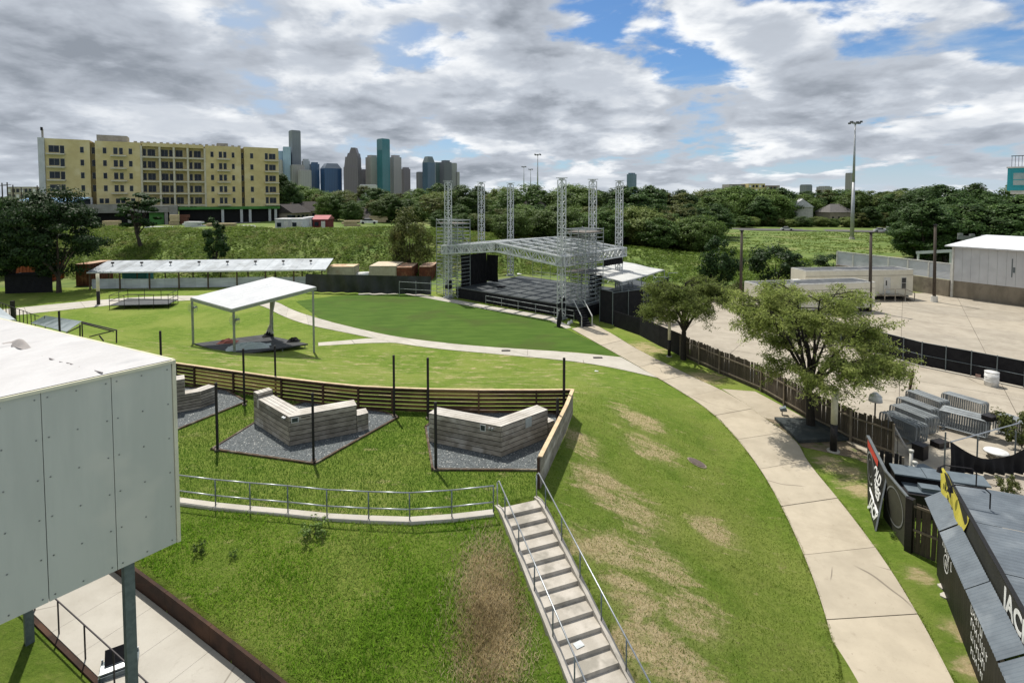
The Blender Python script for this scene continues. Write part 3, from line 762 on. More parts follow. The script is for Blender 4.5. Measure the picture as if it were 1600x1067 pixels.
# small loose things on the deck
for u, v, lab in ((783, 449, 'dark cable heap lying on the stage deck'),):
    c = P(u, v, DZ); m = MB()
    for k in range(4): m.box(c + V3((.25 * k - .4, .12 * math.sin(k * 2), .09)), (.5, .22, .14), k * .9)
    tag(m.build('cable_heap', M_cloth), lab, 'cables')
m = MB(); c = P(808, 429.5, DZ)
m.add([c + V3((0, 0, .05)), c + V3((.7, .1, .12)), c + V3((.9, .5, .05)), c + V3((.1, .6, .2))], [(0, 1, 2, 3)]); m.par(c, (.6, .1, 0), (.0, .4, 0), (0, 0, .12))
tag(m.build('crumpled_sheet', pm('white_sheet', (.75, .75, .73), (.6, .6, .6), 3, .8)), 'small white crumpled sheet beside the back mast on the stage', 'sheet')

# masts
def lattice(mb, o, h, w, step, ang, r=.03, rr=.018):
    q = Matrix.Rotation(ang, 3, 'Z'); cs = [q @ V3((sx_ * w / 2, sy_ * w / 2, 0)) for sx_, sy_ in ((-1, -1), (1, -1), (1, 1), (-1, 1))]
    for c in cs: mb.beam(o + c, o + c + V3((0, 0, h)), r * 2)
    n = int(h / step)
    for k in range(n + 1):
        z = h * k / n
        for i in range(4):
            a, b = cs[i], cs[(i + 1) % 4]; mb.beam(o + a + V3((0, 0, z)), o + b + V3((0, 0, z)), rr * 2)
            if k < n and k % 2 == i % 2: mb.beam(o + a + V3((0, 0, z)), o + b + V3((0, 0, z + h / n)), rr * 1.6)
MH = 15.9
names = [((0, 0), 'front left'), ((0, .5), 'middle left'), ((0, 1), 'back left'), ((1, 0), 'front right'), ((1, .5), 'middle right'), ((1, 1), 'back right')]
mast0 = None
for (fa, fb), nm in names:
    base = S(fa * SL, fb * SD, 0 if fb == 0 else DZ + .03)
    h = MH - base.z
    t = thing('truss_mast', base, 'tall aluminium truss mast at the %s of the stage, rising above the trees' % nm, 'mast', 'stage roof masts')
    m = MB(); lattice(m, base + V3((0, 0, .35)), h - .35, .66, .66, SA, .052, .036); m.build('mast', M_alu, t)
    m = MB(); m.box(base + V3((0, 0, .14)), (1.1, 1.1, .12), SA); m.box(base + V3((0, 0, .3)), (.7, .7, .22), SA); m.build('base_plate', M_alud, t)
    m = MB(); z = MH
    m.box(base + V3((0, 0, h + .25)), (1.25, .5, .07), SA + .5)
    for s in (-.28, .28): m.beam(base + E1 * s + V3((0, 0, h)), base + E1 * s * 1.5 + V3((0, 0, h + .25)), .06)
    m.box(base + V3((0, 0, h + .1)), (.3, .3, .2), SA); m.build('pulley_head', M_alu, t)
    if fb == 0:
        m = MB(); m.box(base + V3((0, 0, 1.6)), (.75, .75, .5), SA); m.box(base + V3((.1, -.1, 2.3)), (.5, .5, .4), SA); m.build('winch_block', M_cloth, t)
        for s in (-1, 1):
            m = MB(); m.tube(base + E1 * s * .3 + V3((0, 0, .0)) - E2 * .25, base + E1 * s * .3 + V3((0, 0, 1.25)) - E2 * .25, .06, 6); m.build('outrigger_leg', M_alu, t)

# roof of trusses: a shallow gable, ridge running back
ZE, ZR, TD = 7.25, 8.25, 1.05
roof = thing('stage_roof', S(SL / 2, SD / 2, ZE), 'open aluminium truss roof frame with a shallow ridge hanging over the stage', 'truss roof')
def truss(par, name, p, q, depth, wid, n, mat, r=.05, rw=.03, flat=False):
    p, q = V3(p), V3(q); d = (q - p) / n; side = V3((-d.y, d.x, 0)).normalized() * wid / 2; m = MB(); dn = V3((0, 0, -depth))
    for s in ((-1, 1) if wid > 0 else (0,)):
        o = side * s
        m.beam(p + o, q + o, r * 2); m.beam(p + o + dn, q + o + dn, r * 2)
        for k in range(n):
            a, b = p + d * k + o, p + d * (k + 1) + o
            m.beam(a, a + dn, rw * 2)
            m.beam(a if k % 2 else a + dn, b + dn if k % 2 else b, rw * 2)
        m.beam(q + o, q + o + dn, rw * 2)
    if wid > 0:
        for k in range(n + 1):
            a = p + d * k
            m.beam(a - side, a + side, rw * 1.6); m.beam(a - side + dn, a + side + dn, rw * 1.6)
            if k < n: m.beam(a - side, a + d + side, rw * 1.4)
    return m.build(name, mat, par)
ex_ = .55
NR = 7
for k in range(NR):
    b = lerp(-.45, SD + .45, k / (NR - 1))
    big = k in (0, NR - 1)
    for a0, z0, a1, z1 in ((-ex_, ZE, SL / 2, ZR), (SL / 2, ZR, SL + ex_, ZE)):
        truss(roof, 'rafter_truss', S(a0, b, z0), S(a1, b, z1), TD if big else .62, .5 if big else .38, 11, M_alu, .07 if big else .055, .042)
for a, z in ((-ex_, ZE), (SL + ex_, ZE)):
    truss(roof, 'eave_truss', S(a, -.6, z + .03), S(a, SD + .6, z + .03), TD, .5, 14, M_alu, .07, .045)
for a, z in ((SL / 2, ZR), (SL * .25, (ZE + ZR) / 2), (SL * .75, (ZE + ZR) / 2), (SL * .12, ZE + .26), (SL * .88, ZE + .26), (SL * .38, ZR - .25), (SL * .62, ZR - .25)):
    truss(roof, 'purlin', S(a, -.4, z + .07), S(a, SD + .4, z + .07), .3, .22, 14, M_alu, .04, .028)
for fa in (0, 1):
    for fb in (0, .5, 1):
        m = MB(); c = S(fa * SL, fb * SD, ZE - .5)
        for s in (-1, 1):
            m.box(c + E1 * s * .5, (.1, 1.1, 1.2), SA); m.box(c + E2 * s * .5, (1.1, .1, 1.2), SA)
        m.build('sleeve_block', M_alu, roof)

# scaffolds
def scaffold(label, a0, a1, b0, b1, z0, z1, nlev, na_, deckz=None):
    t = thing('scaffold_tower', S((a0 + a1) / 2, (b0 + b1) / 2, z0), label, 'scaffold', 'scaffold towers')
    cols = [(lerp(a0, a1, i / na_), b) for i in range(na_ + 1) for b in (b0, b1)]
    for a, b in cols:
        m = MB(); m.tube(S(a, b, z0), S(a, b, z1), .05, 6); m.build('standard', M_alud, t)
    for k in range(nlev + 1):
        z = lerp(z0 + .3, z1 - .15, k / nlev); m = MB()
        for b in (b0, b1): m.tube(S(a0, b, z), S(a1, b, z), .042, 5)
        for i in range(na_ + 1): a = lerp(a0, a1, i / na_); m.tube(S(a, b0, z), S(a, b1, z), .042, 5)
        m.build('ledger', M_alud, t)
    for i in range(3):
        za, zb = lerp(z0, z1, i / 3), lerp(z0, z1, (i + 1) / 3)
        for b in (b0, b1):
            m = MB(); m.tube(S(a0 if i % 2 else a1, b, za), S(a1 if i % 2 else a0, b, zb), .045, 5); m.build('brace', M_alud, t)
    if deckz:
        for dz_ in deckz:
            m = MB(); m.prism([S(a0, b0).xy[:], S(a1, b0).xy[:], S(a1, b1).xy[:], S(a0, b1).xy[:]], dz_, dz_ + .06); m.build('scaffold_board', pm('scaffold_board', (.12, .11, .10), (.2, .18, .16), 3, .8), t)
    return t
scaffold('left scaffold tower of many ledgers beside the front left mast', -3.4, 1.0, .8, 3.2, 0, 10.9, 20, 3, (10.3, 6.2))
scaffold('right scaffold tower standing on the deck between the right masts', SL - .8, SL + 2.2, 1.6, 5.4, DZ, 10.4, 17, 3, (9.9, 5.2))
# hanging blacks, left side
def drape(label, p, q, z0, z1, amp=.12, n=40, name='stage_drape', mat=None, sag=.0):
    p, q = V3(p), V3(q); d = (q - p) / n; nn = V3((d.y, -d.x, 0)).normalized(); m = MB(); rows = 6; vs = []
    for r_ in range(rows + 1):
        f = r_ / rows
        for k in range(n + 1):
            zz = lerp(z0, z1, f) - sag * math.sin(math.pi * k / n) * f
            vs.append(p + d * k + nn * (amp * (1.15 - f) * math.sin(k * 1.3 + f * .6) + .05 * math.sin(k * .31 + f * 4)) + V3((0, 0, zz)))
    w_ = n + 1
    m.add(vs, [(r_ * w_ + k, r_ * w_ + k + 1, (r_ + 1) * w_ + k + 1, (r_ + 1) * w_ + k) for r_ in range(rows) for k in range(n)])
    o = m.build(name, mat or M_cloth, None, True); tag(o, label, 'curtain'); return o
drape('black drape hung along the left side of the stage', S(.9, 1.5), S(.9, 6.6), DZ, 5.9)
drape('short black drape hung across the left back of the stage', S(.9, 6.7), S(3.0, 6.9), DZ + .2, 5.6)
drape('black cloth gathered along the right back eave of the truss roof', S(SL + .4, 8.4), S(SL + .6, 12.6), 5.3, 6.3, .25)
drape('black drape on the right scaffold', S(SL + .2, 5.6), S(SL + 1.9, 5.7), DZ + .3, 4.6)
# guard rails at the back of the stage
for k, (p, q, lab) in enumerate(((S(3.2, SD + 1.6), S(SL * .52, SD + 1.6), 'scaffold guard rail across the left back of the stage'), (S(SL * .54, SD + 1.6), S(SL + 1.2, SD + 1.6), 'scaffold guard rail across the right back of the stage'))):
    t = thing('guard_rail', p + V3((0, 0, DZ)), lab, 'guard rail')
    for z in (.45, 1.0, 2.5):
        m = MB(); m.tube(p + V3((0, 0, DZ + z)), q + V3((0, 0, DZ + z)), .03, 5); m.build('rail', M_alud, t)
    for i in range(5):
        c = p.lerp(q, i / 4); m = MB(); m.tube(c + V3((0, 0, DZ)), c + V3((0, 0, DZ + 2.6)), .03, 5); m.build('post', M_alud, t)
# pipe barrier in front
t = thing('pipe_barrier', S(12, .2, 0), 'low pipe barrier standing along the right half of the stage front', 'barrier')
p, q = S(6.8, .35), S(SL + 1.5, .35)
for z in (.55, 1.15):
    m = MB(); m.tube(p + V3((0, 0, z)), q + V3((0, 0, z)), .035, 6); m.build('rail', M_alud, t)
for i in range(6):
    c = p.lerp(q, i / 5); m = MB(); m.tube(c, c + V3((0, 0, 1.15)), .035, 6); m.build('post', M_alud, t)

# wing: white canopy, enclosure, steps
M_white = pm('white_sheet_roof', (.52, .52, .50), (.42, .425, .41), .5, .7, .15, coord='World', bscale=3)
cz = [4.55, 4.55, 4.35, 4.2]
cc = [P(u, v, z) for (u, v), z in zip(((908, 424), (973, 408.5), (1038, 422), (972, 441)), cz)]
can = thing('wing_canopy', cc[3] - V3((0, 0, 4)), 'flat dirty-white canopy sheet on pipes right of the stage', 'canopy')
m = MB(); n = 14; vs = []
for i in range(n + 1):
    for j in range(n + 1):
        s, t_ = i / n, j / n; p = cc[0].lerp(cc[3], s).lerp(cc[1].lerp(cc[2], s), t_)
        vs.append(p + V3((0, 0, -.12 * math.sin(math.pi * s) * math.sin(math.pi * t_) + .04 * math.sin(9 * s + 5 * t_))))
w_ = n + 1
m.add(vs, [(i * w_ + j, (i + 1) * w_ + j, (i + 1) * w_ + j + 1, i * w_ + j + 1) for i in range(n) for j in range(n)]); so = m.build('sheet', M_white, can, True)
so.modifiers.new('thick', 'SOLIDIFY').thickness = .04
for p in cc:
    m = MB(); m.tube((p.x, p.y, 0), p - V3((0, 0, .05)), .05, 6); m.build('prop', M_alud, can)
for i in range(4):
    a, b = cc[i], cc[(i + 1) % 4]; m = MB(); m.tube(a - V3((0, 0, .1)), b - V3((0, 0, .1)), .04, 5); m.build('edge_pipe', M_alud, can)
ws = thing('wing_scaffold', P(1010, 470), 'loose scaffold pipes and braces beyond the black enclosure right of the stage', 'scaffold')
for k in range(16):
    p = P(950 + k * 7, 468, 0) + V3((0, 4 + 3 * math.sin(k * 2.1), 0)); z = 2.3 + 1.2 * math.sin(k * 1.7) ** 2
    m = MB(); q = p + V3((1.6 * math.cos(k * 2.3), 1.0 * math.sin(k * 1.3), 0))
    m.tube(p, p + V3((0, 0, z)), .035, 5); m.tube(p + V3((0, 0, z)), q + V3((0, 0, z * (.75 + .3 * math.sin(k)))), .035, 5); m.build('pipe', M_alud, ws)
wd0 = [P(937, 477, 1.5), P(1000, 452, 1.5), P(1030, 447, 1.5), P(975, 432, 1.5)]
m = MB(); m.prism([p.xy[:] for p in wd0], .0, 1.48); tag(m.build('wing_platform', M_deck), 'dark wing platform beside the stage under the white canopy', 'platform')
enc_pts = [P(937, 503), P(957, 508), P(1005, 500), P(1028, 480), P(1045, 470)]
en = thing('black_enclosure', enc_pts[1], 'black mesh enclosure with galvanised posts right of the stage', 'fence')
for i in range(len(enc_pts) - 1):
    a, b = enc_pts[i], enc_pts[i + 1]; h = 3.6 - .15 * i
    m = MB(); d = (b - a); nn = V3((d.y, -d.x, 0)).normalized(); m.par(a + nn * -.08 + V3((0, 0, .05)), d, nn * .02, V3((0, 0, h))); m.build('mesh_panel', M_cloth, en)
    k_ = max(1, int(d.length / 1.6))
    for j in range(k_):
        c = a.lerp(b, j / k_); m = MB(); m.tube(c, c + V3((0, 0, h + .25)), .05, 6); m.build('post', M_steeld, en)
    m = MB(); m.tube(a + V3((0, 0, h + .1)), b + V3((0, 0, h + .1)), .03, 5); m.build('top_rail', M_steeld, en)
# access steps with white handrails
stp = P(917, 511)
t = thing('stage_steps', stp, 'black access steps with two pale handrails at the stage corner', 'steps')
sd_ = (S(SL + .8, 1.0) - stp); sd_.z = 0; ln = sd_.length; sd_.normalize(); sp = V3((-sd_.y, sd_.x, 0))
for k in range(7):
    m = MB(); o = stp + sd_ * (k * .32) - sp * .6; o.z = 0; m.par(o + V3((0, 0, k * .2)), sd_ * .32, sp * 1.2, V3((0, 0, .2))); m.build('tread', M_cloth, t)
for s in (-.62, .62):
    m = MB(); m.path([stp + sp * s, stp + sp * s + V3((0, 0, 1.15)), stp + sp * s + sd_ * 2.1 + V3((0, 0, 2.5))], .06, 6); m.build('handrail', M_white, t)
# black cloth bundle on a stand next to the front right mast
c = P(872.5, 511); m = MB()
t = thing('covered_stand', c, 'tall thin stand wrapped in black cloth beside the front right mast', 'stand')
m.tube(c + V3((0, 0, .05)), c + V3((.12, 0, .9)), .2, 8, .28); m.tube(c + V3((.12, 0, .9)), c + V3((.25, 0, 1.9)), .28, 8, .10); m.build('cover', M_cloth, t)
m = MB(); m.box(c + V3((0, 0, .03)), (.9, .12, .05), .1); m.box(c + V3((0, 0, .03)), (.12, .9, .05), .1); m.build('foot', M_cloth, t)
for u, v, lab in ((888.5, 507, 'small white bag lying left of the stage steps'), (892.5, 504.5, 'second white bag beside the stage steps')):
    c = P(u, v); m = MB(); m.tube(c, c + V3((.05, 0, .35)), .22, 7, .12); tag(m.build('white_bag', pm('white_plastic', (.7, .7, .68), None, 3, .6)), lab, 'bag')
m = MB(); a, b = P(966, 512), P(1045, 534)
for k in range(3):
    pass
t = thing('black_screen', a, 'low black windscreen cloth on the fence below the enclosure', 'screen')
m = MB(); pts = [P(960, 510), P(1000, 524), P(1030, 540), P(1064, 556)]
for i in range(3):
    a, b = pts[i], pts[i + 1]; m = MB(); d = b - a; nn = V3((d.y, -d.x, 0)).normalized(); m.par(a, d, nn * .05, V3((0, 0, 1.95 if i else 1.7))); m.build('cloth_panel', M_cloth, t)

# ================================================================== LEFT OF THE STAGE
M_tarp = pm('black_tarp', (.012, .014, .016), (.022, .025, .028), 1.0, .45, .5, coord='World', bscale=1.6, spec=.5)
drape('black tarpaulin sagging over a low fence behind the turf', P(478, 457.5), P(674, 462), .15, 2.75, .22, 46, 'tarp_fence', M_tarp, .0)['category'] = 'tarp'
t = thing('scaffold_fence', P(624, 461), 'bare scaffold bay with black sheet between tarpaulin and stage', 'fence')
for u in (624, 650, 673):
    c = P(u, 462.5); m = MB(); m.tube(c, c + V3((0, 0, 2.1)), .04, 5); m.build('post', M_alud, t)
for z in (1.0, 2.0):
    m = MB(); m.tube(P(624, 462) + V3((0, 0, z)), P(700, 467) + V3((0, 0, z)), .035, 5); m.build('rail', M_alud, t)
M_beige = pm('beige_steel', (.47, .44, .33), (.40, .37, .27), 1.5, .7, .0, coord='World', c3=(.36, .30, .2), s3=.6)
M_beiget = pm('beige_roof', (.55, .42, .27), (.62, .50, .34), 1, .8, coord='World', c3=(.38, .22, .12), s3=.5)
M_rustc = pm('rust_steel', (.17, .055, .028), (.11, .038, .022), 1.4, .75, .2, coord='World', c3=(.24, .11, .06), s3=.9)
M_ribd = pm('rust_roof', (.42, .27, .18), (.50, .36, .25), 1, .8, coord='World', c3=(.3, .15, .09), s3=.5)
def container(label, c, lx, ly, h, rz, mat, top, ribs=True, doors=True, cat='container', group=None):
    c = V3(c); t = thing('shipping_container', c, label, cat, group); q = Matrix.Rotation(rz, 3, 'Z')
    m = MB(); m.box(c + V3((0, 0, h / 2)), (lx - .1, ly - .1, h - .06), rz); m.build('shell', mat, t)
    m = MB(); m.box(c + V3((0, 0, h)), (lx + .02, ly + .02, .08), rz); m.build('roof', top, t)
    if ribs:
        n = int(lx / .55); m = MB()
        for k in range(n):
            x = -lx / 2 + lx * (k + .5) / n
            for s in (-1, 1): m.box(c + q @ V3((x, s * (ly / 2 - .02), 0)) + V3((0, 0, h / 2)), (.22, .07, h - .3), rz)
        n = int(ly / .55)
        for k in range(n):
            y = -ly / 2 + ly * (k + .5) / n
            for s in (-1, 1): m.box(c + q @ V3((s * (lx / 2 - .02), y, 0)) + V3((0, 0, h / 2)), (.07, .22, h - .3), rz)
        m.build('ribs', mat, t)
    for sx_ in (-1, 1):
        for sy_ in (-1, 1): m = MB(); m.box(c + q @ V3((sx_ * (lx / 2 - .05), sy_ * (ly / 2 - .05), 0)) + V3((0, 0, h / 2)), (.14, .14, h), rz); m.build('corner_post', mat, t)
    return t
def cont_px(label, u0, u1, vt, Y, z0, ly, mat, top, rz=0, **k):
    a, b = PY(u0, vt, Y), PY(u1, vt, Y); cx_ = (a.x + b.x) / 2
    return container(label, (cx_, Y + ly / 2, z0), abs(b.x - a.x), ly, a.z - z0, rz, mat, top, **k)
cont_px('beige storage box with tan roof behind the tarpaulin, left of the pair', 511, 552, 417, 84, 0, 3.2, M_beige, M_beiget)
cont_px('beige container with cream roof next to the rusty ones', 577, 619, 416, 86, 0, 6.0, M_beige, pm('cream_roof', (.58, .5, .38), (.5, .42, .3), 1, .8, coord='World'))
cont_px('rusty red container beside the beige one', 620, 643, 418, 86, 0, 6.0, M_rustc, M_ribd)
cont_px('rusty red container nearest the left scaffold', 655, 675, 417, 88, 0, 6.0, M_rustc, M_ribd)
m = MB(); c = PY(565, 432, 86); m.tube((c.x - 1.2, 86, 1.0), (c.x + 1.2, 86, 1.15), .6, 10); m.box((c.x, 86, .4), (2, .5, .4)); tag(m.build('white_tank', pm('white_plastic', (.7, .7, .68)), None, True), 'white tank lying between the two beige boxes', 'tank')
cont_px('orange-red container behind the black panels at the far left', 20, 58, 412, 84, 0, 5.0, pm('orange_steel', (.30, .075, .03), (.22, .05, .02), 1.5, .75, coord='World'), M_ribd)
cont_px('dark red container half hidden beside the big tree', 118, 138, 413, 82, 0, 5.0, M_rustc, M_ribd)
# black panel stall under the trees
t = thing('black_stall', P(45, 458), 'long black panel stall under the left trees', 'stall')
a, b = P(8, 459), P(82, 456.5)
for k in range(5):
    p, q = a.lerp(b, k / 5), a.lerp(b, (k + 1) / 5); m = MB(); d = (q - p) * .995; m.par(p, d, V3((0, .08, 0)), V3((0, 0, 2.6))); m.build('panel', M_cloth, t)
m = MB(); m.par(a + V3((-.2, -.3, 2.62)), (b - a) + V3((.4, 0, 0)), V3((0, 3, 0)), V3((0, 0, .08))); m.build('roof', M_cloth, t)

# long open shed
M_shroof = pm('white_corrugated', (.42, .45, .47), (.34, .37, .39), .8, .5, coord='World', c3=(.27, .29, .30), s3=.5, objr=.12)
M_brown = pm('brown_timber', (.12, .085, .055), (.08, .055, .035), 3, .8, objr=.15)
sf0, sf1 = P(140, 453.5), P(511, 448)
sdv = (sf1 - sf0).normalized(); snv = V3((-sdv.y, sdv.x, 0)); sl_ = (sf1 - sf0).length
sh = thing('long_shed', sf0.lerp(sf1, .5), 'long open shed with white corrugated roof and low white back wall', 'shed')
NSH = 30; M_shwall = pm('pale_corrugated', (.55, .58, .60), (.44, .47, .49), .9, .5, coord='World', stretch=(.4, .4, 3), objr=.1)
for k in range(NSH):
    p = sf0 + sdv * (sl_ * k / NSH); q = sdv * (sl_ / NSH - .012)
    m = MB(); m.par(p - snv * .5 + V3((0, 0, 2.75 + .012 * (k % 2))), q, snv * 4.8 + V3((0, 0, 1.15)), V3((0, 0, .04))); m.build('roof_sheet', M_shroof, sh)
    m = MB(); m.par(p + snv * .5 + V3((0, 0, .12)), q, snv * .04, V3((0, 0, 1.45 + .05 * math.sin(k * 7)))); m.build('wall_sheet', M_shwall, sh)
m = MB(); m.par(sf0 - snv * .55 + V3((0, 0, 2.6)), sdv * sl_, snv * .06, V3((0, 0, .17))); m.build('fascia', pm('white_trim', (.68, .68, .66), (.6, .6, .58), 2, .6), sh)
for k in range(9):
    p = sf0 + sdv * (sl_ * (k + .02) / 8.2)
    m = MB(); m.box(p + V3((0, 0, 1.3)), (.16, .16, 2.6)); m.build('post', M_brown, sh)
    m = MB(); m.box(p + snv * 4.2 + V3((0, 0, 1.85)), (.14, .14, 3.7)); m.build('back_post', M_brown, sh)
for k in range(8):
    p = sf0 + sdv * (sl_ * (k + .5) / 8.2) + snv * 2 + V3((0, 0, 3.4)); m = MB(); m.box(p + V3((0, 0, .45)), (.35, .25, .25)); m.beam(p, p + V3((0, 0, .4)), .06); m.build('flood_lamp', M_black, sh)
m = MB(); c = PY(212, 430, 85); m.box((c.x, 85.5, 1.0), (4, 1.6, 2.0)); m.box((c.x, 85.5, 2.05), (4.2, 1.8, .12)); tag(m.build('teal_bin', pm('teal_paint', (.04, .16, .19), None, 3, .6)), 'teal skip standing behind the long shed', 'skip')
# half black half cream light posts
M_cream = pm('cream_paint', (.62, .58, .44), (.52, .48, .36), 3, .7)
def pole2(label, u, vb, vt, split, r, z0=0.0):
    b = P(u, vb, z0); tpt = PY(u, vt, b.y); sp_ = PY(u, split, b.y).z
    o = thing('painted_post', b, label, 'post', 'posts painted black below and cream above')
    m = MB(); m.tube(b, (b.x, b.y, sp_), r * 1.06, 10); m.build('black_sleeve', M_black, o, True)
    m = MB(); m.tube((b.x, b.y, sp_), (b.x, b.y, tpt.z), r, 10); m.build('cream_top', M_cream, o, True)
    m = MB(); m.tube(b, b + V3((0, 0, .06)), r * 1.9, 12); m.build('footing', M_pale, o)
pole2('cream post with black sleeve beside the railed platform on the left', 154, 476, 428, 455, .19)
pole2('cream post with black sleeve under the mid tree right of the stage', 1045.5, 557, 494, 531, .13)
pole2('cream post with black sleeve before the large tree by the mat', 1302, 705, 608, 662, .17)

# railed platform
M_plat = pm('platform_deck', (.085, .09, .092), (.06, .064, .066), 2, .7)
z = .55
pa, pb, pc_, pd = P(171, 477, z), P(263, 475, z), P(278, 467.5, z), P(200, 466, z)
t = thing('railed_platform', P(220, 476), 'low dark platform with black railings on the lawn before the long shed', 'platform')
m = MB(); m.prism([p.xy[:] for p in (pa, pb, pc_, pd)], z - .1, z); m.build('deck', M_plat, t)
for a, b, n in ((pa, pb, 4), (pb, pc_, 2), (pc_, pd, 3), (pa, pd, 2)):
    for i in range(n + 1):
        c = a.lerp(b, i / n); m = MB(); m.tube(V3((c.x, c.y, 0)), c + V3((0, 0, 1.25)), .035, 5); m.build('post', M_darkrail, t)
    for h in (.55, 1.22):
        m = MB(); m.tube(a + V3((0, 0, h)), b + V3((0, 0, h)), .035, 5); m.build('rail', M_darkrail, t)

# ================================================================== TENT
tl_, tf_, tr_, tb_ = P(302, 540), P(366.7, 558), P(490.7, 551), P(426, 531)
tent = thing('pavilion', (tl_ + tr_) / 2, 'open pavilion with bright white sloped roof on four posts on the lawn', 'pavilion')
M_tent = pm('tent_white', (.56, .57, .57), (.51, .52, .53), .8, .5, .0, coord='World')
M_tpost = pm('tent_post', (.30, .33, .29), (.24, .26, .23), 4, .5, metal=.3)
rc_ = [PY(298, 465.5, tl_.y - .3), PY(362, 483.5, tf_.y - .3), PY(494, 449, tr_.y), PY(425, 433.5, tb_.y + .5)]
for k in range(9):
    s0, s1 = k / 9 + .001, (k + 1) / 9 - .001
    a, b, c, d = rc_[0].lerp(rc_[1], s0), rc_[0].lerp(rc_[1], s1), rc_[3].lerp(rc_[2], s1), rc_[3].lerp(rc_[2], s0)
    m = MB(); up = V3((0, 0, .05)); m.add([a, b, c, d, a + up, b + up, c + up, d + up], [(0, 3, 2, 1), (4, 5, 6, 7), (0, 1, 5, 4), (1, 2, 6, 5), (2, 3, 7, 6), (3, 0, 4, 7)])
    m.build('roof_sheet', M_tent, tent)
for i in range(4):
    a, b = rc_[i], rc_[(i + 1) % 4]; m = MB(); m.beam(a - V3((0, 0, .14)), b - V3((0, 0, .14)), .08, .26); m.build('eave_beam', M_tpost, tent)
for bpt, rp_ in zip((tl_, tf_, tr_, tb_), rc_):
    m = MB(); m.box(V3((bpt.x, bpt.y, (rp_.z - .1) / 2)), (.17, .17, rp_.z - .1), .3); m.build('post', M_tpost, tent)
# fans on two posts
M_fan = pm('fan_guard', (.30, .33, .30), None, 4, .4, metal=.5)
for bpt, rp_, lab in ((tl_, rc_[0], 'round wall fan on the left post of the pavilion'), (tf_, rc_[1], 'round wall fan on the front post of the pavilion')):
    c = V3((bpt.x + .25, bpt.y - .28, rp_.z - .95)); f = thing('wall_fan', c, lab, 'fan', 'pavilion fans')
    m = MB()
    for rr in (.18, .32, .45):
        pts = [c + V3((math.cos(a) * rr, -.1 * (1 - rr), math.sin(a) * rr)) for a in np.linspace(0, 2 * math.pi, 17)]; m.path(pts, .014, 4)
    for a in np.linspace(0, 2 * math.pi, 13)[:-1]: m.tube(c, c + V3((math.cos(a) * .45, 0, math.sin(a) * .45)), .008, 3)
    m.build('guard', M_fan, f)
    m = MB()
    for k in range(3):
        a = k * 2.09; d1 = V3((math.cos(a), 0, math.sin(a))); d2 = V3((math.cos(a + .5), .2, math.sin(a + .5))); m.add([c + V3((0, .05, 0)), c + d1 * .38 + V3((0, .05, 0)), c + d2 * .36 + V3((0, .05, 0))], [(0, 1, 2)])
    m.tube(c + V3((0, .02, 0)), c + V3((0, .28, 0)), .12, 8); m.build('rotor', M_fan, f)
# curtain tied at the back post
c = V3((tb_.x - .1, tb_.y - .1, 0)); cu = thing('tied_curtain', c + V3((0, 0, .6)), 'grey-cream curtain tied in a knot at the back post of the pavilion', 'curtain')
m = MB(); zt = rc_[3].z - .3
prof = [(zt, .75, .6), (zt - .9, .5, .35), (1.9, .14, .0), (1.6, .16, 0), (1.1, .35, -.1), (.65, .6, -.1)]
vs = []; NN = 18
for z, r_, ox in prof:
    for k in range(NN):
        a = 2 * math.pi * k / NN; rr = r_ * (.55 + .25 * math.sin(k * 2.6)); vs.append(c + V3((ox + rr * math.cos(a), rr * .6 * math.sin(a), z)))
m.add(vs, [(i * NN + k, i * NN + (k + 1) % NN, (i + 1) * NN + (k + 1) % NN, (i + 1) * NN + k) for i in range(len(prof) - 1) for k in range(NN)])
m.build('cloth', pm('curtain_cloth', (.48, .46, .40), (.38, .36, .31), 3, .85), cu, True)
# deck of the pavilion
dz_ = .42
dk = [P(303, 536.5, dz_), P(363, 555, dz_), P(482, 537, dz_), P(412, 522.5, dz_)]
pd_ = thing('pavilion_deck', (dk[0] + dk[2]) / 2 - V3((0, 0, dz_)), 'dark low deck of square panels under the pavilion roof', 'deck')
M_pdk = pm('dark_panels', (.05, .052, .055), (.036, .038, .041), 1.5, .7, .0, objr=.2)
for i in range(5):
    for j in range(4):
        def q_(s, t): return dk[0].lerp(dk[1], s).lerp(dk[3].lerp(dk[2], s), t)
        s0, s1, t0, t1 = j / 4 + .003, (j + 1) / 4 - .003, i / 5 + .003, (i + 1) / 5 - .003
        m = MB(); m.prism([q_(s0, t0).xy[:], q_(s1, t0).xy[:], q_(s1, t1).xy[:], q_(s0, t1).xy[:]], dz_ - .12, dz_ + .003 * ((i + j) % 2)); m.build('deck_panel', M_pdk, pd_)
for s, t_ in product((0.03, .5, .97), (0.03, .35, .66, .97)):
    c = dk[0].lerp(dk[1], s).lerp(dk[3].lerp(dk[2], s), t_); m = MB(); m.box(V3((c.x, c.y, dz_ / 2 - .06)), (.06, .06, dz_ - .12)); m.build('leg', M_alud, pd_)
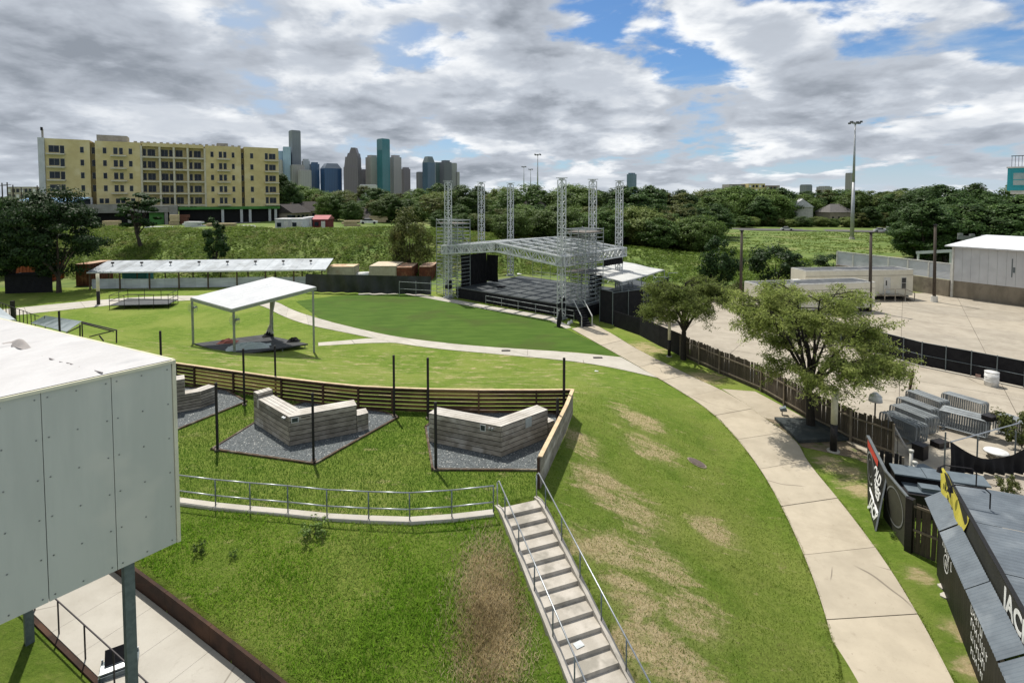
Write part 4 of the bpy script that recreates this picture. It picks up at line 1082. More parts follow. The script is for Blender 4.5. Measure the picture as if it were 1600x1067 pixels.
# things lying on it
def crumple(name, label, cat, c, sx_, sy_, hz, mat, rz=0, seed=1):
    r_ = random.Random(seed); n = 9; vs = []; q = Matrix.Rotation(rz, 3, 'Z')
    for i in range(n + 1):
        for j in range(n + 1):
            s, t_ = i / n * 2 - 1, j / n * 2 - 1; e = max(0, 1 - s * s) * max(0, 1 - t_ * t_)
            vs.append(V3(c) + q @ V3((s * sx_ * (1 + .12 * r_.random()), t_ * sy_ * (1 + .12 * r_.random()), .02 + hz * e * (.4 + r_.random() * .6))))
    m = MB(); m.add(vs, [(i * (n + 1) + j, (i + 1) * (n + 1) + j, (i + 1) * (n + 1) + j + 1, i * (n + 1) + j + 1) for i in range(n) for j in range(n)])
    b = m.build(name, mat, None, False); tag(b, label, cat); return b
crumple('plastic_sheet', 'pale grey crumpled plastic sheet on the pavilion deck', 'sheet', P(388, 543, dz_), 1.7, .8, .55, pm('clear_plastic', (.42, .47, .46), (.33, .38, .37), 4, .3), .35, 3)
crumple('red_bundle', 'dark red cloth bundle on the pavilion deck', 'bundle', P(356, 535, dz_), .8, .45, .45, pm('red_cloth', (.14, .04, .03), (.09, .03, .025), 4, .9), .2, 5)
crumple('black_bag', 'black bag lying at the right of the pavilion deck', 'bag', P(459, 533.5, dz_), .55, .3, .5, M_cloth, .2, 8)
crumple('dark_bundle', 'small dark bundle at the foot of the tied curtain', 'bundle', P(419, 525.5, dz_), .5, .35, .55, M_cloth, .7, 9)

# ================================================================== LITTLE FRAMES AT LEFT
M_gal = pm('galv_roof', (.40, .44, .45), (.33, .37, .38), 1.2, .5, coord='World')
Zr = 5.2
fr = thing('folding_canopy', P(120, 560, 3.0), 'small grey metal canopy with an open black frame behind the white roof', 'canopy')
qa = [P(48, 505, Zr - .7), P(70, 493.5, Zr), P(128, 502.5, Zr), P(104, 519, Zr - .7)]
for k in range(5):
    s0, s1 = k / 5 + .004, (k + 1) / 5 - .004; a, b, c, d = qa[0].lerp(qa[3], s0), qa[0].lerp(qa[3], s1), qa[1].lerp(qa[2], s1), qa[1].lerp(qa[2], s0)
    m = MB(); up = V3((0, 0, .03)); m.add([a, b, c, d, a + up, b + up, c + up, d + up], [(0, 3, 2, 1), (4, 5, 6, 7), (0, 1, 5, 4), (1, 2, 6, 5), (2, 3, 7, 6), (3, 0, 4, 7)]); m.build('roof_sheet', M_gal, fr)
for uv0, uv1 in (((128, 503), (182, 516)), ((128, 505), (178, 518)), ((182, 515), (182, 536)), ((125, 507), (125, 528)), ((125, 510), (104, 520)), ((140, 526), (176, 517)), ((155, 524), (162, 533))):
    m = MB(); m.tube(P(*uv0, Zr - .05) if uv0[1] < 512 else PY(*uv0, P(128, 503, Zr).y), PY(*uv1, P(128, 503, Zr).y), .045, 6); m.build('frame_bar', M_darkrail, fr)
for q in (qa[1], qa[2]):
    m = MB(); m.tube((q.x, q.y, 2.2), q, .04, 6); m.build('post', M_darkrail, fr)
bf = thing('black_picket_fence', P(20, 500), 'black picket fence running off the left edge beside the path', 'fence')
fp = [P(-60, 470), P(20, 503), P(62, 520)]
for i in range(2):
    a, b = fp[i], fp[i + 1]; a = V3((a.x, a.y, 0)); b = V3((b.x, b.y, 0)); n = int((b - a).length / 1.1)
    for k in range(n):
        c = a.lerp(b, k / n); m = MB(); m.tube(c, c + V3((0, 0, 1.75)), .04, 5); m.build('picket', M_black, bf)
    for h in (.3, 1.7):
        m = MB(); m.tube(a + V3((0, 0, h)), b + V3((0, 0, h)), .035, 5); m.build('rail', M_black, bf)
m = MB(); c = P(20.5, 500); m.box(c + V3((0, 0, 1.1)), (.3, .3, 2.2)); m.build('gate_post', M_black, bf)
m = MB(); q = [P(-40, 478, 4.6), P(-2, 480, 4.6), P(24, 500, 4.0), P(-30, 505, 4.0)]; up = V3((0, 0, .05))
m.add(q + [p + up for p in q], [(0, 3, 2, 1), (4, 5, 6, 7), (0, 1, 5, 4), (1, 2, 6, 5), (2, 3, 7, 6), (3, 0, 4, 7)])
for p in q: m.tube((p.x, p.y, 1.5), p, .05, 5)
tag(m.build('grey_roof', M_gal), 'small grey metal roof at the left edge behind the white roof', 'canopy')

# ================================================================== CLAD BOX ON COLUMNS (left foreground)
ZT, ZBt = 10.47, 6.42
C0 = P(268, 562, ZT); C1 = P(-7, 622, ZT); fd = (C1 - C0).normalized(); bdv = V3((fd.y, -fd.x, 0))
if bdv.x > 0: bdv = -bdv
bdv0 = bdv; bdv = (P(-7, 497, ZT) - C0).normalized()
fo = -bdv0                                   # outward normal of the visible face
FLN, BLN = 9.5, 15.0
M_poly = pm('polycarbonate', (.475, .488, .415), (.42, .435, .37), .9, .42, .08, coord='World', bscale=2.5, spec=.4, c3=(.50, .50, .42), s3=.6, stretch=(1.6, 1.6, .22), detail=7, objr=.03)
M_memb = pm('white_membrane', (.50, .49, .485), (.45, .44, .435), 1.3, .6, .5, coord='World', bscale=4, stretch=(1.2, .5, 1))
bx = thing('clad_box', C0 - V3((0, 0, ZT - ZBt)), 'raised box clad in pale translucent panels under a wrinkled white roof, left foreground', 'building')
def s_of_u(u):
    d = ray(u, 700); k = V3((d[0], d[1], 0)); e = fd
    return ((C0.y * k.x - C0.x * k.y) / (e.x * k.y - e.y * k.x)) * 1.0
sv = [0.02, s_of_u(176), s_of_u(66)]; wv = sv[2] - sv[1]
while sv[-1] < FLN - .5: sv.append(sv[-1] + wv)
for i in range(len(sv) - 1):
    a, b = C0 + fd * (sv[i] + .006), C0 + fd * (sv[i + 1] - .006); m = MB()
    m.par(V3((a.x, a.y, ZBt)), (b - a), fo * .05, V3((0, 0, ZT - ZBt - .02))); m.build('wall_panel', M_poly, bx)
M_screw = pm('screw', (.20, .21, .20), None, 3, .4, metal=.6)
m = MB()
for i in range(len(sv) - 1):
    for s in (sv[i] + .09, (sv[i] + sv[i + 1]) / 2 - .07, (sv[i] + sv[i + 1]) / 2 + .02, sv[i + 1] - .09):
        if s in ((sv[i] + sv[i + 1]) / 2 - .07,): continue
        for k in range(6):
            c = C0 + fd * s + fo * .05; z = ZBt + .10 + (ZT - ZBt - .28) * k / 5
            m.tube(V3((c.x, c.y, z)), V3((c.x, c.y, z)) + fo * .012, .014, 6)
o = m.build('screws', M_screw, bx); o['kind'] = 'stuff'
# back wall (towards the lawn) and side
p = C0 + bdv * .06; m = MB(); nbk = 10
for k in range(nbk):
    m = MB(); a = p + bdv * (BLN * k / nbk + .006); m.par(V3((a.x, a.y, ZBt)), bdv * (BLN / nbk - .012), fd * .05, V3((0, 0, ZT - ZBt - .02))); m.build('back_panel', M_poly, bx)
M_trim = pm('cream_trim', (.60, .58, .42), (.52, .50, .36), 3, .6)
m = MB(); m.box(C0 + fo * .04 - fd * .02 - V3((0, 0, (ZT - ZBt) / 2)), (.07, .07, ZT - ZBt), math.atan2(fd.y, fd.x)); m.build('corner_trim', M_trim, bx)
m = MB(); m.beam(C0 + fo * .075 - V3((0, 0, .03)), C0 + fd * FLN + fo * .075 - V3((0, 0, .03)), .05, .06); m.build('eave_trim', M_trim, bx)
m = MB(); a = C0 - fd * .03 - V3((0, 0, .02)); m.beam(a, a + bdv * BLN, .06, .06); m.build('eave_trim', M_trim, bx)
# floor slab
m = MB(); a = C0 + fd * .05 - fo * .02; m.par(V3((a.x, a.y, ZBt + .02)), fd * (FLN - .1), bdv * (BLN - .1), V3((0, 0, .18))); m.build('floor_slab', M_steeld, bx)
# wrinkled membrane
n1, n2 = 60, 300; vs = []; r_ = random.Random(5)
wr = [(r_.uniform(0, 1), r_.uniform(.02, .06), r_.uniform(6, 24), r_.uniform(-.35, .35), r_.uniform(0, 6)) for _ in range(16)]
for i in range(n1 + 1):
    for j in range(n2 + 1):
        s, t_ = i / n1, j / n2 ; p = C0 + fd * (s * FLN + .0) + bdv * (t_ * BLN * .995) + fo * .03
        z = 0
        for c_, a_, f_, k_, ph in wr:
            z += a_ * max(0, math.sin(t_ * BLN * f_ * .35 + k_ * s * FLN * 1.2 + ph)) ** 8 * (.2 + .8 * math.sin(s * 5 + ph + t_ * 3) ** 2)
        seam = abs(t_ * BLN - 1.55 - .25 * s * FLN + .12 * math.sin(s * 17)); z += .05 * math.exp(-(seam / .05) ** 2) * (.5 + .5 * math.sin(s * 31))
        edge = min(s * FLN, t_ * BLN, .5) / .5
        vs.append(p + V3((0, 0, .01 + z * edge)))
w_ = n2 + 1
m = MB(); m.add(vs, [(i * w_ + j, i * w_ + j + 1, (i + 1) * w_ + j + 1, (i + 1) * w_ + j) for i in range(n1) for j in range(n2)])
m.build('roof_membrane', M_memb, bx, True)
m = MB(); m.path([P(u, v, ZT + .035) for u, v in ((160, 582.5), (150, 580), (138, 576), (124, 574), (108, 568), (94, 566), (80, 561), (66, 557), (52, 552), (40, 549))], .016, 5); m.build('roof_seam', pm('seam_grey', (.22, .20, .20), (.12, .11, .11), 9, .8, coord='World'), bx)
# torn flap along the seam
m = MB(); vs = []; fp0 = P(2, 536, ZT + .05); fp1 = P(36, 546, ZT + .05); dv = (fp1 - fp0); nn = V3((-dv.y, dv.x, 0)).normalized()
for i in range(13):
    s = i / 12; hgt = .17 * math.sin(math.pi * s) ** 1.3 * (.35 + s)
    for j in range(5):
        t_ = j / 4; vs.append(fp0 + dv * s + nn * (.25 * t_ - .1 * t_ * t_) + V3((0, 0, hgt * math.sin(t_ * 1.9))))
m.add(vs, [(i * 5 + j, (i + 1) * 5 + j, (i + 1) * 5 + j + 1, i * 5 + j + 1) for i in range(12) for j in range(4)])
m.build('torn_flap', pm('flap_underside', (.35, .32, .30), (.28, .26, .25), 4, .8), bx, True)
# columns
for u, off in ((216, .55), (-120, .5)):
    s = s_of_u(u); p = C0 + fd * s + bdv * off; m = MB(); m.box(V3((p.x, p.y, ZBt / 2 - .2)), (.19, .19, ZBt + .4), math.atan2(fd.y, fd.x)); m.build('column', M_steeld, bx)
p = C0 + fd * .35 + bdv * 6.3; m = MB(); m.box(V3((p.x, p.y, ZBt / 2 - .2)), (.19, .19, ZBt + .4), math.atan2(fd.y, fd.x)); m.build('column', M_steeld, bx)
# cart under the box
c = P(188, 1083, 1.0); c.z = 1.0
ct = thing('utility_cart', c, 'grey metal cart with a tipped black lid beside the ramp railing', 'cart')
m = MB(); a0 = .55
for sx_, sy_ in product((-1, 1), (-1, 1)): m.box(c + Matrix.Rotation(a0, 3, 'Z') @ V3((sx_ * .38, sy_ * .26, 0)) + V3((0, 0, .45)), (.04, .04, .9), a0)
m.build('frame', M_steel, ct)
m = MB(); m.box(c + V3((0, 0, .70)), (.82, .56, .22), a0); m.build('tray', M_steeld, ct)
m = MB(); q = Matrix.Rotation(a0, 3, 'Z'); m.par(c + q @ V3((-.3, -.05, .9)), q @ V3((.62, 0, 0)), q @ V3((0, .2, .30)), q @ V3((0, -.03, .02))); m.build('lid', M_cloth, ct)
m = MB(); m.par(c + q @ V3((-.38, -.24, .83)), q @ V3((.7, 0, 0)), q @ V3((0, .26, .03)), q @ V3((0, 0, .04))); m.build('grille', M_steel, ct)
# ================================================================== RIGHT SIDE: FENCES AND YARD
M_fbrd = pm('fence_board', (.088, .072, .052), (.055, .044, .031), 2.5, .85, .4, stretch=(4, 4, .6), objr=.28, c3=(.17, .14, .10), s3=.8)
M_frail = pm('fence_rail', (.22, .185, .135), (.16, .13, .095), 3, .85)
def board_fence(label, pts, h, bw=.14, cap=False, mat=None, rails=(.3, 1.45), out=1, group=None, brd0=None, var=.05):
    t = thing('board_fence', pts[0], label, 'fence', group); mesh = {}
    r_ = random.Random(3)
    for a, b in zip(pts[:-1], pts[1:]):
        d = (b - a); L_ = d.length; d = d.normalized(); nn = V3((d.y, -d.x, 0)) * out; n = int(L_ / (bw + .008)); ang = math.atan2(d.y, d.x)
        for k in range(n):
            c = a + d * ((k + .5) * L_ / n); key = round(h + var * r_.choice((-1, 0, 1)), 2)
            if key not in mesh:
                mb = MB(); mb.box((0, 0, key / 2), (bw, .022, key)); me_ = bpy.data.meshes.new('board'); me_.from_pydata(mb.v, [], mb.f); me_.materials.append(mat or M_fbrd); mesh[key] = me_
            o = bpy.data.objects.new('board', mesh[key]); COL.objects.link(o); o.parent = t
            o.location = V3((c.x, c.y, .02)) - V3(t['_o']); o.rotation_euler = (r_.uniform(-.012, .012), r_.uniform(-.02, .02), ang)
        for z in rails:
            m = MB(); m.beam(a + nn * .04 + V3((0, 0, z)), b + nn * .04 + V3((0, 0, z)), .045, .09); m.build('rail', M_frail, t)
        np_ = max(1, int(L_ / 2.4))
        for k in range(np_ + 1):
            c = a.lerp(b, k / np_) + nn * .075; m = MB(); m.box(c + V3((0, 0, h / 2)), (.09, .09, h), ang); m.build('post', M_frail, t)
    return t
fpts = [P(u, v) for u, v in ((1064, 556), (1125, 584), (1190, 612), (1268, 658), (1330, 690), (1396, 714))]
board_fence('long weathered timber board fence between the path and the parking lot', fpts, 1.85, out=1)
lean = P(1408, 712); m = MB(); m.tube(lean + V3((.5, 0, 0)), lean + V3((-.15, 1.0, 1.95)), .06, 8); tag(m.build('leaning_pipe', pm('pale_pipe', (.5, .47, .42), None, 3, .7)), 'pale pipe leaning on the end of the timber fence', 'pipe')
board_fence('short brown board fence at the end of the signs, beside the bar', [P(1421, 861), P(1497, 893)], 1.95, bw=.15, mat=M_fbrd, rails=(.95, 1.9), out=1)
M_blkb = pm('black_board', (.014, .013, .013), (.022, .02, .018), 3, .75, .3, objr=.2)
board_fence('black painted board panel standing behind the signs', [V3((17.3, 24.5, 0)), V3((18.2, 23.9, 0))], 1.95, bw=.16, mat=M_blkb, rails=(.5,), out=1)
# rubber mat platform
mp = [P(1210, 656), P(1272, 659), P(1326, 689), P(1248, 693)]
m = MB(); m.prism([p.xy[:] for p in mp], .03, .20); tag(m.build('dark_mat_platform', pm('dark_mat', (.045, .055, .055), (.03, .037, .038), 1.5, .7, .2, coord='World', c3=(.07, .075, .07), s3=1.1)), 'low dark rubber-topped platform under the large tree', 'platform')
# bare earth under the tree
m = MB(); m.prism([p.xy[:] for p in (P(1192, 652), P(1262, 664), P(1326, 690), P(1395, 716), P(1385, 735), P(1330, 715), P(1252, 698), P(1245, 688))], .004, .012)
tag(m.build('bare_earth', pm('earth', (.15, .115, .075), (.22, .18, .125), 1.2, .95, .4, coord='World', c3=(.10, .12, .04), s3=1.4)), kind='structure')
c = P(1222, 648); t = thing('spot_light', c, 'small grey spotlight on the ground by the dark platform', 'lamp')
m = MB(); m.tube(c, c + V3((0, 0, .25)), .03, 6); m.build('stake', M_black, t)
m = MB(); m.tube(c + V3((-.15, 0, .35)), c + V3((.2, -.1, .45)), .13, 10, .2); m.build('head', M_steeld, t)
c = P(1366, 682); t = thing('globe_lamp', c, 'white dome lamp hanging above the timber fence under the tree', 'lamp')
m = MB(); m.tube(c + V3((0, 0, 2.1)), c + V3((0, 0, 2.45)), .36, 14, .3); m.tube(c + V3((0, 0, 2.45)), c + V3((0, 0, 2.62)), .3, 14, .1); m.build('dome', pm('lamp_white', (.72, .72, .7), None, 3, .4), t, True)
m = MB(); m.tube(c, c + V3((0, 0, 2.15)), .04, 6); m.build('stem', M_black, t)
# manhole and drains
c = hit(1089, 724); m = MB(); sl = V3((H(c.x + .3, c.y) - H(c.x - .3, c.y), H(c.x, c.y + .3) - H(c.x, c.y - .3), 0)) / .6
vs = [c]; n = 28
mh = thing('manhole', c, 'round manhole cover with a concrete collar on the lawn bank', 'manhole')
for rr, nm, mt, dz_ in ((.46, 'collar', pm('collar_conc', (.26, .22, .16), (.19, .16, .11), 5, .9), .03), (.38, 'cover', pm('iron_cover', (.13, .10, .085), (.09, .07, .06), 8, .7), .05)):
    m = MB(); pts = [c + V3((math.cos(a) * rr, math.sin(a) * rr, sl.x * math.cos(a) * rr + sl.y * math.sin(a) * rr + dz_)) for a in np.linspace(0, 2 * math.pi, n + 1)[:-1]]
    low = [p - V3((0, 0, .1)) for p in pts]; m.add(pts + low, [tuple(range(n))] + [(i, i + n, (i + 1) % n + n, (i + 1) % n) for i in range(n)]); m.build(nm, mt, mh)
for u, v, lab in ((790.5, 548.5, 'dark drain grate in the pale path left of the junction'), (934, 559.5, 'dark drain grate in the pale path near the junction')):
    c = P(u, v); t = thing('drain_grate', c, lab, 'drain'); 
    for k in range(4):
        m = MB(); m.box(c + V3((0, .09 * k - .14, .05)), (.8, .06, .03)); m.build('bar', M_black, t)
# stepping stones
for k, (u, v, lab) in enumerate(((1477, 905, 'farthest flat pale stone in the grass by the bar'), (1476, 917.5, 'middle flat pale stone in the grass by the bar'), (1480, 932, 'nearest and largest flat pale stone in the grass by the bar'))):
    c = P(u, v); m = MB(); r_ = random.Random(k); m.prism([(c.x + math.cos(a) * .24 * r_.uniform(.8, 1.15), c.y + math.sin(a) * .16 * r_.uniform(.8, 1.15)) for a in np.linspace(0, 6.28, 9)[:-1]], 0, .05); tag(m.build('stepping_stone', M_pale), lab, 'stone', 'stones by the bar')
c = P(1487, 885); m = MB(); m.tube(c, c + V3((0, 0, .45)), .13, 8, .10); tag(m.build('white_bucket', pm('white_plastic', (.7, .7, .68))), 'pale bucket at the foot of the brown fence by the bar', 'bucket')

# ---------- text
def text_mesh(body, size, extrude=.004):
    cu = bpy.data.curves.new('txt', 'FONT'); cu.body = body; cu.size = size; cu.extrude = extrude; cu.align_x = 'CENTER'; cu.offset = .028 * size
    o = bpy.data.objects.new('txt', cu); COL.objects.link(o); dg = bpy.context.evaluated_depsgraph_get(); me_ = bpy.data.meshes.new_from_object(o.evaluated_get(dg)); bpy.data.objects.remove(o); return me_
M_wlet = pm('white_letters', (.78, .78, .76), None, 3, .6)
def put_text(body, size, org, xdir, ydir, par, mat=None, name='lettering', sxx=1.0):
    me_ = text_mesh(body, size); me_.materials.append(mat or M_wlet); x = V3(xdir).normalized(); y = V3(ydir).normalized(); z = x.cross(y).normalized(); y = z.cross(x)
    o = bpy.data.objects.new(name, me_); COL.objects.link(o); o.parent = par; M4 = Matrix((x * sxx, y, z)).transposed().to_4x4(); M4.translation = V3(org) - V3(par['_o']); o.matrix_local = M4; return o
# leaning sign
bfp, bnp = P(1355.5, 786), P(1367, 829); tn, tfp = V3((16.25, 22.25, 2.0)), V3((17.15, 24.85, 2.5))
sg = thing('advert_board', (bfp + bnp) / 2, 'leaning black advert board with white lettering beside the path', 'sign')
nrm_ = (bnp - bfp).cross(tfp - bfp).normalized()
if nrm_.x > 0: nrm_ = -nrm_
M_sign = pm('sign_black', (.014, .015, .014), (.022, .022, .019), 2, .55, coord='World')
M_sfrm = pm('sign_frame', (.13, .145, .15), (.10, .11, .115), 4, .5)
m = MB(); q = [bfp, bnp, tn, tfp]; m.add(q + [p - nrm_ * .07 for p in q], [(0, 1, 2, 3), (7, 6, 5, 4), (0, 4, 5, 1), (1, 5, 6, 2), (2, 6, 7, 3), (3, 7, 4, 0)]); m.build('panel', M_sign, sg)
m = MB(); m.beam(tfp - nrm_ * .03, tn - nrm_ * .03, .12, .06); m.beam(bnp - nrm_ * .03, tn - nrm_ * .03, .06, .06); m.build('frame', M_sfrm, sg)
def sgp(s, t_): return bfp.lerp(bnp, s).lerp(tfp.lerp(tn, s), t_) + nrm_ * .012
xd = (sgp(1, .4) - sgp(0, .4)); yd = (sgp(.5, 1) - sgp(.5, 0))
for body, sz, s_, t_ in (('OLD', .60, .62, .64), ('TIMES', .56, .60, .43), ('JACK', .60, .60, .07)): put_text(body, sz, sgp(s_, t_), xd, yd, sg)
m = MB(); a_, b_ = sgp(.25, .33), sgp(.98, .30); m.beam(a_, b_, .01, .03, yd); a_, b_ = sgp(.25, .30), sgp(.98, .27); m.beam(a_, b_, .01, .03, yd); m.build('lettering_rule', M_wlet, sg)
m = MB(); 
def onface(poly, lift=.012): return [bfp.lerp(bnp, s).lerp(tfp.lerp(tn, s), t_) + nrm_ * lift for s, t_ in poly]
m.add(onface([(.05, .86), (.62, .86), (.62, .97), (.05, .97)]), [(0, 1, 2, 3)]); m.build('red_emblem', pm('red_print', (.42, .05, .03), None, 3, .6), sg)
M_gprint = pm('grey_print', (.17, .175, .17), None, 3, .6)
m = MB()
for rr0, rr1 in ((.30, .26), (.17, .15)):
    n = 28; ring = [(.24 + math.cos(a) * r_ * .75, .62 + math.sin(a) * r_ * .8) for r_ in (rr0, rr1) for a in np.linspace(0, 2 * math.pi, n + 1)[:-1]]
    ring = [(max(.02, s), t_) for s, t_ in ring]; m.add(onface(ring), [(i, (i + 1) % n, (i + 1) % n + n, i + n) for i in range(n)])
m.build('ring_emblem', M_gprint, sg)
m = MB(); m.beam(P(1372, 800) + V3((.9, .2, 0)), sgp(.5, .9) - nrm_ * .1, .06); m.build('prop', M_black, sg)
# ring sign
a, b = P(1400, 840), P(1415, 859); r2 = thing('ring_sign', a, 'grey-olive board with a pale ring print at the corner post', 'sign')
nn = V3((-(b - a).y, (b - a).x, 0)).normalized()
nn = nn if nn.x < 0 else -nn
m = MB(); m.par(V3((16.2, 22.3, .05)), V3((b.x - 16.2, b.y - 22.3, 0)), -nn * .05, V3((0, 0, 2.1))); m.build('panel', pm('olive_board', (.05, .05, .035), (.038, .038, .028), 2, .6), r2)
p0 = V3((16.2, 22.3, .05)); dv = V3((b.x - 16.2, b.y - 22.3, 0)); nv = V3((dv.y, -dv.x, 0)).normalized(); nv = nv if nv.x < 0 else -nv
m = MB(); n = 36; ring = [p0 + dv * (.5 + math.cos(a_) * rr * .62) + V3((0, 0, 1.1 + math.sin(a_) * rr * 1.25)) + nv * .02 for rr in (.62, .57) for a_ in np.linspace(0, 2 * math.pi, n + 1)[:-1]]
m.add(ring, [(i, (i + 1) % n, (i + 1) % n + n, i + n) for i in range(n)]); m.build('ring_print', M_gprint, r2)
m = MB(); m.beam(p0 + V3((0, 0, 2.12)), p0 + dv + V3((0, 0, 2.12)), .1, .06); m.build('frame', M_sfrm, r2)
m = MB(); c = P(1420, 861); m.box(c + V3((0, 0, 1.08)), (.24, .24, 2.16), .5); tag(m.build('corner_post', M_black), 'thick black square post between the ring sign and the brown fence', 'post')

# ---------- the bar
M_corr = pm('corrugated_blue', (.13, .155, .178), (.095, .115, .135), 1.2, .55, metal=.1, spec=.4, coord='World', c3=(.18, .205, .225), s3=.7)
f0, f1 = V3((16.2, 20.1, 0)), V3((12.3, 12.75, 0)); bd_ = (f1 - f0).normalized(); bn_ = V3((-bd_.y, bd_.x, 0)); bn_ = bn_ if bn_.x > 0 else -bn_
BL = 11.0
bar = thing('drinks_bar', f0 + bd_ * 4, 'black boarded bar with blue-grey corrugated roofs and white print, right foreground', 'bar')
M_bwall = pm('bar_black', (.006, .006, .006), (.012, .011, .010), 3, .6, .2, stretch=(4, 4, .7), objr=.3)
nb_ = int(BL / .22)
for k in range(6, nb_):
    m = MB(); a = f0 + bd_ * (BL * k / nb_ + .003) + bn_ * .20; m.par(a, bd_ * (BL / nb_ - .006), bn_ * .03, V3((0, 0, 2.15))); m.build('wall_board', M_bwall, bar)
m = MB(); a = f0 + bn_ * .20 + bd_ * 1.26; m.par(a, bn_ * 4.5, bd_ * .04, V3((0, 0, 2.3))); m.build('end_wall', M_bwall, bar)
def corr(par, name, o, along, across, n, amp=.018, drop=None):
    """a corrugated sheet: waves advance along, ridges run across"""
    m = MB(); vs = []
    for k in range(n * 6 + 1):
        z = amp * math.sin(k / 6 * 2 * math.pi); p = o + along * (k / (n * 6)); vs += [p + V3((0, 0, z)), p + across + V3((0, 0, z))]
    m.add(vs, [(2 * k, 2 * k + 1, 2 * k + 3, 2 * k + 2) for k in range(n * 6)]); return m.build(name, M_corr, par, True)
seg = [(0, 2.30), (2.36, 5.4), (5.46, 8.2), (8.26, BL)]
for k, (s0, s1) in enumerate(seg): corr(bar, 'awning_sheet', f0 + bd_ * s0 + V3((0, 0, 2.2 - .02 * (k % 2))), bd_ * (s1 - s0), bn_ * .56 + V3((0, 0, .46)), int((s1 - s0) / .13), .014)
m = MB(); a = f0 + V3((0, 0, 2.12)) + bn_ * .02; m.par(a, bd_ * BL, bn_ * .05, V3((0, 0, .07))); m.build('awning_edge', M_bwall, bar)
g0 = f0 + bn_ * .60
m = MB(); m.par(g0 + V3((0, 0, 2.55)), bd_ * BL, bn_ * .08, V3((0, 0, .78))); m.build('parapet_sign', pm('parapet_black', (.012, .013, .012), (.02, .021, .018), 2, .6, coord='World'), bar)
m = MB(); m.par(g0 + V3((0, 0, 3.33)) - bn_ * .02, bd_ * BL, bn_ * .12, V3((0, 0, .03))); m.build('parapet_cap', M_bwall, bar)
for k in range(4):
    s0, s1 = k * 2.75 + .02, (k + 1) * 2.75 - .02
    corr(bar, 'roof_sheet', g0 + bn_ * .10 + bd_ * s0 + V3((0, 0, 3.02)), bd_ * (s1 - s0), bn_ * 5.2 + V3((0, 0, .15)), int((s1 - s0) / .17), .022)
put_text('JACK', .80, g0 + bd_ * 7.35 - bn_ * .012 + V3((0, 0, 2.66)), bd_, (0, 0, 1), bar)
# worn white print on the front wall: strokes that can no longer be read
m = MB(); r_ = random.Random(11)
def stroke(s, z, ds, dz__, w_):
    a = f0 + bd_ * s + bn_ * .195 + V3((0, 0, z)); m.beam(a, a + bd_ * ds + V3((0, 0, dz__)), .006, w_, (0, 0, 1) if abs(dz__) < abs(ds) else tuple(bd_))
for k in range(7): stroke(2.0 + .13 * k, 1.75 - .02 * k, .05 * (k % 3 - 1), -.22 + .05 * (k % 2), .045)
for k in range(20):
    a = k / 20 * 2 * math.pi; stroke(2.45 + .28 * math.cos(a), 1.15 + .28 * math.sin(a), -.09 * math.sin(a), .09 * math.cos(a), .025)
for k in range(4): stroke(2.32 + .08 * k, 1.05, .04, .2, .03)
stroke(3.05, 1.6, .0, -.3, .05); stroke(3.02, 1.3, .1, .0, .05)
for row, (z, n, hh) in enumerate(((1.75, 7, .32), (1.32, 9, .26), (.92, 8, .26), (.5, 7, .24))):
    for k in range(n):
        s = 5.3 + .17 * k + row * .05; stroke(s, z, .02 * (k % 3), -hh * r_.uniform(.7, 1), .04)
        if r_.random() < .6: stroke(s, z - hh * r_.random(), .1, .0, .035)
m.build('worn_print', M_wlet, bar)
# yellow banner laid against the parapet
yb = thing('yellow_banner', g0 + V3((0, 0, 3.4)), 'wrinkled yellow banner draped over the parapet of the bar', 'banner')
m = MB(); vs = []; n1, n2 = 26, 8
for i in range(n1 + 1):
    s = i / n1
    wid = .66 * min(1, s / .14 + .12) * min(1, (1 - s) / .16 + .06)
    for j in range(n2 + 1):
        t_ = j / n2; p = g0 + bd_ * (-.3 + s * 3.5) - bn_ * (.02 + .05 * (1 + math.sin(s * 11 + t_ * 3)) * (1 - t_ * .5)) + V3((0, 0, 3.42 - s * .10 - (1 - t_) * wid * 1.35)) + bn_ * (t_ * .06)
        vs.append(p)
w_ = n2 + 1
m.add(vs, [(i * w_ + j, (i + 1) * w_ + j, (i + 1) * w_ + j + 1, i * w_ + j + 1) for i in range(n1) for j in range(n2)]); m.build('cloth', pm('yellow_cloth', (.50, .44, .07), (.40, .35, .05), 3, .8, coord='World'), yb, True)
m = MB()
for k, (s, z, ds, dz__) in enumerate(((.62, 3.2, .0, -.20), (.78, 3.24, .03, -.15), (.9, 3.22, .02, -.14), (1.0, 3.16, .04, -.1), (1.2, 3.05, .02, -.16), (1.32, 3.0, 0, -.14))):
    a = g0 + bd_ * s - bn_ * .16 + V3((0, 0, z)); m.beam(a, a + bd_ * ds + V3((0, 0, dz__)), .01, .045, tuple(bd_))
m.build('print', M_black, yb)
for k, s in enumerate((.15, 1.7)):
    lp = thing('gooseneck_lamp', g0 + bd_ * s + V3((0, 0, 3.35)), ('thin black gooseneck lamp over the far end of the yellow banner', 'thin black gooseneck lamp over the near end of the yellow banner')[k], 'lamp', 'bar gooseneck lamps')
    a = g0 + bd_ * s + bn_ * .9 + V3((0, 0, 3.1)); m = MB(); m.path([a, a + V3((0, 0, .55)), a - bn_ * .15 + V3((0, 0, .68)), a - bn_ * .95 + V3((0, 0, .62)), a - bn_ * 1.1 + V3((0, 0, .5))], .022, 6); m.build('arm', M_black, lp)
    m = MB(); c = a - bn_ * 1.1 + V3((0, 0, .5)); m.tube(c, c - V3((0, 0, .18)), .05, 8, .10); m.build('shade', M_black, lp)
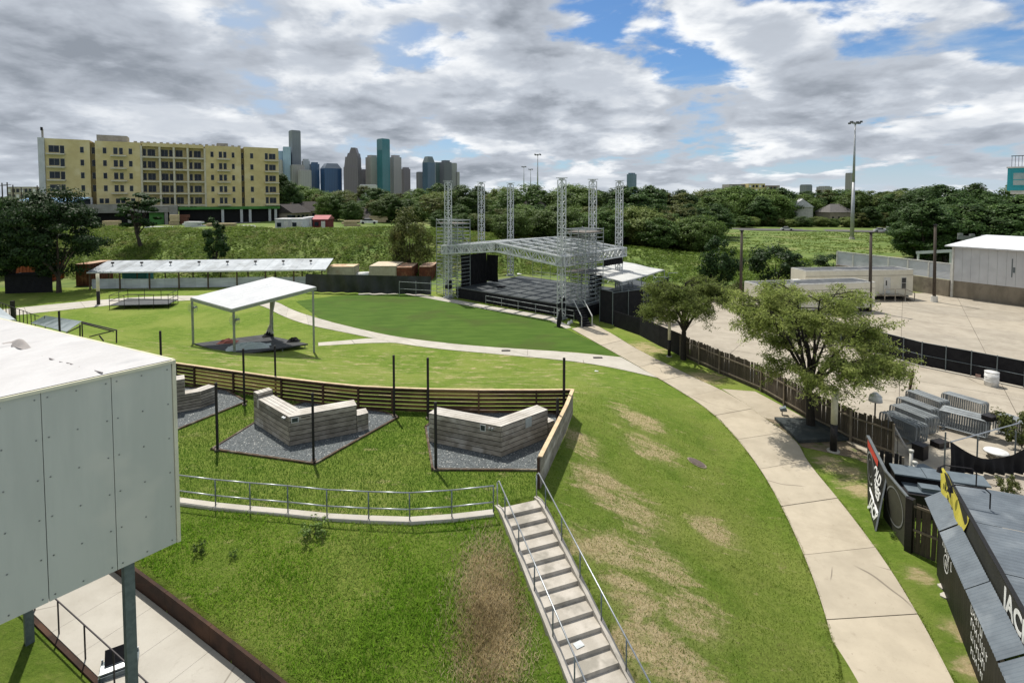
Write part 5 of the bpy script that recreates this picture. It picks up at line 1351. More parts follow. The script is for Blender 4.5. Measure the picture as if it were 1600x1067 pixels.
# grey flat cases behind the fence
M_case = pm('grey_case', (.13, .16, .18), (.10, .125, .145), 2, .55, coord='World')
cc_ = V3((19.0, 22.6, 0)); ca = -.32
t = thing('grey_machine', cc_, 'blue-grey slab-topped machine case behind the brown fence', 'machine')
q = Matrix.Rotation(ca, 3, 'Z')
m = MB(); m.box(cc_ + V3((0, 0, .5)), (3.3, 1.3, 1.0), ca); m.build('body', M_black, t)
m = MB(); m.box(cc_ + q @ V3((0, -.05, 1.04)), (2.9, .95, .07), ca); m.build('lower_top', M_case, t)
m = MB(); m.box(cc_ + q @ V3((-.55, -.2, 1.16)), (.75, .45, .2), ca); m.build('hatch', M_case, t)
for x0, x1, nm in ((-1.75, -.55, 'lid'), (-.52, .3, 'lid'), (.33, 1.8, 'lid')):
    m = MB(); m.par(cc_ + q @ V3((x0, .12, 1.42)), q @ V3((x1 - x0, 0, 0)), q @ V3((0, .75, .12)), V3((0, 0, .06))); m.build(nm, M_case, t)
m = MB(); m.box(cc_ + q @ V3((0, .55, 1.2)), (3.4, .5, .5), ca); m.build('back_body', M_black, t)
for u, v, h, lab in ((1422, 735, .9, 'white capped pipe at the end of the black panel'), (1427.5, 752, .8, 'second white capped pipe by the signs, nearer one')):
    c = P(u, v + 28); m = MB(); m.tube(c, c + V3((0, 0, h + .9)), .07, 8); m.tube(c + V3((0, 0, h + .9)), c + V3((0, 0, h + 1.0)), .10, 8); tag(m.build('capped_pipe', pm('pvc_white', (.62, .60, .54), None, 3, .5), None, True), lab, 'pipe')
# black sheet on posts, far side
drape('black sheet sagging between posts in the yard behind the grey machine', P(1483, 742), P(1612, 744), .1, 1.75, .1, 40, 'yard_sheet', M_cloth, .9)['category'] = 'sheet'
t = thing('sheet_support', P(1475, 738), 'thin pipe frame holding the black sheet in the yard', 'frame')
for u, v, h in ((1475, 742, 2.2), (1526, 728, 1.6), (1585, 730, 1.9)):
    c = P(u, v); m = MB(); m.tube(c, c + V3((0, 0, h)), .035, 6); m.build('post', M_steeld, t)
m = MB(); m.tube(P(1483, 742) + V3((0, 0, 1.7)), P(1590, 715) + V3((0, 0, 1.9)), .03, 5); m.build('top_pipe', M_steel, t)
# rusty T stand
c = P(1419, 632); t = thing('rusty_stand', c, 'rust-brown stand with splayed feet on the concrete by the barriers', 'stand')
m = MB(); m.beam(c + V3((0, 0, .5)), c + V3((.25, 0, 2.3)), .12); m.build('mast', M_rust, t)
for dx_, dy_ in ((-.7, -.2), (.6, -.3), (0, .6)):
    m = MB(); m.beam(c + V3((dx_, dy_, 0)), c + V3((.02, 0, .75)), .09); m.build('foot', M_rust, t)
# drum
c = P(1549, 603); t = thing('white_drum', c, 'white plastic drum standing before the black mesh fence', 'drum')
m = MB(); m.tube(c, c + V3((0, 0, 1.05)), .42, 18); m.build('body', pm('white_plastic', (.7, .7, .68)), t, True)
for z in (.35, .7, 1.03):
    m = MB(); m.tube(c + V3((0, 0, z)), c + V3((0, 0, z + .05)), .435, 18); m.build('hoop', pm('white_plastic', (.7, .7, .68)), t, True)
# black mesh fence
bfl = thing('mesh_fence', P(1500, 585), 'long chain-link fence covered in black mesh across the parking lot', 'fence')
mf = [P(u, v) for u, v in ((1290, 530), (1340, 543), (1385, 556), (1440, 572), (1517, 588), (1600, 606), (1680, 622))]
for i in range(len(mf) - 1):
    a, b = mf[i], mf[i + 1]; k_ = 2; d = (b - a) / k_; nn = V3((d.y, -d.x, 0)).normalized()
    for j in range(k_):
        p = a + d * j; m = MB(); m.par(p + nn * -.03 + V3((0, 0, .08)), d * .99, nn * .015, V3((0, 0, 1.9))); m.build('mesh_panel', M_cloth, bfl)
        m = MB(); m.tube(p + nn * .04, p + nn * .04 + V3((0, 0, 2.05)), .04, 6); m.build('post', M_steeld, bfl)
    for z in (.95, 2.0):
        m = MB(); m.tube(a + nn * .04 + V3((0, 0, z)), b + nn * .04 + V3((0, 0, z)), .022, 5); m.build('rail', M_steeld, bfl)
    m = MB(); m.par(a + nn * .3, b - a, nn * .15, V3((0, 0, .12))); m.build('foot_block', M_pale, bfl)
for u, v in ((1455, 573), (1531, 590)):
    c = P(u, v); m = MB(); m.box(c + V3((0, 0, .15)), (.5, .3, .3), .3); tag(m.build('pink_block', pm('pink_block', (.5, .33, .27), None, 3, .8)), 'small pinkish block at the foot of the mesh fence, %s' % ('left one' if u < 1500 else 'beside the drum'), 'block')

# crowd barriers
def barrier_mesh():
    m = MB(); L_, h = 2.2, 1.1; r_ = .12; pts = []
    for cx_, cz_, a0 in ((-L_ / 2 + r_, h - r_, 180), (L_ / 2 - r_, h - r_, 90)):
        for k in range(4): a = R(a0 - k * 30); pts.append((cx_ + r_ * math.cos(a), 0, cz_ + r_ * math.sin(a)))
    pts = [(-L_ / 2, 0, .2)] + pts + [(L_ / 2, 0, .2), (-L_ / 2, 0, .2)]
    m.path(pts, .026, 6)
    for k in range(1, 19): x = -L_ / 2 + L_ * k / 19; m.tube((x, 0, .2), (x, 0, h), .012, 4)
    for x in (-L_ / 2 + .3, L_ / 2 - .3):
        m.tube((x, -.28, .02), (x, .28, .02), .02, 5); m.tube((x, 0, .02), (x, 0, .2), .02, 5)
    me_ = bpy.data.meshes.new('crowd_barrier'); me_.from_pydata(m.v, [], m.f); me_.materials.append(pm('barrier_steel', (.30, .325, .335), (.22, .24, .25), 4, .45, metal=.4, spec=.5)); return me_
BME = barrier_mesh()
stacks = [((22.3, 29.9), 9, .11, 'nearest the end of the timber fence'), ((23.7, 31.0), 10, .11, 'second from the timber fence'), ((25.0, 32.2), 7, .11, 'between the fence stacks and the far pair'),
          ((26.5, 33.4), 9, .10, 'at the back left, broad top'), ((28.7, 33.0), 8, .10, 'at the back right'), ((26.4, 30.3), 16, .075, 'in front of the back stacks, leaning close together'), ((28.9, 29.6), 10, .085, 'at the right edge behind the black yard sheet')]
for k, (c, n, sp_, txt) in enumerate(stacks):
    ang = 1.83 if k != 5 else 2.25
    if k == 4: ang = 2.0
    nv = V3((math.sin(ang), -math.cos(ang), 0))
    for i in range(n):
        o = bpy.data.objects.new('crowd_barrier', BME); COL.objects.link(o); p = V3((c[0], c[1], .04)) + nv * (i * sp_) + V3((.02 * math.sin(i * 4), .05 * math.sin(i * 2.7), 0))
        o.location = p; o.rotation_euler = (R(5) + (.0 if k != 5 else R(8)), 0, ang + .012 * math.sin(i * 3))
        tag(o, 'galvanised crowd barrier in the stack ' + txt, 'barrier', 'crowd barriers stacked ' + txt)

# loose clutter between the barriers
def loose(name, label, cat, u, v, d, rz, mat, z=0.0, tilt=0.0):
    c = P(u, v, z); t = thing(name, c, label, cat); q = Matrix.Rotation(rz, 3, 'Z') @ Matrix.Rotation(tilt, 3, 'X'); m = MB(); a, b, e = q @ V3((d[0], 0, 0)), q @ V3((0, d[1], 0)), q @ V3((0, 0, d[2])); m.par(c - a / 2 - b / 2, a, b, e); m.build('body', mat, t)
    m = MB(); m.par(c - a * .52 - b * .52 + e, a * 1.04, b * 1.04, e.normalized() * .04); m.build('lid', mat, t)
M_ply = pm('weathered_ply', (.40, .36, .29), (.32, .28, .22), 2, .85)
loose('dark_case', 'dark flat case lying on top of the front barrier stack', 'case', 1548, 655, (.9, .5, .22), .4, M_black, 1.15)
loose('plywood_sheet', 'weathered plywood sheet leaning behind the black yard sheet', 'plywood', 1580, 715, (1.9, 1.0, .05), -.4, M_ply, .1, .25)
loose('black_crate', 'black crate on the concrete below the barriers', 'crate', 1468, 698, (.8, .5, .3), .3, M_black)
loose('grey_crate', 'low grey crate behind the white capped pipes', 'crate', 1440, 742, (.9, .6, .35), .2, M_case)
loose('black_bin', 'black bin beside the end of the timber fence', 'bin', 1437, 716, (.55, .55, .75), .5, M_black)
c = P(1556, 716); m = MB(); m.tube(c + V3((0, 0, .35)), c + V3((0, 0, .42)), .55, 20, .5); m.tube(c, c + V3((0, 0, .35)), .1, 8); tag(m.build('white_round_table', pm('white_plastic', (.7, .7, .68)), None, True), 'white round low table half behind the black yard sheet', 'table')
r_ = random.Random(2)
for k in range(5):
    p = P(1440 + 22 * k, 748 + 3 * k) ; m = MB(); pts = [p + V3((i * .22, .25 * math.sin(i * 1.3 + k), .03)) for i in range(9)]; m.path(pts, .025, 5); tag(m.build('hose', M_black), 'black hose lying on the yard concrete, %s from the fence' % ('first', 'second', 'third', 'fourth', 'fifth')[k], 'hose', 'yard hoses')
# ---------- site trailers
M_trl = pm('trailer_cream', (.72, .68, .56), (.66, .62, .50), 1, .7, coord='World')
M_trt = pm('trailer_roof', (.05, .055, .06), (.075, .08, .085), .8, .7, coord='World', c3=(.16, .16, .16), s3=.5)
M_tredge = pm('roof_edge', (.66, .65, .60), None, 2, .6)
M_glassd = pm('dark_glass', (.03, .035, .04), (.05, .055, .06), 1, .12, spec=.6)
def trailer(label, a, b, depth, h):
    t = thing('site_trailer', a.lerp(b, .5), label, 'trailer', 'site office trailers'); d = (b - a); L_ = d.length; d = d.normalized(); n = V3((-d.y, d.x, 0)); n = n if n.y > 0 else -n
    m = MB(); m.par(a + V3((0, 0, .55)), d * L_, n * depth, V3((0, 0, h - .6))); m.build('body', M_trl, t)
    m = MB(); m.par(a + d * .3 + n * .3 + V3((0, 0, .02)), d * (L_ - .6), n * (depth - .6), V3((0, 0, .52))); m.build('chassis', M_black, t)
    m = MB(); m.par(a + d * .12 + n * .12 + V3((0, 0, h - .04)), d * (L_ - .24), n * (depth - .24), V3((0, 0, .06))); m.build('roof', M_trt, t)
    for o_, v_, w_ in ((a, d * L_, n * .12), (a + n * (depth - .12), d * L_, n * .12), (a + n * .12, n * (depth - .24), d * .12), (a + n * .12 + d * (L_ - .12), n * (depth - .24), d * .12)):
        m = MB(); m.par(o_ + V3((0, 0, h - .05)), v_, w_, V3((0, 0, .13))); m.build('roof_edge', M_tredge, t)
    m = MB()
    for k in range(int(L_ / .6)): m.par(a + d * (k * .6 + .3) - n * .012 + V3((0, 0, .58)), d * .03, n * .01, V3((0, 0, h - .7)))
    m.build('siding_battens', M_trl, t)
    m = MB(); m.par(a - n * .02 + V3((0, 0, h - .75)), d * L_, n * .02, V3((0, 0, .06))); m.build('band', pm('band', (.3, .28, .22), None, 2, .7), t)
    return t, d, n, L_
def window_on(t, o, d, n, z, w_, h, mat=None):
    m = MB(); m.par(o - n * .05 + V3((0, 0, z)), d * w_, n * .06, V3((0, 0, h))); f = m.build('window', M_tredge, t)
    m = MB(); m.par(o - n * .06 + d * .07 + V3((0, 0, z + .07)), d * (w_ - .14), n * .02, V3((0, 0, h - .14))); f2 = m.build('pane', mat or M_glassd, t)
    m = MB(); m.par(o - n * .07 + d * .05 + V3((0, 0, z + h * .5)), d * (w_ - .1), n * .02, V3((0, 0, .05))); m.build('sash', M_tredge, t)
A1, B1 = V3((39.4, 70.0, 0)), V3((54.9, 71.4, 0))
t, d, n, L_ = trailer('cream site trailer behind, with door, window and wooden steps', A1, B1, 3.2, 4.05)
window_on(t, B1 - d * 1.75, d, n, 1.45, .75, 1.6)
m = MB(); m.par(B1 - d * 4.3 - n * .05 + V3((0, 0, .9)), d * .95, n * .04, V3((0, 0, 2.15))); m.build('door', M_tredge, t)
m = MB(); m.par(B1 - d * 4.05 - n * .06 + V3((0, 0, 1.95)), d * .2, n * .02, V3((0, 0, .7))); m.build('door_glass', M_glassd, t)
window_on(t, A1 + n * 1.2 + d * 0, n, d, 1.6, .8, 1.0)
stw = thing('wooden_steps', B1 - d * 3.8 - n * 1, 'grey wooden landing with steps and rails before the trailer door', 'steps'); o = B1 - d * 5.2 - n * 1.3
m = MB(); m.par(o + V3((0, 0, .75)), d * 3.0, n * 1.2, V3((0, 0, .1))); m.build('landing', M_grey, stw)
for k in range(4):
    m = MB(); m.par(o + d * (3.0 + k * .35) + V3((0, 0, .6 - k * .18)), d * .35, n * 1.2, V3((0, 0, .07))); m.build('tread', M_grey, stw)
for x in (0, 1.5, 2.95, 4.3):
    m = MB(); h_ = .75 if x < 3 else .2; m.beam(o + d * x, o + d * x + V3((0, 0, h_ + .95)), .08); m.build('post', M_grey, stw)
m = MB(); m.beam(o + V3((0, 0, 1.68)), o + d * 2.95 + V3((0, 0, 1.68)), .07); m.beam(o + d * 2.95 + V3((0, 0, 1.68)), o + d * 4.3 + V3((0, 0, 1.1)), .07); m.build('handrail', M_grey, stw)
A2, B2 = V3((29.1, 60.9, 0)), V3((44.3, 63.6, 0))
t, d, n, L_ = trailer('cream site trailer in front, mostly behind the feathery tree', A2, B2, 3.2, 3.6)
window_on(t, A2 + d * 3, d, n, 1.4, 1.1, 1.0); window_on(t, A2 + d * 8, d, n, 1.4, 1.1, 1.0)
for (u, v, lab) in ((0, 0, 'white roof vent on the front trailer'),):
    c = A2 + d * 5.8 + n * 1.6 + V3((0, 0, 3.6)); m = MB(); m.box(c + V3((0, 0, .2)), (1.0, .6, .35), .2); tag(m.build('roof_vent', M_tredge), lab, 'vent')
# utility poles
M_pole = pm('pole_wood', (.085, .07, .055), (.06, .048, .038), 3, .85, stretch=(4, 4, .5))
for u, vb, vt, lab, white in ((1157, 477, 361, 'dark wooden pole left of the trailers, half behind foliage', 0), (1359, 487, 364, 'dark wooden pole standing before the trailers', 0), (1459.5, 472, 352, 'dark wooden pole with white footing left of the white building', 1)):
    b = P(u, vb); top_ = PY(u + 2, vt, b.y); t = thing('wooden_pole', b, lab, 'pole', 'wooden light poles in the lot')
    m = MB(); m.tube(b, (top_.x, top_.y, top_.z), .20, 9, .15); m.build('shaft', M_pole, t, True)
    m = MB(); m.box(V3((top_.x, top_.y, top_.z + .05)), (.5, .3, .12), .3); m.build('lamp_head', M_black, t)
    if white: m = MB(); m.tube(b, b + V3((0, 0, .8)), .42, 12, .36); m.build('footing', M_tredge, t)
# white metal building on a concrete base
W0, W1 = P(1489, 464.5), P(1600, 479); wdv = (W1 - W0).normalized(); wnv = V3((-wdv.y, wdv.x, 0)); wnv = wnv if wnv.y > 0 else -wnv
M_wmet = pm('white_metal', (.60, .61, .62), (.55, .56, .57), .6, .5, coord='World', c3=(.50, .51, .52), s3=.25)
M_cbase = pm('stained_concrete', (.27, .235, .18), (.19, .165, .125), .8, .9, .4, coord='World', stretch=(1, 1, .35), c3=(.12, .10, .08), s3=.5)
wb = thing('white_metal_building', W0, 'white sheet-metal building on a stained concrete base, right edge', 'building')
LB = 22
m = MB(); m.par(W0, wdv * LB, wnv * 14, V3((0, 0, 2.4))); m.build('concrete_base', M_cbase, wb)
nsh = 24
for k in range(nsh):
    m = MB(); a = W0 + wdv * (LB * k / nsh + .01) - wnv * .04 + V3((0, 0, 2.35)); m.par(a, wdv * (LB / nsh - .02), wnv * .06, V3((0, 0, 4.7))); m.build('wall_sheet', M_wmet, wb)
for k in range(14):
    m = MB(); a = W0 + wnv * (k + .01) - wdv * .04 + V3((0, 0, 2.35)); m.par(a, wnv * .98, wdv * .06, V3((0, 0, 4.7))); m.build('side_sheet', M_wmet, wb)
m = MB(); a = W0 - wdv * .9 - wnv * .8 + V3((0, 0, 7.08)); m.par(a, wdv * (LB + 1.5), wnv * 15.5 + V3((0, 0, .9)), V3((0, 0, .16))); m.build('roof', pm('roof_white', (.72, .73, .74), None, 1, .5), wb)
m = MB(); m.box(W0 - wdv * .12 - wnv * .1 + V3((0, 0, 3.5)), (.2, .2, 7.0), .2); m.build('corner_pipe', M_tredge, wb)
m = MB(); a = W0 + wdv * 6.0 - wnv * .08; m.par(a + V3((0, 0, 3.6)), wdv * .1, wnv * .05, V3((0, 0, 2.4))); m.par(a + wdv * .15 + V3((0, 0, 4.2)), wdv * .2, wnv * .05, V3((0, 0, .7))); m.build('conduit', M_steeld, wb)
# louvred wall running back from it
Q0, Q1 = W0 - wdv * .3, V3((56.0, 90.0, 0)); qd = (Q1 - Q0); ql = qd.length; qd = qd.normalized(); qn = V3((qd.y, -qd.x, 0))
lw = thing('louvred_wall', Q0, 'long white louvred screen wall on concrete running back from the white building', 'wall')
m = MB(); m.par(Q0, qd * ql, -qn * .4, V3((0, 0, 2.35))); m.build('concrete_base', M_cbase, lw)
for k in range(11):
    m = MB(); m.par(Q0 + V3((0, 0, 2.38 + k * .2)), qd * ql, qn * .05 + V3((0, 0, .12)), V3((0, 0, .09))); m.build('louvre', M_wmet, lw)
for k in range(7):
    p = Q0 + qd * (ql * k / 6); m = MB(); m.box(p + V3((0, 0, 2.3)) - qn * .0, (.18, .18, 4.7), .3); m.build('post', M_tredge, lw)
m = MB(); m.beam(Q0 + V3((0, 0, 4.65)), Q0 + qd * ql + V3((0, 0, 4.65)), .2, .1); m.build('cap', M_tredge, lw)
# conveyor-like beam beside the building
m = MB(); a = PY(1432, 395, 95); b = PY(1492, 392, 90); m.beam(a, b, .4, .5)
for f in (.05, .5, .9):
    p = a.lerp(b, f); m.beam((p.x, p.y, .2), p, .25)
tag(m.build('white_beam', M_wmet), 'white horizontal beam on stubby legs left of the white building', 'beam')
m = MB(); a = PY(1496, 371, 100); b = PY(1580, 377, 96); m.beam(a, b, .5, .7)
for k in range(5): p = a.lerp(b, k / 4 * .9 + .05); m.box(p + V3((0, 0, .6)), (.7, .5, .45))
p = a.lerp(b, .1); m.beam((p.x, p.y, 0), p, .3); p = a.lerp(b, .9); m.beam((p.x, p.y, 0), p, .3)
tag(m.build('duct_run', pm('dull_steel', (.2, .21, .21), None, 1, .6)), 'dark duct run with white caps behind the white building roof', 'duct')
# teal building corner
M_teal = pm('teal_wall', (.035, .33, .37), (.03, .28, .32), .5, .6, coord='World')
tO = PY(1573, 300, 60.0); tO.z = 0; tX = V3((.73, -.68, 0)).normalized(); tY = V3((.70, .72, 0)).normalized()
tb = thing('teal_building', tO + tX * 6, 'turquoise upper storey with a roof railing at the right edge', 'building')
def tbx(name, x0, x1, y0, y1, z0, z1, mat, par=None):
    m = MB(); m.par(tO + tX * x0 + tY * y0 + V3((0, 0, z0)), tX * (x1 - x0), tY * (y1 - y0), V3((0, 0, z1 - z0))); return m.build(name, mat, par or tb)
tbx('upper_storey', 0, 14, 0, 10, 14.75, 17.25, M_teal); tbx('soffit', .3, 13.6, .3, 9.6, 14.35, 14.74, M_tredge); tbx('stair_core', 5, 12, 2, 9, 0, 14.34, M_cbase)
for k in range(5):
    x = .35 + 2.6 * k; f = tbx('window', x, x + 2.35, -.05, .05, 15.2, 16.85, M_teal); tbx('pane', x + .14, x + 2.2, -.09, -.055, 15.33, 16.7, pm('pale_glass', (.22, .32, .32), (.35, .42, .4), .8, .15), f); tbx('mullion', x + .14, x + 2.2, -.12, -.095, 15.9, 15.98, M_teal, f)
tbx('cornice', -.1, 14.1, -.12, .25, 17.26, 17.42, M_tredge)
for k in range(48): tbx('baluster', .3 + k * .28, .34 + k * .28, .3, .34, 17.43, 18.6, M_darkrail)
tbx('top_rail', .25, 13.8, .28, .36, 18.6, 18.68, M_darkrail)
# ================================================================== APARTMENT BLOCK
AA, AB = V3((-115, 128, 0)), V3((-69.0, 155.4, 0)); ad = (AB - AA); AL = ad.length; ad = ad.normalized(); an = V3((ad.y, -ad.x, 0))   # an points to the camera side
if an.y > 0: an = -an
def sA(u):
    d = ray(u, 300); k = V3((d[0], d[1], 0)); return (k.x * AA.y - k.y * AA.x) / (ad.x * k.y - ad.y * k.x) if False else ((AA.x * k.y - AA.y * k.x) / (ad.y * k.x - ad.x * k.y))
def zx(x): return sA(50 + x / 4.0)
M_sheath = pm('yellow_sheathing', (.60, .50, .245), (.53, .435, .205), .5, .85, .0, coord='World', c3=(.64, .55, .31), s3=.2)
M_shrec = pm('shaded_sheathing', (.30, .24, .11), (.25, .2, .09), .5, .85, coord='World')  # darker copy of the yellow sheathing; the recess shade is in its colour
M_slab = pm('slab_edge', (.58, .54, .41), (.50, .46, .35), 1, .85, coord='World')
M_gconc = pm('grey_concrete', (.30, .29, .27), (.23, .22, .2), .8, .9, coord='World')
M_void = pm('near_black', (.012, .012, .012), None, 1, .9)
M_win = pm('apartment_glass', (.010, .015, .021), (.02, .03, .04), .4, .12, spec=.25, coord='World')
M_green = pm('green_sheathing', (.085, .24, .06), (.06, .18, .045), .8, .85, coord='World')
M_wwall = pm('primed_white', (.52, .53, .52), (.45, .46, .45), .5, .85, coord='World')
ap_ = thing('apartment_block', AA.lerp(AB, .5) + V3((0, 0, 6.8)), 'six-storey yellow-sheathed apartment block under construction on the left hill', 'building')
ZG, ZF, ZTOP = 6.6, 11.3, 28.3
def abox(name, s0, s1, z0, z1, d0, d1, mat, par=None):
    """d: metres out from the facade plane towards the camera (negative = behind)"""
    m = MB(); m.par(AA + ad * s0 + an * d0 + V3((0, 0, z0)), ad * (s1 - s0), an * (d1 - d0), V3((0, 0, z1 - z0))); return m.build(name, mat, par or ap_)
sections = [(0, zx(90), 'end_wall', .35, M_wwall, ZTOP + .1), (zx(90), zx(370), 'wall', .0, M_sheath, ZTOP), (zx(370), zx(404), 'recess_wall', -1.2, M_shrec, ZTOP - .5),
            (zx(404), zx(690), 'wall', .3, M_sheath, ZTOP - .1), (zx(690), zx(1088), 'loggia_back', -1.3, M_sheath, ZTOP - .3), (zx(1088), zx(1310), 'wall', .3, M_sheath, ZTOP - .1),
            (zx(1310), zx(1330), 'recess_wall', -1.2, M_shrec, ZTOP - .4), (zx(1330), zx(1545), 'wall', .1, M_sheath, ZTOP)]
for s0, s1, nm, off, mt, zt in sections: abox(nm, s0 + .01, s1 - .01, ZF, zt, -14, off, mt)
ROWS = [25.8, 22.6, 19.4, 16.2, 13.0]
def awin(x0, x1, rows, off, h=1.55, zo=0.0):
    for r_ in rows:
        z = ROWS[r_] + zo
        f = abox('window', zx(x0), zx(x1), z - h / 2, z + h / 2, off - .1, off + .04, M_slab)
        m = MB(); s0, s1 = zx(x0) + .05, zx(x1) - .05
        m.par(AA + ad * s0 + an * (off + .02) + V3((0, 0, z - h / 2 + .05)), ad * (s1 - s0), an * .05, V3((0, 0, h - .10))); m.build('pane', M_win, f)
        if s1 - s0 > 1.2:
            m = MB(); m.par(AA + ad * ((s0 + s1) / 2 - .03) + an * (off + .06) + V3((0, 0, z - h / 2 + .05)), ad * .06, an * .04, V3((0, 0, h - .1))); m.build('mullion', M_gconc, f)
def balcony(x0, x1, rows, off):
    for r_ in rows: abox('balcony_slab', zx(x0), zx(x1), ROWS[r_] - 1.45, ROWS[r_] - 1.12, off - .1, off + 1.25, M_slab)
awin(113, 181, range(4), 0, 1.75); awin(184, 213, range(4), 0, 2.0, -.1); balcony(103, 216, range(4), 0)
awin(309, 334, range(4), 0)
awin(376, 402, range(4), -1.2, 1.7)
awin(451, 476, range(4), .3); awin(517, 545, range(4), .3, 1.75); awin(553, 578, range(4), .3, 1.75); balcony(500, 600, range(4), .3); awin(612, 636, range(4), .3)
for a_, b_ in ((421, 449), (455, 483), (523, 551), (555, 583), (618, 645)): awin(a_, b_, [4], .3, 1.3)
for a_, b_ in ((697, 719), (726, 776), (812, 856), (862, 886), (902, 948), (988, 1008), (1017, 1062)): awin(a_, b_, range(5), -1.3, 1.85)
for x in (690, 805, 893, 979, 1085): abox('loggia_pier', zx(x) - .22, zx(x) + .22, ZF, ZTOP - .9, -1.28, .42, M_slab)
for r_ in range(5): abox('loggia_slab', zx(690) + .24, zx(1085) - .24, ROWS[r_] - 1.5, ROWS[r_] - 1.12, -1.28, .55, M_slab)
abox('loggia_header', zx(690) + .24, zx(1085) - .24, ZTOP - 1.0, ZTOP - .05, -1.28, .45, M_sheath)
awin(1120, 1141, range(5), .3); awin(1172, 1194, range(5), .3, 1.75); awin(1200, 1221, range(5), .3, 1.75); balcony(1160, 1242, range(5), .3); awin(1252, 1271, range(5), .3)
awin(1313, 1328, range(5), -1.2, 1.7)
awin(1367, 1388, range(5), .1)
awin(1459, 1479, range(5), .1, 1.9); awin(1484, 1526, range(5), .1, 1.7); balcony(1456, 1544, range(5), .1)
for r_ in range(5): 
    for x in (1456,): pass
abox('roof_box', zx(405), zx(598), ZTOP, ZTOP + 1.7, -8, -2.5, M_gconc); abox('roof_box', zx(1165), zx(1235), ZTOP, ZTOP + 1.0, -8, -3, M_gconc)
for k in range(17): x = 640 + k * 41; abox('roof_unit', zx(x), zx(x) + .7, ZTOP - .1, ZTOP + .45, -3, -2, M_gconc)
abox('roof_mast', zx(62), zx(64) + .3, ZTOP, ZTOP + 2.3, -2, -1.6, M_gconc); abox('roof_mast_head', zx(58), zx(70), ZTOP + 2.0, ZTOP + 2.8, -2.2, -1.4, M_void)
# podium
abox('podium_wall', .4, zx(235), ZG - 1, ZF + 1.6, -.5, .5, M_wwall); awin(240, 370, [4], 1.2, 1.7, -.3); abox('podium_wall', zx(235), zx(378), ZF - .2, ZF + 2.6, -.5, 1.15, M_wwall)
abox('podium_slab', .3, zx(910), ZF - 1.3, ZF + .1, -10, 4.6, M_gconc); abox('podium_shade_block', .5, zx(905), ZG - .5, ZF - 1.32, -9, 3.2, M_void)  # solid near-black block stands for the shade inside the podium opening
abox('podium_parapet', zx(240), zx(640), ZF + .1, ZF + .9, 3.6, 4.5, M_gconc)
for x in (310, 605, 830): abox('podium_column', zx(x), zx(x) + .75, ZG - 1, ZF - 1.32, 3.3, 4.4, M_gconc)
abox('green_wall', zx(735), zx(825), ZG - .5, ZF - 1.35, 3.25, 3.6, M_green); abox('stair_wall', zx(860), zx(910), ZG - .5, ZF + .4, 1.0, 4.9, M_gconc)
abox('green_band', zx(912), zx(1545), ZF - .75, ZF - .02, -.3, .75, M_green); abox('ground_shade_block', zx(915), zx(1540), ZG - .5, ZF - .76, -9, -.35, M_void)  # solid near-black block stands for the shade behind the ground columns
for x in (1180, 1298, 1352, 1475, 1512): abox('ground_column', zx(x), zx(x) + .65, ZG - .5, ZF - .77, -.3, .45, M_wwall)
abox('plinth', zx(915), zx(1545), ZG - 1.6, ZG + .15, -.3, .9, M_gconc)
# building site clutter along the hill crest
def clutter(name, label, cat, u, v, w_, d_, h, mat, rz=0.0, z=6.9, n=3):
    c = P(u, v, z); c.z = H(c.x, c.y); t = thing(name, c, label, cat); q = Matrix.Rotation(rz, 3, 'Z'); r_ = random.Random(int(u))
    for k in range(n):
        m = MB(); hh = h / n; m.box(c + V3((r_.uniform(-.1, .1) * w_, 0, hh * (k + .5))), (w_ * r_.uniform(.85, 1), d_ * r_.uniform(.85, 1), hh - .04), rz + r_.uniform(-.06, .06)); m.build('layer', mat, t)
M_lum = pm('lumber', (.50, .40, .26), (.42, .33, .2), 2, .85, objr=.15); M_brk = pm('brick_pallet', (.26, .12, .08), (.2, .09, .06), 2, .85); M_wrap = pm('white_wrap', (.68, .68, .67), (.6, .6, .6), 1, .6)
clutter('lumber_stack', 'tan lumber stack in the dark podium opening', 'lumber', 175, 356, 3.6, 1.4, 1.9, M_lum, .2)
clutter('lumber_stack', 'tan crate stack beside the grey column of the site', 'lumber', 273, 352, 2.2, 1.4, 2.6, M_lum, .4)
clutter('brick_pallet', 'brown pallet of bricks beside the tan crates', 'bricks', 289, 349, 2.2, 1.4, 2.6, M_brk, .1)
clutter('wrapped_goods', 'white wrapped goods left of the tan crates', 'goods', 245, 357.5, 5.5, 1.6, 1.0, M_wrap, .1)
clutter('wrapped_goods', 'white wrapped goods right of the brick pallet', 'goods', 302, 355, 4.5, 1.6, 1.3, M_wrap, -.1)
clutter('rubble_heap', 'tan heap of building rubble before the site columns', 'rubble', 345, 354, 7, 2, .9, M_lum, .2)
clutter('wrapped_goods', 'white sheet bundle at the right end of the site', 'goods', 385, 356, 4, 1.4, .8, M_wrap, .0)
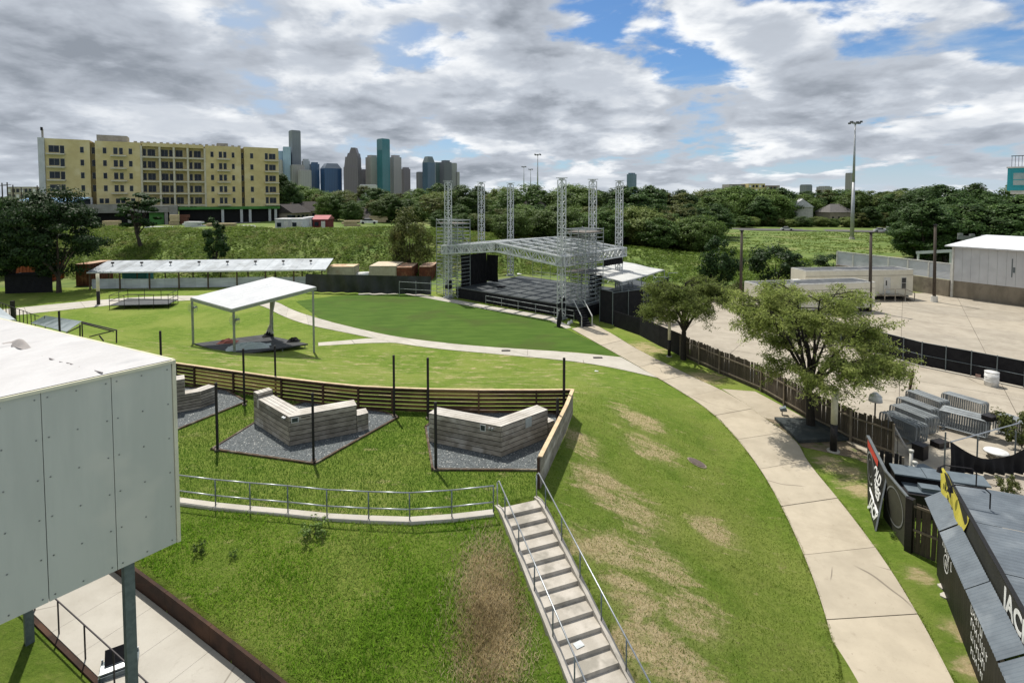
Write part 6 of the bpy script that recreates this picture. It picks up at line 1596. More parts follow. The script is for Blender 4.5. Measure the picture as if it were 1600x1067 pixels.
def boxshed(name, label, cat, u0, u1, vb, h, dep, wall, roofm, zz=6.9, gable=False):
    a, b = P(u0, vb, zz), P(u1, vb, zz); c = (a + b) / 2; z = H(c.x, c.y) - .1; L_ = (b - a).length; t = thing(name, (c.x, c.y, z), label, cat)
    m = MB(); m.box((c.x, c.y + dep / 2, z + h / 2), (L_, dep, h)); m.build('wall', wall, t)
    m = MB()
    if gable:
        x0, x1, y0, y1 = c.x - L_ / 2 - .2, c.x + L_ / 2 + .2, c.y - .2, c.y + dep + .2; zt = z + h
        m.add([(x0, y0, zt), (x1, y0, zt), (x1, y1, zt), (x0, y1, zt), (x0, (y0 + y1) / 2, zt + .9), (x1, (y0 + y1) / 2, zt + .9)], [(0, 1, 5, 4), (2, 3, 4, 5), (1, 2, 5), (3, 0, 4), (3, 2, 1, 0)])
    else: m.box((c.x, c.y + dep / 2, z + h + .06), (L_ + .2, dep + .2, .12))
    m.build('roof', roofm, t)
    m = MB(); m.box((c.x - L_ * .25, c.y - .03, z + h * .55), (.9, .08, .9)); m.build('window', M_win, t)
    m = MB(); m.box((c.x + L_ * .2, c.y - .03, z + h * .42), (.9, .08, h * .8)); m.build('door', M_tredge, t)
boxshed('site_office', 'white site office box right of the apartment block, leftmost', 'cabin', 430, 455, 358, 2.7, 4, M_wwall, M_wrap)
boxshed('site_office', 'bright white site office box, middle of the row', 'cabin', 456, 473, 359, 2.6, 4, M_wrap, M_wrap)
boxshed('site_office', 'grey-white site office box left of the red shed', 'cabin', 474, 487, 357, 2.9, 4, M_wwall, M_wrap)
boxshed('red_shed', 'dark red shed with pinkish gable roof on the hill crest', 'shed', 489, 512, 357, 2.3, 4, pm('dark_red', (.16, .03, .03), None, 1, .8), pm('pink_roof', (.42, .15, .15), (.36, .12, .12), 1, .7), gable=True)
clutter('lumber_stack', 'pale lumber stack right of the red shed', 'lumber', 548, 352, 4, 1.5, 1.4, M_lum, .2)
clutter('lumber_stack', 'brown and pale lumber stacks left of the olive shrub', 'lumber', 592, 347, 5, 1.5, 1.8, M_lum, .1)
clutter('brick_pallet', 'row of brown pallets on the crest left of the olive shrub', 'bricks', 607, 342, 6, 1.5, 1.8, M_brk, .0)
# excavator-like orange machine beside the block
c = P(446, 349, 7); c.z = H(c.x, c.y) ; t = thing('orange_loader', c, 'small orange loader parked at the right foot of the apartment block', 'loader'); M_or = pm('orange_paint', (.45, .09, .03), None, 2, .5)
m = MB(); m.box(c + V3((0, 4, 1.1)), (2.8, 1.6, 1.0)); m.build('body', M_or, t); m = MB(); m.box(c + V3((-.3, 4, 2.1)), (1.2, 1.3, 1.1)); m.build('cab', M_win, t)
m = MB(); m.beam(c + V3((.8, 4, 1.6)), c + V3((2.4, 4, .8)), .3); m.box(c + V3((2.7, 4, .6)), (.5, 1.8, .7)); m.build('bucket_arm', M_or, t)
for sx_, sy_ in product((-.9, .9), (3.2, 4.8)): m = MB(); p = c + V3((sx_, sy_, .45)); m.tube(p - V3((0, .15, 0)), p + V3((0, .15, 0)), .45, 12); m.build('wheel', M_black, t)

# ================================================================== DOWNTOWN
def tower_mat(name, c, line, gloss=.35, sx=.14, sz=.25, spec=.5):
    if name in MATS: return MATS[name]
    m = bpy.data.materials.new(name); m.use_nodes = True; t = NT(m.node_tree); t.n.clear()
    out = t.node('ShaderNodeOutputMaterial'); b = t.node('ShaderNodeBsdfPrincipled'); b.inputs['Roughness'].default_value = gloss; b.inputs['Specular IOR Level'].default_value = spec
    co = t.node('ShaderNodeTexCoord').outputs['Object']; se = t.node('ShaderNodeSeparateXYZ'); t.l.new(co, se.inputs[0])
    hx = t.math('ADD', se.outputs[0], se.outputs[1])
    a = t.step(t.math('FRACT', t.math('MULTIPLY', hx, sx)), .62, .75, 0, 1, False)
    bb = t.step(t.math('FRACT', t.math('MULTIPLY', se.outputs[2], sz)), .55, .7, 0, 1, False)
    col = t.mix(t.math('MAXIMUM', a, bb), line, c)
    col = t.mix(t.step(t.noise(co, .012, 3, .5), .4, .7, 0, .35), col, tuple(min(1, x * 1.35) for x in c))
    t.l.new(col, b.inputs['Base Color']); t.l.new(b.outputs[0], out.inputs[0]); MATS[name] = m; return m
YD = 2400.0
def tower(name, label, u0, u1, vt, mat, ang=.6, dy=0, crown=None, crownmat=None, zbase=0, asp=1.0):
    Y = YD + dy; x0 = (u0 - CXP) / FPX * Y; x1 = (u1 - CXP) / FPX * Y; w_ = x1 - x0; zt = PY((u0 + u1) / 2, vt, Y).z; cx_ = (x0 + x1) / 2
    k = abs(math.cos(ang)) + asp * abs(math.sin(ang)); a = w_ / k
    t = thing(name, (cx_, Y, 0), label, 'skyscraper', 'downtown towers'); t.rotation_euler = (0, 0, ang); t['_o'] = (0, 0, 0)
    def bx_(nm, lx, ly, z0, z1, mt, taper=1.0, ox=0):
        m = MB(); A = [(-lx / 2 + ox, -ly / 2, z0), (lx / 2 + ox, -ly / 2, z0), (lx / 2 + ox, ly / 2, z0), (-lx / 2 + ox, ly / 2, z0)]; B = [(x * taper if taper != 1 else x, y * taper if taper != 1 else y, z1) for x, y, z in A]
        m.add(A + B, [(3, 2, 1, 0), (4, 5, 6, 7), (0, 1, 5, 4), (1, 2, 6, 5), (2, 3, 7, 6), (3, 0, 4, 7)]); o = m.build(nm, mt, t); return o
    ch = 0
    if crown == 'taper': ch = (zt) * .22; bx_('shaft', a, a * asp, 0, zt - ch, mat); bx_('crown', a, a * asp, zt - ch, zt, crownmat or mat, .48)
    elif crown == 'box': ch = zt * .045; bx_('shaft', a, a * asp, 0, zt - ch, mat); bx_('crown', a * .72, a * asp * .72, zt - ch, zt, crownmat or mat)
    elif crown == 'cap': ch = zt * .14; bx_('shaft', a, a * asp, 0, zt - ch, mat); bx_('crown', a, a * asp, zt - ch, zt, crownmat or mat, .62)
    else: bx_('shaft', a, a * asp, 0, zt, mat); bx_('parapet', a * .9, a * asp * .9, zt, zt + 3, mat)
    return t, a, zt
TG = lambda n, c, l, g=.3: tower_mat('tower_' + n, c, l, g)  # tower colours run bluer and lighter, with a little distance haze mixed in
tower('skyscraper', 'pale blue glass tower with notched top beside the apartment block', 429, 457, 238, TG('paleblue', (.30, .42, .50), (.22, .33, .42), .15), .5)
tower('skyscraper', 'slanted pale blue glass wing in front of the grey tower', 443, 457, 231, TG('paleblue2', (.34, .46, .54), (.26, .38, .46), .15), .35, -30)
tower('skyscraper', 'tallest plain grey tower of the skyline', 453, 472, 205.5, TG('grey', (.22, .235, .25), (.15, .16, .175), .6), .75, 40)
tower('skyscraper', 'narrow beige block at the left end of the skyline', 425, 444, 251, TG('beige', (.42, .41, .37), (.28, .27, .25), .7), .5, -60)
tower('skyscraper', 'whitish stepped tower right of the grey tower', 472, 486, 249, TG('white', (.46, .48, .48), (.34, .36, .37), .6), .6, 60, 'box')
tower('skyscraper', 'dark blue glass block with flat roof', 484, 501, 254, TG('dblue', (.05, .105, .19), (.03, .065, .12), .2), .55, 20, 'box')
tower('skyscraper', 'grey concrete block in front of the grey tower', 453, 478, 259, TG('greyb', (.34, .33, .31), (.22, .22, .21), .7), .6, -40)
tower('skyscraper', 'low off-white twin block in front of the skyline', 466, 488, 267, TG('offwhite', (.42, .41, .40), (.30, .29, .29), .7), .65, -80)
tower('skyscraper', 'broad navy glass building with sloping pale roof shoulders', 500, 536, 256, TG('navy', (.03, .085, .20), (.022, .055, .135), .15), .6, -30, 'cap', TG('slate', (.12, .15, .19), (.09, .11, .14), .3))
# stepped gabled brown tower
Y = YD - 50
def gab(u): return (u - CXP) / FPX * Y
t = thing('skyscraper', (gab(552), Y, 0), 'brown tower with stepped gables and a pointed top', 'skyscraper', 'downtown towers'); M_bgab = TG('brown', (.19, .165, .185), (.13, .115, .135), .5)
for k, (u0, u1, v0, v1, vp) in enumerate(((541, 563, 300, 262, 262), (541.5, 562.8, 262, 247, 246), (545, 562.5, 247, 242, 240), (548, 561, 242, 236, 231.5))):
    zb, zt, zp = (0 if k == 0 else PY(550, v0, Y).z), PY(550, v1, Y).z, PY(550, vp, Y).z; dd = 60 - 8 * k; x0, x1 = gab(u0), gab(u1); xm = lerp(x0, x1, .62)
    m = MB(); tw = (xm - 5, xm + 5) if k == 3 else ((lerp(x0, xm, .25), x1 - 1))
    if k == 3: tw = (gab(551.5), gab(558))
    elif k == 2: tw = (gab(547), gab(561.8))
    elif k == 1: tw = (gab(543.5), gab(562.6))
    else: tw = (x0, x1)
    m.add([(x0, Y - dd / 2, zb), (x1, Y - dd / 2, zb), (x1, Y + dd / 2, zb), (x0, Y + dd / 2, zb), (tw[0], Y - dd / 2, zp), (tw[1], Y - dd / 2, zp), (tw[1], Y + dd / 2, zp), (tw[0], Y + dd / 2, zp)], [(3, 2, 1, 0), (4, 5, 6, 7), (0, 1, 5, 4), (1, 2, 6, 5), (2, 3, 7, 6), (3, 0, 4, 7)])
    m.build('tier', M_bgab, t)
tower('skyscraper', 'dark low tower between the gabled tower and the beige slab', 562, 577, 265, TG('dusk', (.15, .15, .175), (.10, .10, .12), .5), .6, 30, 'box')
tower('skyscraper', 'beige ribbed slab tower left of the teal tower', 572, 592.5, 243, TG('ribbed', (.40, .38, .35), (.30, .28, .265), .7), .8, 0, 'box')
tower('skyscraper', 'teal glass tower with rounded top, second tallest', 590, 610, 218.5, TG('teal', (.06, .20, .225), (.04, .14, .17), .12), .85, -40)
tower('skyscraper', 'pinkish grey twin-slab tower right of the teal tower', 609, 628, 243, TG('pink', (.38, .35, .36), (.28, .26, .275), .6), .75, 20, 'box')
tower('skyscraper', 'brown stepped tower at the right of the main cluster', 627, 642, 262, TG('brown2', (.24, .21, .235), (.17, .15, .175), .6), .6, 60, 'box')
tower('skyscraper', 'plain grey-brown block left of the blue domed tower', 650.5, 661.5, 270, TG('gbrown', (.25, .24, .26), (.18, .175, .19), .7), .5, 0)
tower('skyscraper', 'blue glass tower with chamfered crown', 660.5, 680, 245, TG('blue', (.09, .145, .22), (.06, .095, .15), .15), .78, -30, 'cap', TG('crown', (.16, .19, .19), (.12, .14, .15), .3))
tower('skyscraper', 'greenish glass slab beside the chamfered tower', 678, 689, 255, TG('greenish', (.14, .20, .20), (.10, .145, .15), .2), .5, 30)
tower('skyscraper', 'dark brown-grey tower at the right cluster', 687.5, 706, 251, TG('dgrey', (.15, .155, .18), (.10, .105, .125), .5), .7, 0, 'box')
tower('skyscraper', 'light grey slab behind the dark tower', 703, 714.5, 256, TG('lgrey', (.34, .34, .34), (.25, .25, .255), .6), .6, 60)
tower('skyscraper', 'short light block at the right end of the right cluster', 712, 718.5, 270, TG('lgrey2', (.36, .35, .34), (.27, .26, .255), .6), .6, 60)
tower('skyscraper', 'low white building at the foot of the beige slab', 559, 592, 290, TG('lowwhite', (.55, .55, .53), (.42, .42, .42), .7), .3, -400)
tower('skyscraper', 'lone blue-grey glass tower right of the stage masts', 979, 994, 270.5, TG('lone', (.13, .20, .26), (.09, .14, .19), .2), .7, -900, 'box')
tower('skyscraper', 'lone pale slab tower beside the tall light mast', 1320, 1331.5, 271.5, TG('loneb', (.33, .31, .31), (.24, .23, .23), .6), .6, 0)
tower('skyscraper', 'small grey far block left of the light mast', 1250.5, 1266.5, 290, TG('farg', (.20, .22, .24), (.15, .165, .18), .5), .4, -600)
tower('skyscraper', 'small pale far block between two far buildings', 1277, 1297, 291, TG('farp', (.36, .36, .35), (.27, .27, .27), .6), .4, -600, 'box')
tower('skyscraper', 'small blue far block above the right tree line', 1448, 1462, 297, TG('farbl', (.14, .22, .27), (.1, .16, .2), .3), .4, -900)
# half-built block beyond the trees
def far_block(label, u0, u1, vt, Y, mat, floors=4, bays=7):
    a, b = PY(u0, vt, Y), PY(u1, vt, Y); t = thing('unfinished_block', ((a.x + b.x) / 2, Y, 0), label, 'building'); w_ = b.x - a.x
    m = MB(); m.box(((a.x + b.x) / 2, Y + 8, a.z / 2), (w_, 15, a.z)); m.build('wall', mat, t)
    for i in range(bays):
        for j in range(floors):
            m = MB(); m.box((a.x + w_ * (i + .5) / bays, Y + .45, a.z - 2.2 - j * 3.3), (w_ / bays * .6, .3, 2.0)); m.build('window', M_win if (i + j) % 3 else M_wrap, t)
far_block('yellowish unfinished block rising over the trees in the distance', 1170, 1196, 287, 430, M_sheath, 3, 5)
far_block('grey unfinished block left of the yellowish one in the distance', 1140, 1169, 288, 436, M_gconc, 3, 6)
far_block('grey-brown end of the unfinished block right of the yellowish part', 1197, 1219, 290, 434, pm('dull_brick', (.25, .2, .16), None, 1, .9), 3, 4)
far_block('long low tan roofed hall beyond the masts', 884, 930, 295, 520, pm('tan_hall', (.36, .26, .2), None, 1, .9), 2, 8)
far_block('pale low hall at the far left behind the poles', 10, 62, 292, 300, pm('tan_hall2', (.42, .38, .3), None, 1, .9), 2, 8)
# blue roof left of the block
m = MB(); a = PY(32, 312, 118); m.par((a.x, 116, a.z - .6), (11, 3, 0), (-1, 6, .9), (0, 0, .2)); tag(m.build('blue_tarp_roof', pm('blue_tarp', (.18, .33, .52), None, 1, .6)), 'light blue tarpaulin roof at the left foot of the apartment block', 'roof')
for k, (u, vt) in enumerate(((3, 286), (11, 285), (20, 289), (33, 293), (58, 290))):
    Y = 120 + 6 * k; p = PY(u, vt, Y); t = thing('site_pole', (p.x, Y, 0), ('first', 'second', 'third', 'fourth', 'fifth')[k] + ' dark pole from the left edge, left of the apartment block', 'pole', 'poles at the left edge')
    m = MB(); m.tube((p.x, Y, 3), (p.x, Y, p.z), .16, 6, .12); m.build('shaft', M_pole, t); m = MB(); m.beam((p.x - .9, Y, p.z - .6), (p.x + .9, Y, p.z - .6), .12); m.build('crossarm', M_pole, t)

# ================================================================== HIGH MAST LIGHTS, CARS, HOUSES
M_mast = pm('mast_steel', (.46, .47, .48), (.38, .39, .40), 1, .5, metal=.3)
def high_mast(label, u, vb, vt, base=None, Y=None):
    b = P(u, vb) if base is None else base; tp = PY(u + (4 if Y is None else 0), vt, b.y); h = tp.z; t = thing('high_mast_light', b, label, 'light mast', 'high mast lights')
    m = MB(); m.tube(b, (b.x, b.y, h * .5), .62, 12, .40); m.tube((b.x, b.y, h * .5), (b.x, b.y, h), .40, 12, .18); m.build('mast', M_mast, t, True)
    m = MB(); m.tube(b, b + V3((0, 0, 1.2)), 1.0, 10, .8); m.tube(b, b + V3((0, 0, .25)), 1.9, 14); m.build('footing', M_pale, t)
    m = MB(); c = V3((b.x, b.y, h)); m.tube(c - V3((0, 0, .5)), c, .5, 8)
    for k in range(6):
        a = k * math.pi / 3 + .3; d = V3((math.cos(a), math.sin(a), 0)); m.beam(c, c + d * 1.3, .12)
    m.build('head_ring', M_mast, t)
    for k in range(6):
        a = k * math.pi / 3 + .3; d = V3((math.cos(a), math.sin(a), 0)); m = MB(); m.box(c + d * 1.55 + V3((0, 0, -.1 + .25 * (k % 2))), (.7, .7, .5), a); m.build('lamp', pm('lamp_box', (.14, .14, .15), None, 1, .5), t)
high_mast('tall grey high mast light rising from the grass on the right', 1331, 377, 192)
for u, vt, Y, lab in ((840, 242, 285, 'nearest of the three far high mast lights left of centre'), (829, 265, 430, 'middle one of the three far high mast lights'), (818.5, 261, 395, 'left one of the three far high mast lights')):
    high_mast(lab, u, 300, vt, V3(((u - CXP) / FPX * Y, Y, 0)), Y)
M_carw = pm('white_car', (.72, .72, .72), None, 1, .25, spec=.6)
def car(label, c, ang, mat, pickup=False, name='parked_car', cat='car'):
    t = thing(name, c, label, cat, 'cars on the far freeway'); t.rotation_euler = (0, 0, ang); t['_o'] = (0, 0, 0)
    def prof(pts, y0, y1, nm, mt, ins=0):
        n = len(pts); A = [(x, y0, z) for x, z in pts]; B = [(x, y1, z) for x, z in pts]; m = MB(); m.add(A + B, [tuple(range(n)), tuple(range(2 * n - 1, n - 1, -1))] + [(i, i + n, (i + 1) % n + n, (i + 1) % n) for i in range(n)]); return m.build(nm, mt, t)
    if pickup: body = [(-2.7, .35), (2.7, .35), (2.75, .9), (1.4, 1.05), (.9, 1.15), (-2.7, 1.1)]; cab = [(1.3, 1.08), (.75, 1.75), (-.5, 1.78), (-.75, 1.12)]
    else: body = [(-2.25, .3), (2.25, .3), (2.3, .75), (1.2, .95), (-1.7, 1.0), (-2.3, .95)]; cab = [(1.15, .95), (.4, 1.45), (-1.0, 1.45), (-1.75, 1.0)]
    prof(body, -.9, .9, 'body', mat); prof([(x * .96, z) for x, z in cab], -.8, .8, 'window_band', M_win)
    zt = max(z for x, z in cab); xs_ = [x for x, z in cab if z > zt - .1]; m = MB(); m.box(((xs_[0] + xs_[-1]) / 2, 0, zt), (abs(xs_[0] - xs_[-1]) + .1, 1.5, .07)); m.build('roof', mat, t)
    for x, y in product((-1.45, 1.45), (-.85, .85)): m = MB(); m.tube((x, y - .12, .34), (x, y + .12, .34), .34, 12); m.build('wheel', M_black, t)
    for y in (-.6, .6): m = MB(); m.box((2.28 if not pickup else 2.72, y, .7), (.06, .35, .16)); m.build('headlight', M_wrap, t)
ra_ = math.atan2(rv.y, rv.x)
for u, lane, kind, lab in ((1231, 3, 0, 'white saloon car on the freeway left of the light mast'), (1378, 3, 0, 'white saloon car on the freeway, first right of the light mast'), (1390, 7, 1, 'white pickup on the freeway right of the light mast'), (1404, 6, 0, 'white car on the freeway, rightmost of the three together'), (1127, 4, 0, 'white car at the left end of the visible freeway')):
    d = ray(u, 300); k = (r0 + rn_ * lane); tt = (k.x * d[1] - k.y * d[0]) / (rv.y * d[0] - rv.x * d[1]); p = k + rv * tt; car(lab, (p.x, p.y, .5), ra_, M_carw, bool(kind), 'pickup_truck' if kind else 'parked_car', 'pickup' if kind else 'car')
c = P(573, 349, 7.2); car('white car parked on the hill crest near the lumber', (c.x, c.y + 2, H(c.x, c.y + 2)), .2, M_carw)
M_rfd = pm('dark_shingles', (.055, .048, .045), (.04, .035, .034), 2, .9, coord='World'); M_rfg = pm('grey_shingles', (.15, .14, .13), (.11, .105, .10), 2, .9, coord='World'); M_rfw = pm('pale_metal_roof', (.62, .62, .62), None, 1, .5)
M_hw = pm('house_wall', (.30, .26, .21), (.25, .21, .17), 1, .9); M_hww = pm('house_white', (.55, .54, .5), None, 1, .9)
def house(label, u, v, Y, lx, ly, hw, hr, rz, wall, roofm, hip=True):
    c = PY(u, v, Y); hw = max(hw, c.z - hr - H(c.x, Y)); z0 = c.z - hw - hr; t = thing('house', (c.x, Y, z0), label, 'house'); q = Matrix.Rotation(rz, 3, 'Z'); C_ = V3((c.x, Y, z0))
    m = MB(); m.box(C_ + V3((0, 0, hw / 2)), (lx, ly, hw), rz); m.build('wall', wall, t)
    e = .5; X, Y_ = lx / 2 + e, ly / 2 + e; rx_ = (lx / 2 - ly * .4 if hip else lx / 2 + e); pts = [(-X, -Y_, hw), (X, -Y_, hw), (X, Y_, hw), (-X, Y_, hw), (-rx_, 0, hw + hr), (rx_, 0, hw + hr)]
    m = MB(); m.add([C_ + q @ V3(p) for p in pts], [(0, 1, 5, 4), (2, 3, 4, 5), (1, 2, 5), (3, 0, 4), (3, 2, 1, 0)]); r_ = m.build('roof', roofm, t)
    m = MB(); m.box(C_ + q @ V3((lx * .2, .4, 0)) + V3((0, 0, hw + hr * .9)), (.7, .7, 1.4), rz); m.build('chimney', wall, r_)
    for k in range(4):
        m = MB(); m.box(C_ + q @ V3((-lx / 2 + lx * (k + .5) / 4, -ly / 2, 0)) + V3((0, 0, hw * .55)), (1.0, .14, 1.3), rz); m.build('window', M_win, t)
house('long dark brown roofed house on the crest left of the stage', 588, 324, 165, 17, 9, 3, 3.2, -.1, M_hw, M_rfd)
house('dark roofed house with gable right of the apartment block', 488, 315, 172, 13, 9, 3, 3, .1, M_hw, M_rfd, False)
house('small gabled dark house closest to the apartment block', 452, 319, 160, 8, 8, 3, 2.6, 1.3, M_hw, M_rfd, False)
house('house with steep dark hip roof between the back masts', 833, 313, 150, 11, 9, 4, 4, .25, M_hw, M_rfd)
house('white gabled house top showing above trees under the skyline', 556, 303, 240, 7, 6, 5, 3, 1.2, M_hww, M_rfd, False)
house('white metal roofed house among trees left of the light mast', 1252, 311, 262, 10, 9, 5, 4, 1.2, M_hww, M_rfw, False)
house('grey hip roofed house with white porch left of the light mast', 1304, 319, 262, 13, 10, 5.5, 4, .15, M_hw, M_rfg)
house('grey house roof half hidden in the right trees', 1450, 316, 240, 8, 7, 5, 3, .6, M_hw, M_rfg)
# ================================================================== TREES
def leafmat(name, a, b, tr=.3, isl=.35, c3=None):
    return pm(name, a, b, .9, .55, 0, isl=isl, trans=tr, objr=.30, spec=.2, c3=c3, s3=.35)
M_leafs = [leafmat('leaf_a', (.060, .112, .024), (.095, .155, .036)), leafmat('leaf_b', (.085, .14, .028), (.125, .185, .045)), leafmat('leaf_c', (.044, .086, .022), (.072, .125, .033))]
M_leafd = leafmat('leaf_dark', (.022, .052, .014), (.045, .085, .022)); M_leafo = leafmat('leaf_olive', (.075, .095, .022), (.125, .145, .040), c3=(.16, .15, .05)); M_leafm = leafmat('leaf_feather', (.185, .235, .055), (.27, .31, .095), .6)
M_bark = pm('bark', (.075, .06, .045), (.045, .036, .028), 4, .9, .5, stretch=(2, 2, .5)); M_barkd = pm('bark_dark', (.03, .025, .02), (.02, .017, .014), 4, .9)
def leaf_quads(g, pos, nrm, size, asp=1.0):
    n = len(pos); r = g.normal(size=(n, 3)); t = np.cross(nrm, r); t /= np.linalg.norm(t, axis=1, keepdims=True) + 1e-9; b = np.cross(nrm, t); b /= np.linalg.norm(b, axis=1, keepdims=True) + 1e-9
    s = (size * g.uniform(.55, 1.35, n))[:, None]; t = t * s * .5; b = b * s * .5 * asp
    bend = nrm * s * .12
    return np.stack([pos - t, pos - b * .8 + bend, pos + t, pos + b * .8 + bend], 1).reshape(-1, 3)
def mesh_np(name, verts, k, mat):
    o = npmesh(name, verts, k, mat); me_ = o.data; bpy.data.objects.remove(o); return me_
def limb(m, pts, r0, r1, n=6):
    for i in range(len(pts) - 1):
        f0, f1 = i / (len(pts) - 1), (i + 1) / (len(pts) - 1); m.tube(pts[i], pts[i + 1], lerp(r0, r1, f0), n, lerp(r0, r1, f1))
def make_crown(seed, h, rad, th, nclump, nleaf, leaf, mat, flat=.75, layered=False, gap=.25):
    g = np.random.default_rng(seed); hz = (h - th) / 2; cz_ = th + hz
    cl = []
    while len(cl) < nclump:
        p = g.uniform(-1, 1, 3); r = np.linalg.norm(p)
        if r > 1 or r < .35: continue
        zz = p[2]; wid = 1.0 - .35 * max(0, zz) ** 2 - .15 * max(0, -zz)
        c = np.array([p[0] * rad * wid, p[1] * rad * wid, cz_ + zz * hz]); cl.append(c * np.array([1, 1, 1]))
    cl = np.array(cl); cr = rad * g.uniform(.13, .36, nclump)
    idx = g.integers(0, nclump, nleaf); d = g.normal(size=(nleaf, 3)); d /= np.linalg.norm(d, axis=1, keepdims=True)
    rr = g.uniform(.1, 1.15, nleaf) ** .6
    off = d * (rr * cr[idx])[:, None]; off[:, 2] *= (.45 if layered else flat)
    pos = cl[idx] + off
    nr = d * 1.0 + (pos - np.array([0, 0, cz_])) / rad * .6 + np.array([0, 0, .5]) + g.normal(size=(nleaf, 3)) * .55; nr /= np.linalg.norm(nr, axis=1, keepdims=True)
    crown = mesh_np('crown', leaf_quads(g, pos, nr, leaf, .7), 4, mat)
    m = MB(); lean_ = g.normal(size=2) * .03 * h; top_ = V3((lean_[0], lean_[1], th + hz * .9)); r0 = .022 * h
    limb(m, [V3((0, 0, -.3)), V3((lean_[0] * .3, lean_[1] * .3, th * .6)), V3((lean_[0] * .6, lean_[1] * .6, th)), top_], r0 * 1.25, r0 * .3, 7)
    for k in range(min(9, nclump)):
        c = V3(cl[k]); s = V3((lean_[0] * .5, lean_[1] * .5, th * g.uniform(.7, 1.15))); mid = s.lerp(c, .5) + V3((0, 0, .05 * h)); limb(m, [s, mid, c], r0 * .45, r0 * .1, 5)
    me_ = bpy.data.meshes.new('trunk'); me_.from_pydata(m.v, [], m.f); me_.materials.append(M_bark)
    return me_, crown, h
def plant_tree(proto, loc, h, wid=1.0, rz=None, label=None, group=None, name='tree', cat='tree'):
    tm, cm, h0 = proto; t = thing(name, loc, label, cat, group); s = h / h0
    for nm, me_ in (('trunk', tm), ('crown', cm)):
        o = bpy.data.objects.new(nm, me_); COL.objects.link(o); o.parent = t
    t.scale = (s * wid, s * wid, s); t.rotation_euler = (0, 0, rz if rz is not None else random.uniform(0, 6.28)); return t
PRO = [make_crown(11, 14, 5.0, .8, 110, 15000, .50, M_leafs[0]), make_crown(12, 14, 6.0, .6, 130, 17000, .50, M_leafs[1]), make_crown(13, 15, 4.6, 1.0, 100, 14000, .48, M_leafs[2]),
       make_crown(14, 12, 5.6, .4, 120, 15000, .48, M_leafs[0], .9), make_crown(15, 16, 5.4, 2.2, 80, 12000, .52, M_leafs[2], .6), make_crown(16, 13, 5.2, .5, 110, 15000, .48, M_leafs[1], .85),
       make_crown(17, 16, 4.4, 5.0, 34, 6500, .45, M_leafo, .5), make_crown(18, 12, 5.4, .5, 110, 15000, .45, leafmat('leaf_light', (.12, .165, .035), (.175, .215, .06)), .9), make_crown(19, 15, 3.6, .8, 60, 11000, .45, M_leafo, 1.1)]
def sector(u):
    for lim, t_ in ((470, ', next to the apartment block'), (540, ', below the navy glass building'), (600, ', below the teal tower'), (650, ', below the gap in the skyline'), (700, ', left of the first mast'), (752, ', between the first and second mast'),
                    (800, ', between the second and third mast'), (880, ', between the third and fourth mast'), (925, ', between the fourth and fifth mast'), (966, ', between the last two masts'), (1010, ', just right of the last mast'), (1060, ', above the wing canopy'),
                    (1130, ', above the smaller feathery tree'), (1190, ', under the unfinished block'), (1240, ', left of the white roofed house'), (1285, ', at the white roofed house'), (1330, ', at the grey hip roofed house'), (1385, ', just right of the light mast'),
                    (1440, ', midway to the white building'), (1500, ', at the left end of the white building'), (1560, ', over the white roof'), (9999, ', toward the right edge')):
        if u < lim: return t_
def belt(label, group, u0, u1, step, Y0, Y1, v0, v1, seed, wid=(1.0, 1.4), kinds=(0, 1, 2, 3, 4, 5, 6, 7, 8)):
    r_ = random.Random(seed); u = u0
    while u < u1:
        Y = r_.uniform(Y0, Y1); uu = u + r_.uniform(-.4, .4) * step; vt = r_.uniform(v0, v1)
        if 1226 < uu < 1330 and Y > 230: Y = r_.uniform(272, 300) if v0 < 310 else 236; vt = vt if v0 < 310 else r_.uniform(338, 348)
        p = PY(uu, vt, Y); z0 = H(p.x, Y) - .2; h = p.z - z0
        plant_tree(PRO[r_.choice(kinds)], (p.x, Y, z0), max(h, 4), r_.uniform(*wid), r_.uniform(0, 6.28), label + sector(uu), group + sector(uu)); u += step * r_.uniform(.8, 1.2)
belt('green tree on the far crest', 'trees below the skyline', 440, 720, 14, 180, 260, 286, 304, 1, (1.2, 1.6))
belt('lower green tree on the near crest', 'lower trees under the skyline', 510, 720, 16, 140, 178, 305, 322, 11, (1.2, 1.7))
belt('tree standing before the dark roofed houses', 'trees before the houses', 505, 560, 22, 150, 158, 300, 318, 2, (1.0, 1.2))
belt('tall tree behind the stage', 'trees behind the left masts', 690, 900, 11, 150, 215, 289, 316, 3, (1.2, 1.7))
belt('lower tree behind the stage', 'lower trees behind the left masts', 690, 900, 12, 116, 140, 318, 346, 31, (1.3, 1.9))
belt('tall dark tree in the woods', 'trees behind the right masts', 895, 1120, 9, 140, 205, 290, 322, 4, (1.2, 1.7), (0, 2, 4, 6, 1, 5, 6))
belt('lower tree on the near wood edge', 'lower trees right of the masts', 900, 1105, 9, 122, 140, 318, 352, 41, (1.3, 1.8), (0, 2, 3, 1, 7, 8))
belt('tall tree behind the far freeway', 'trees behind the freeway', 1095, 1450, 8, 240, 290, 291, 318, 5, (1.3, 1.8))
belt('lower tree beside the far freeway', 'lower trees along the freeway', 1095, 1440, 8, 234, 246, 322, 350, 51, (1.5, 2.1), (0, 2, 3, 5, 7, 8))
belt('tall dark tree in the right woods', 'trees behind the white building', 1425, 1680, 11, 118, 170, 288, 312, 6, (1.2, 1.7), (2, 4, 0))
belt('lower dark tree in the right woods', 'lower trees behind the white building', 1430, 1680, 12, 108, 122, 316, 350, 61, (1.4, 1.9), (2, 4, 0))
belt('tree behind the black stall', 'trees at the left edge', -40, 70, 20, 92, 125, 312, 335, 7, (1.1, 1.4))
belt('dark tall tree', 'trees right of the apartment block', 437, 462, 9, 168, 180, 270, 296, 8, (.8, 1.0), (2, 4))
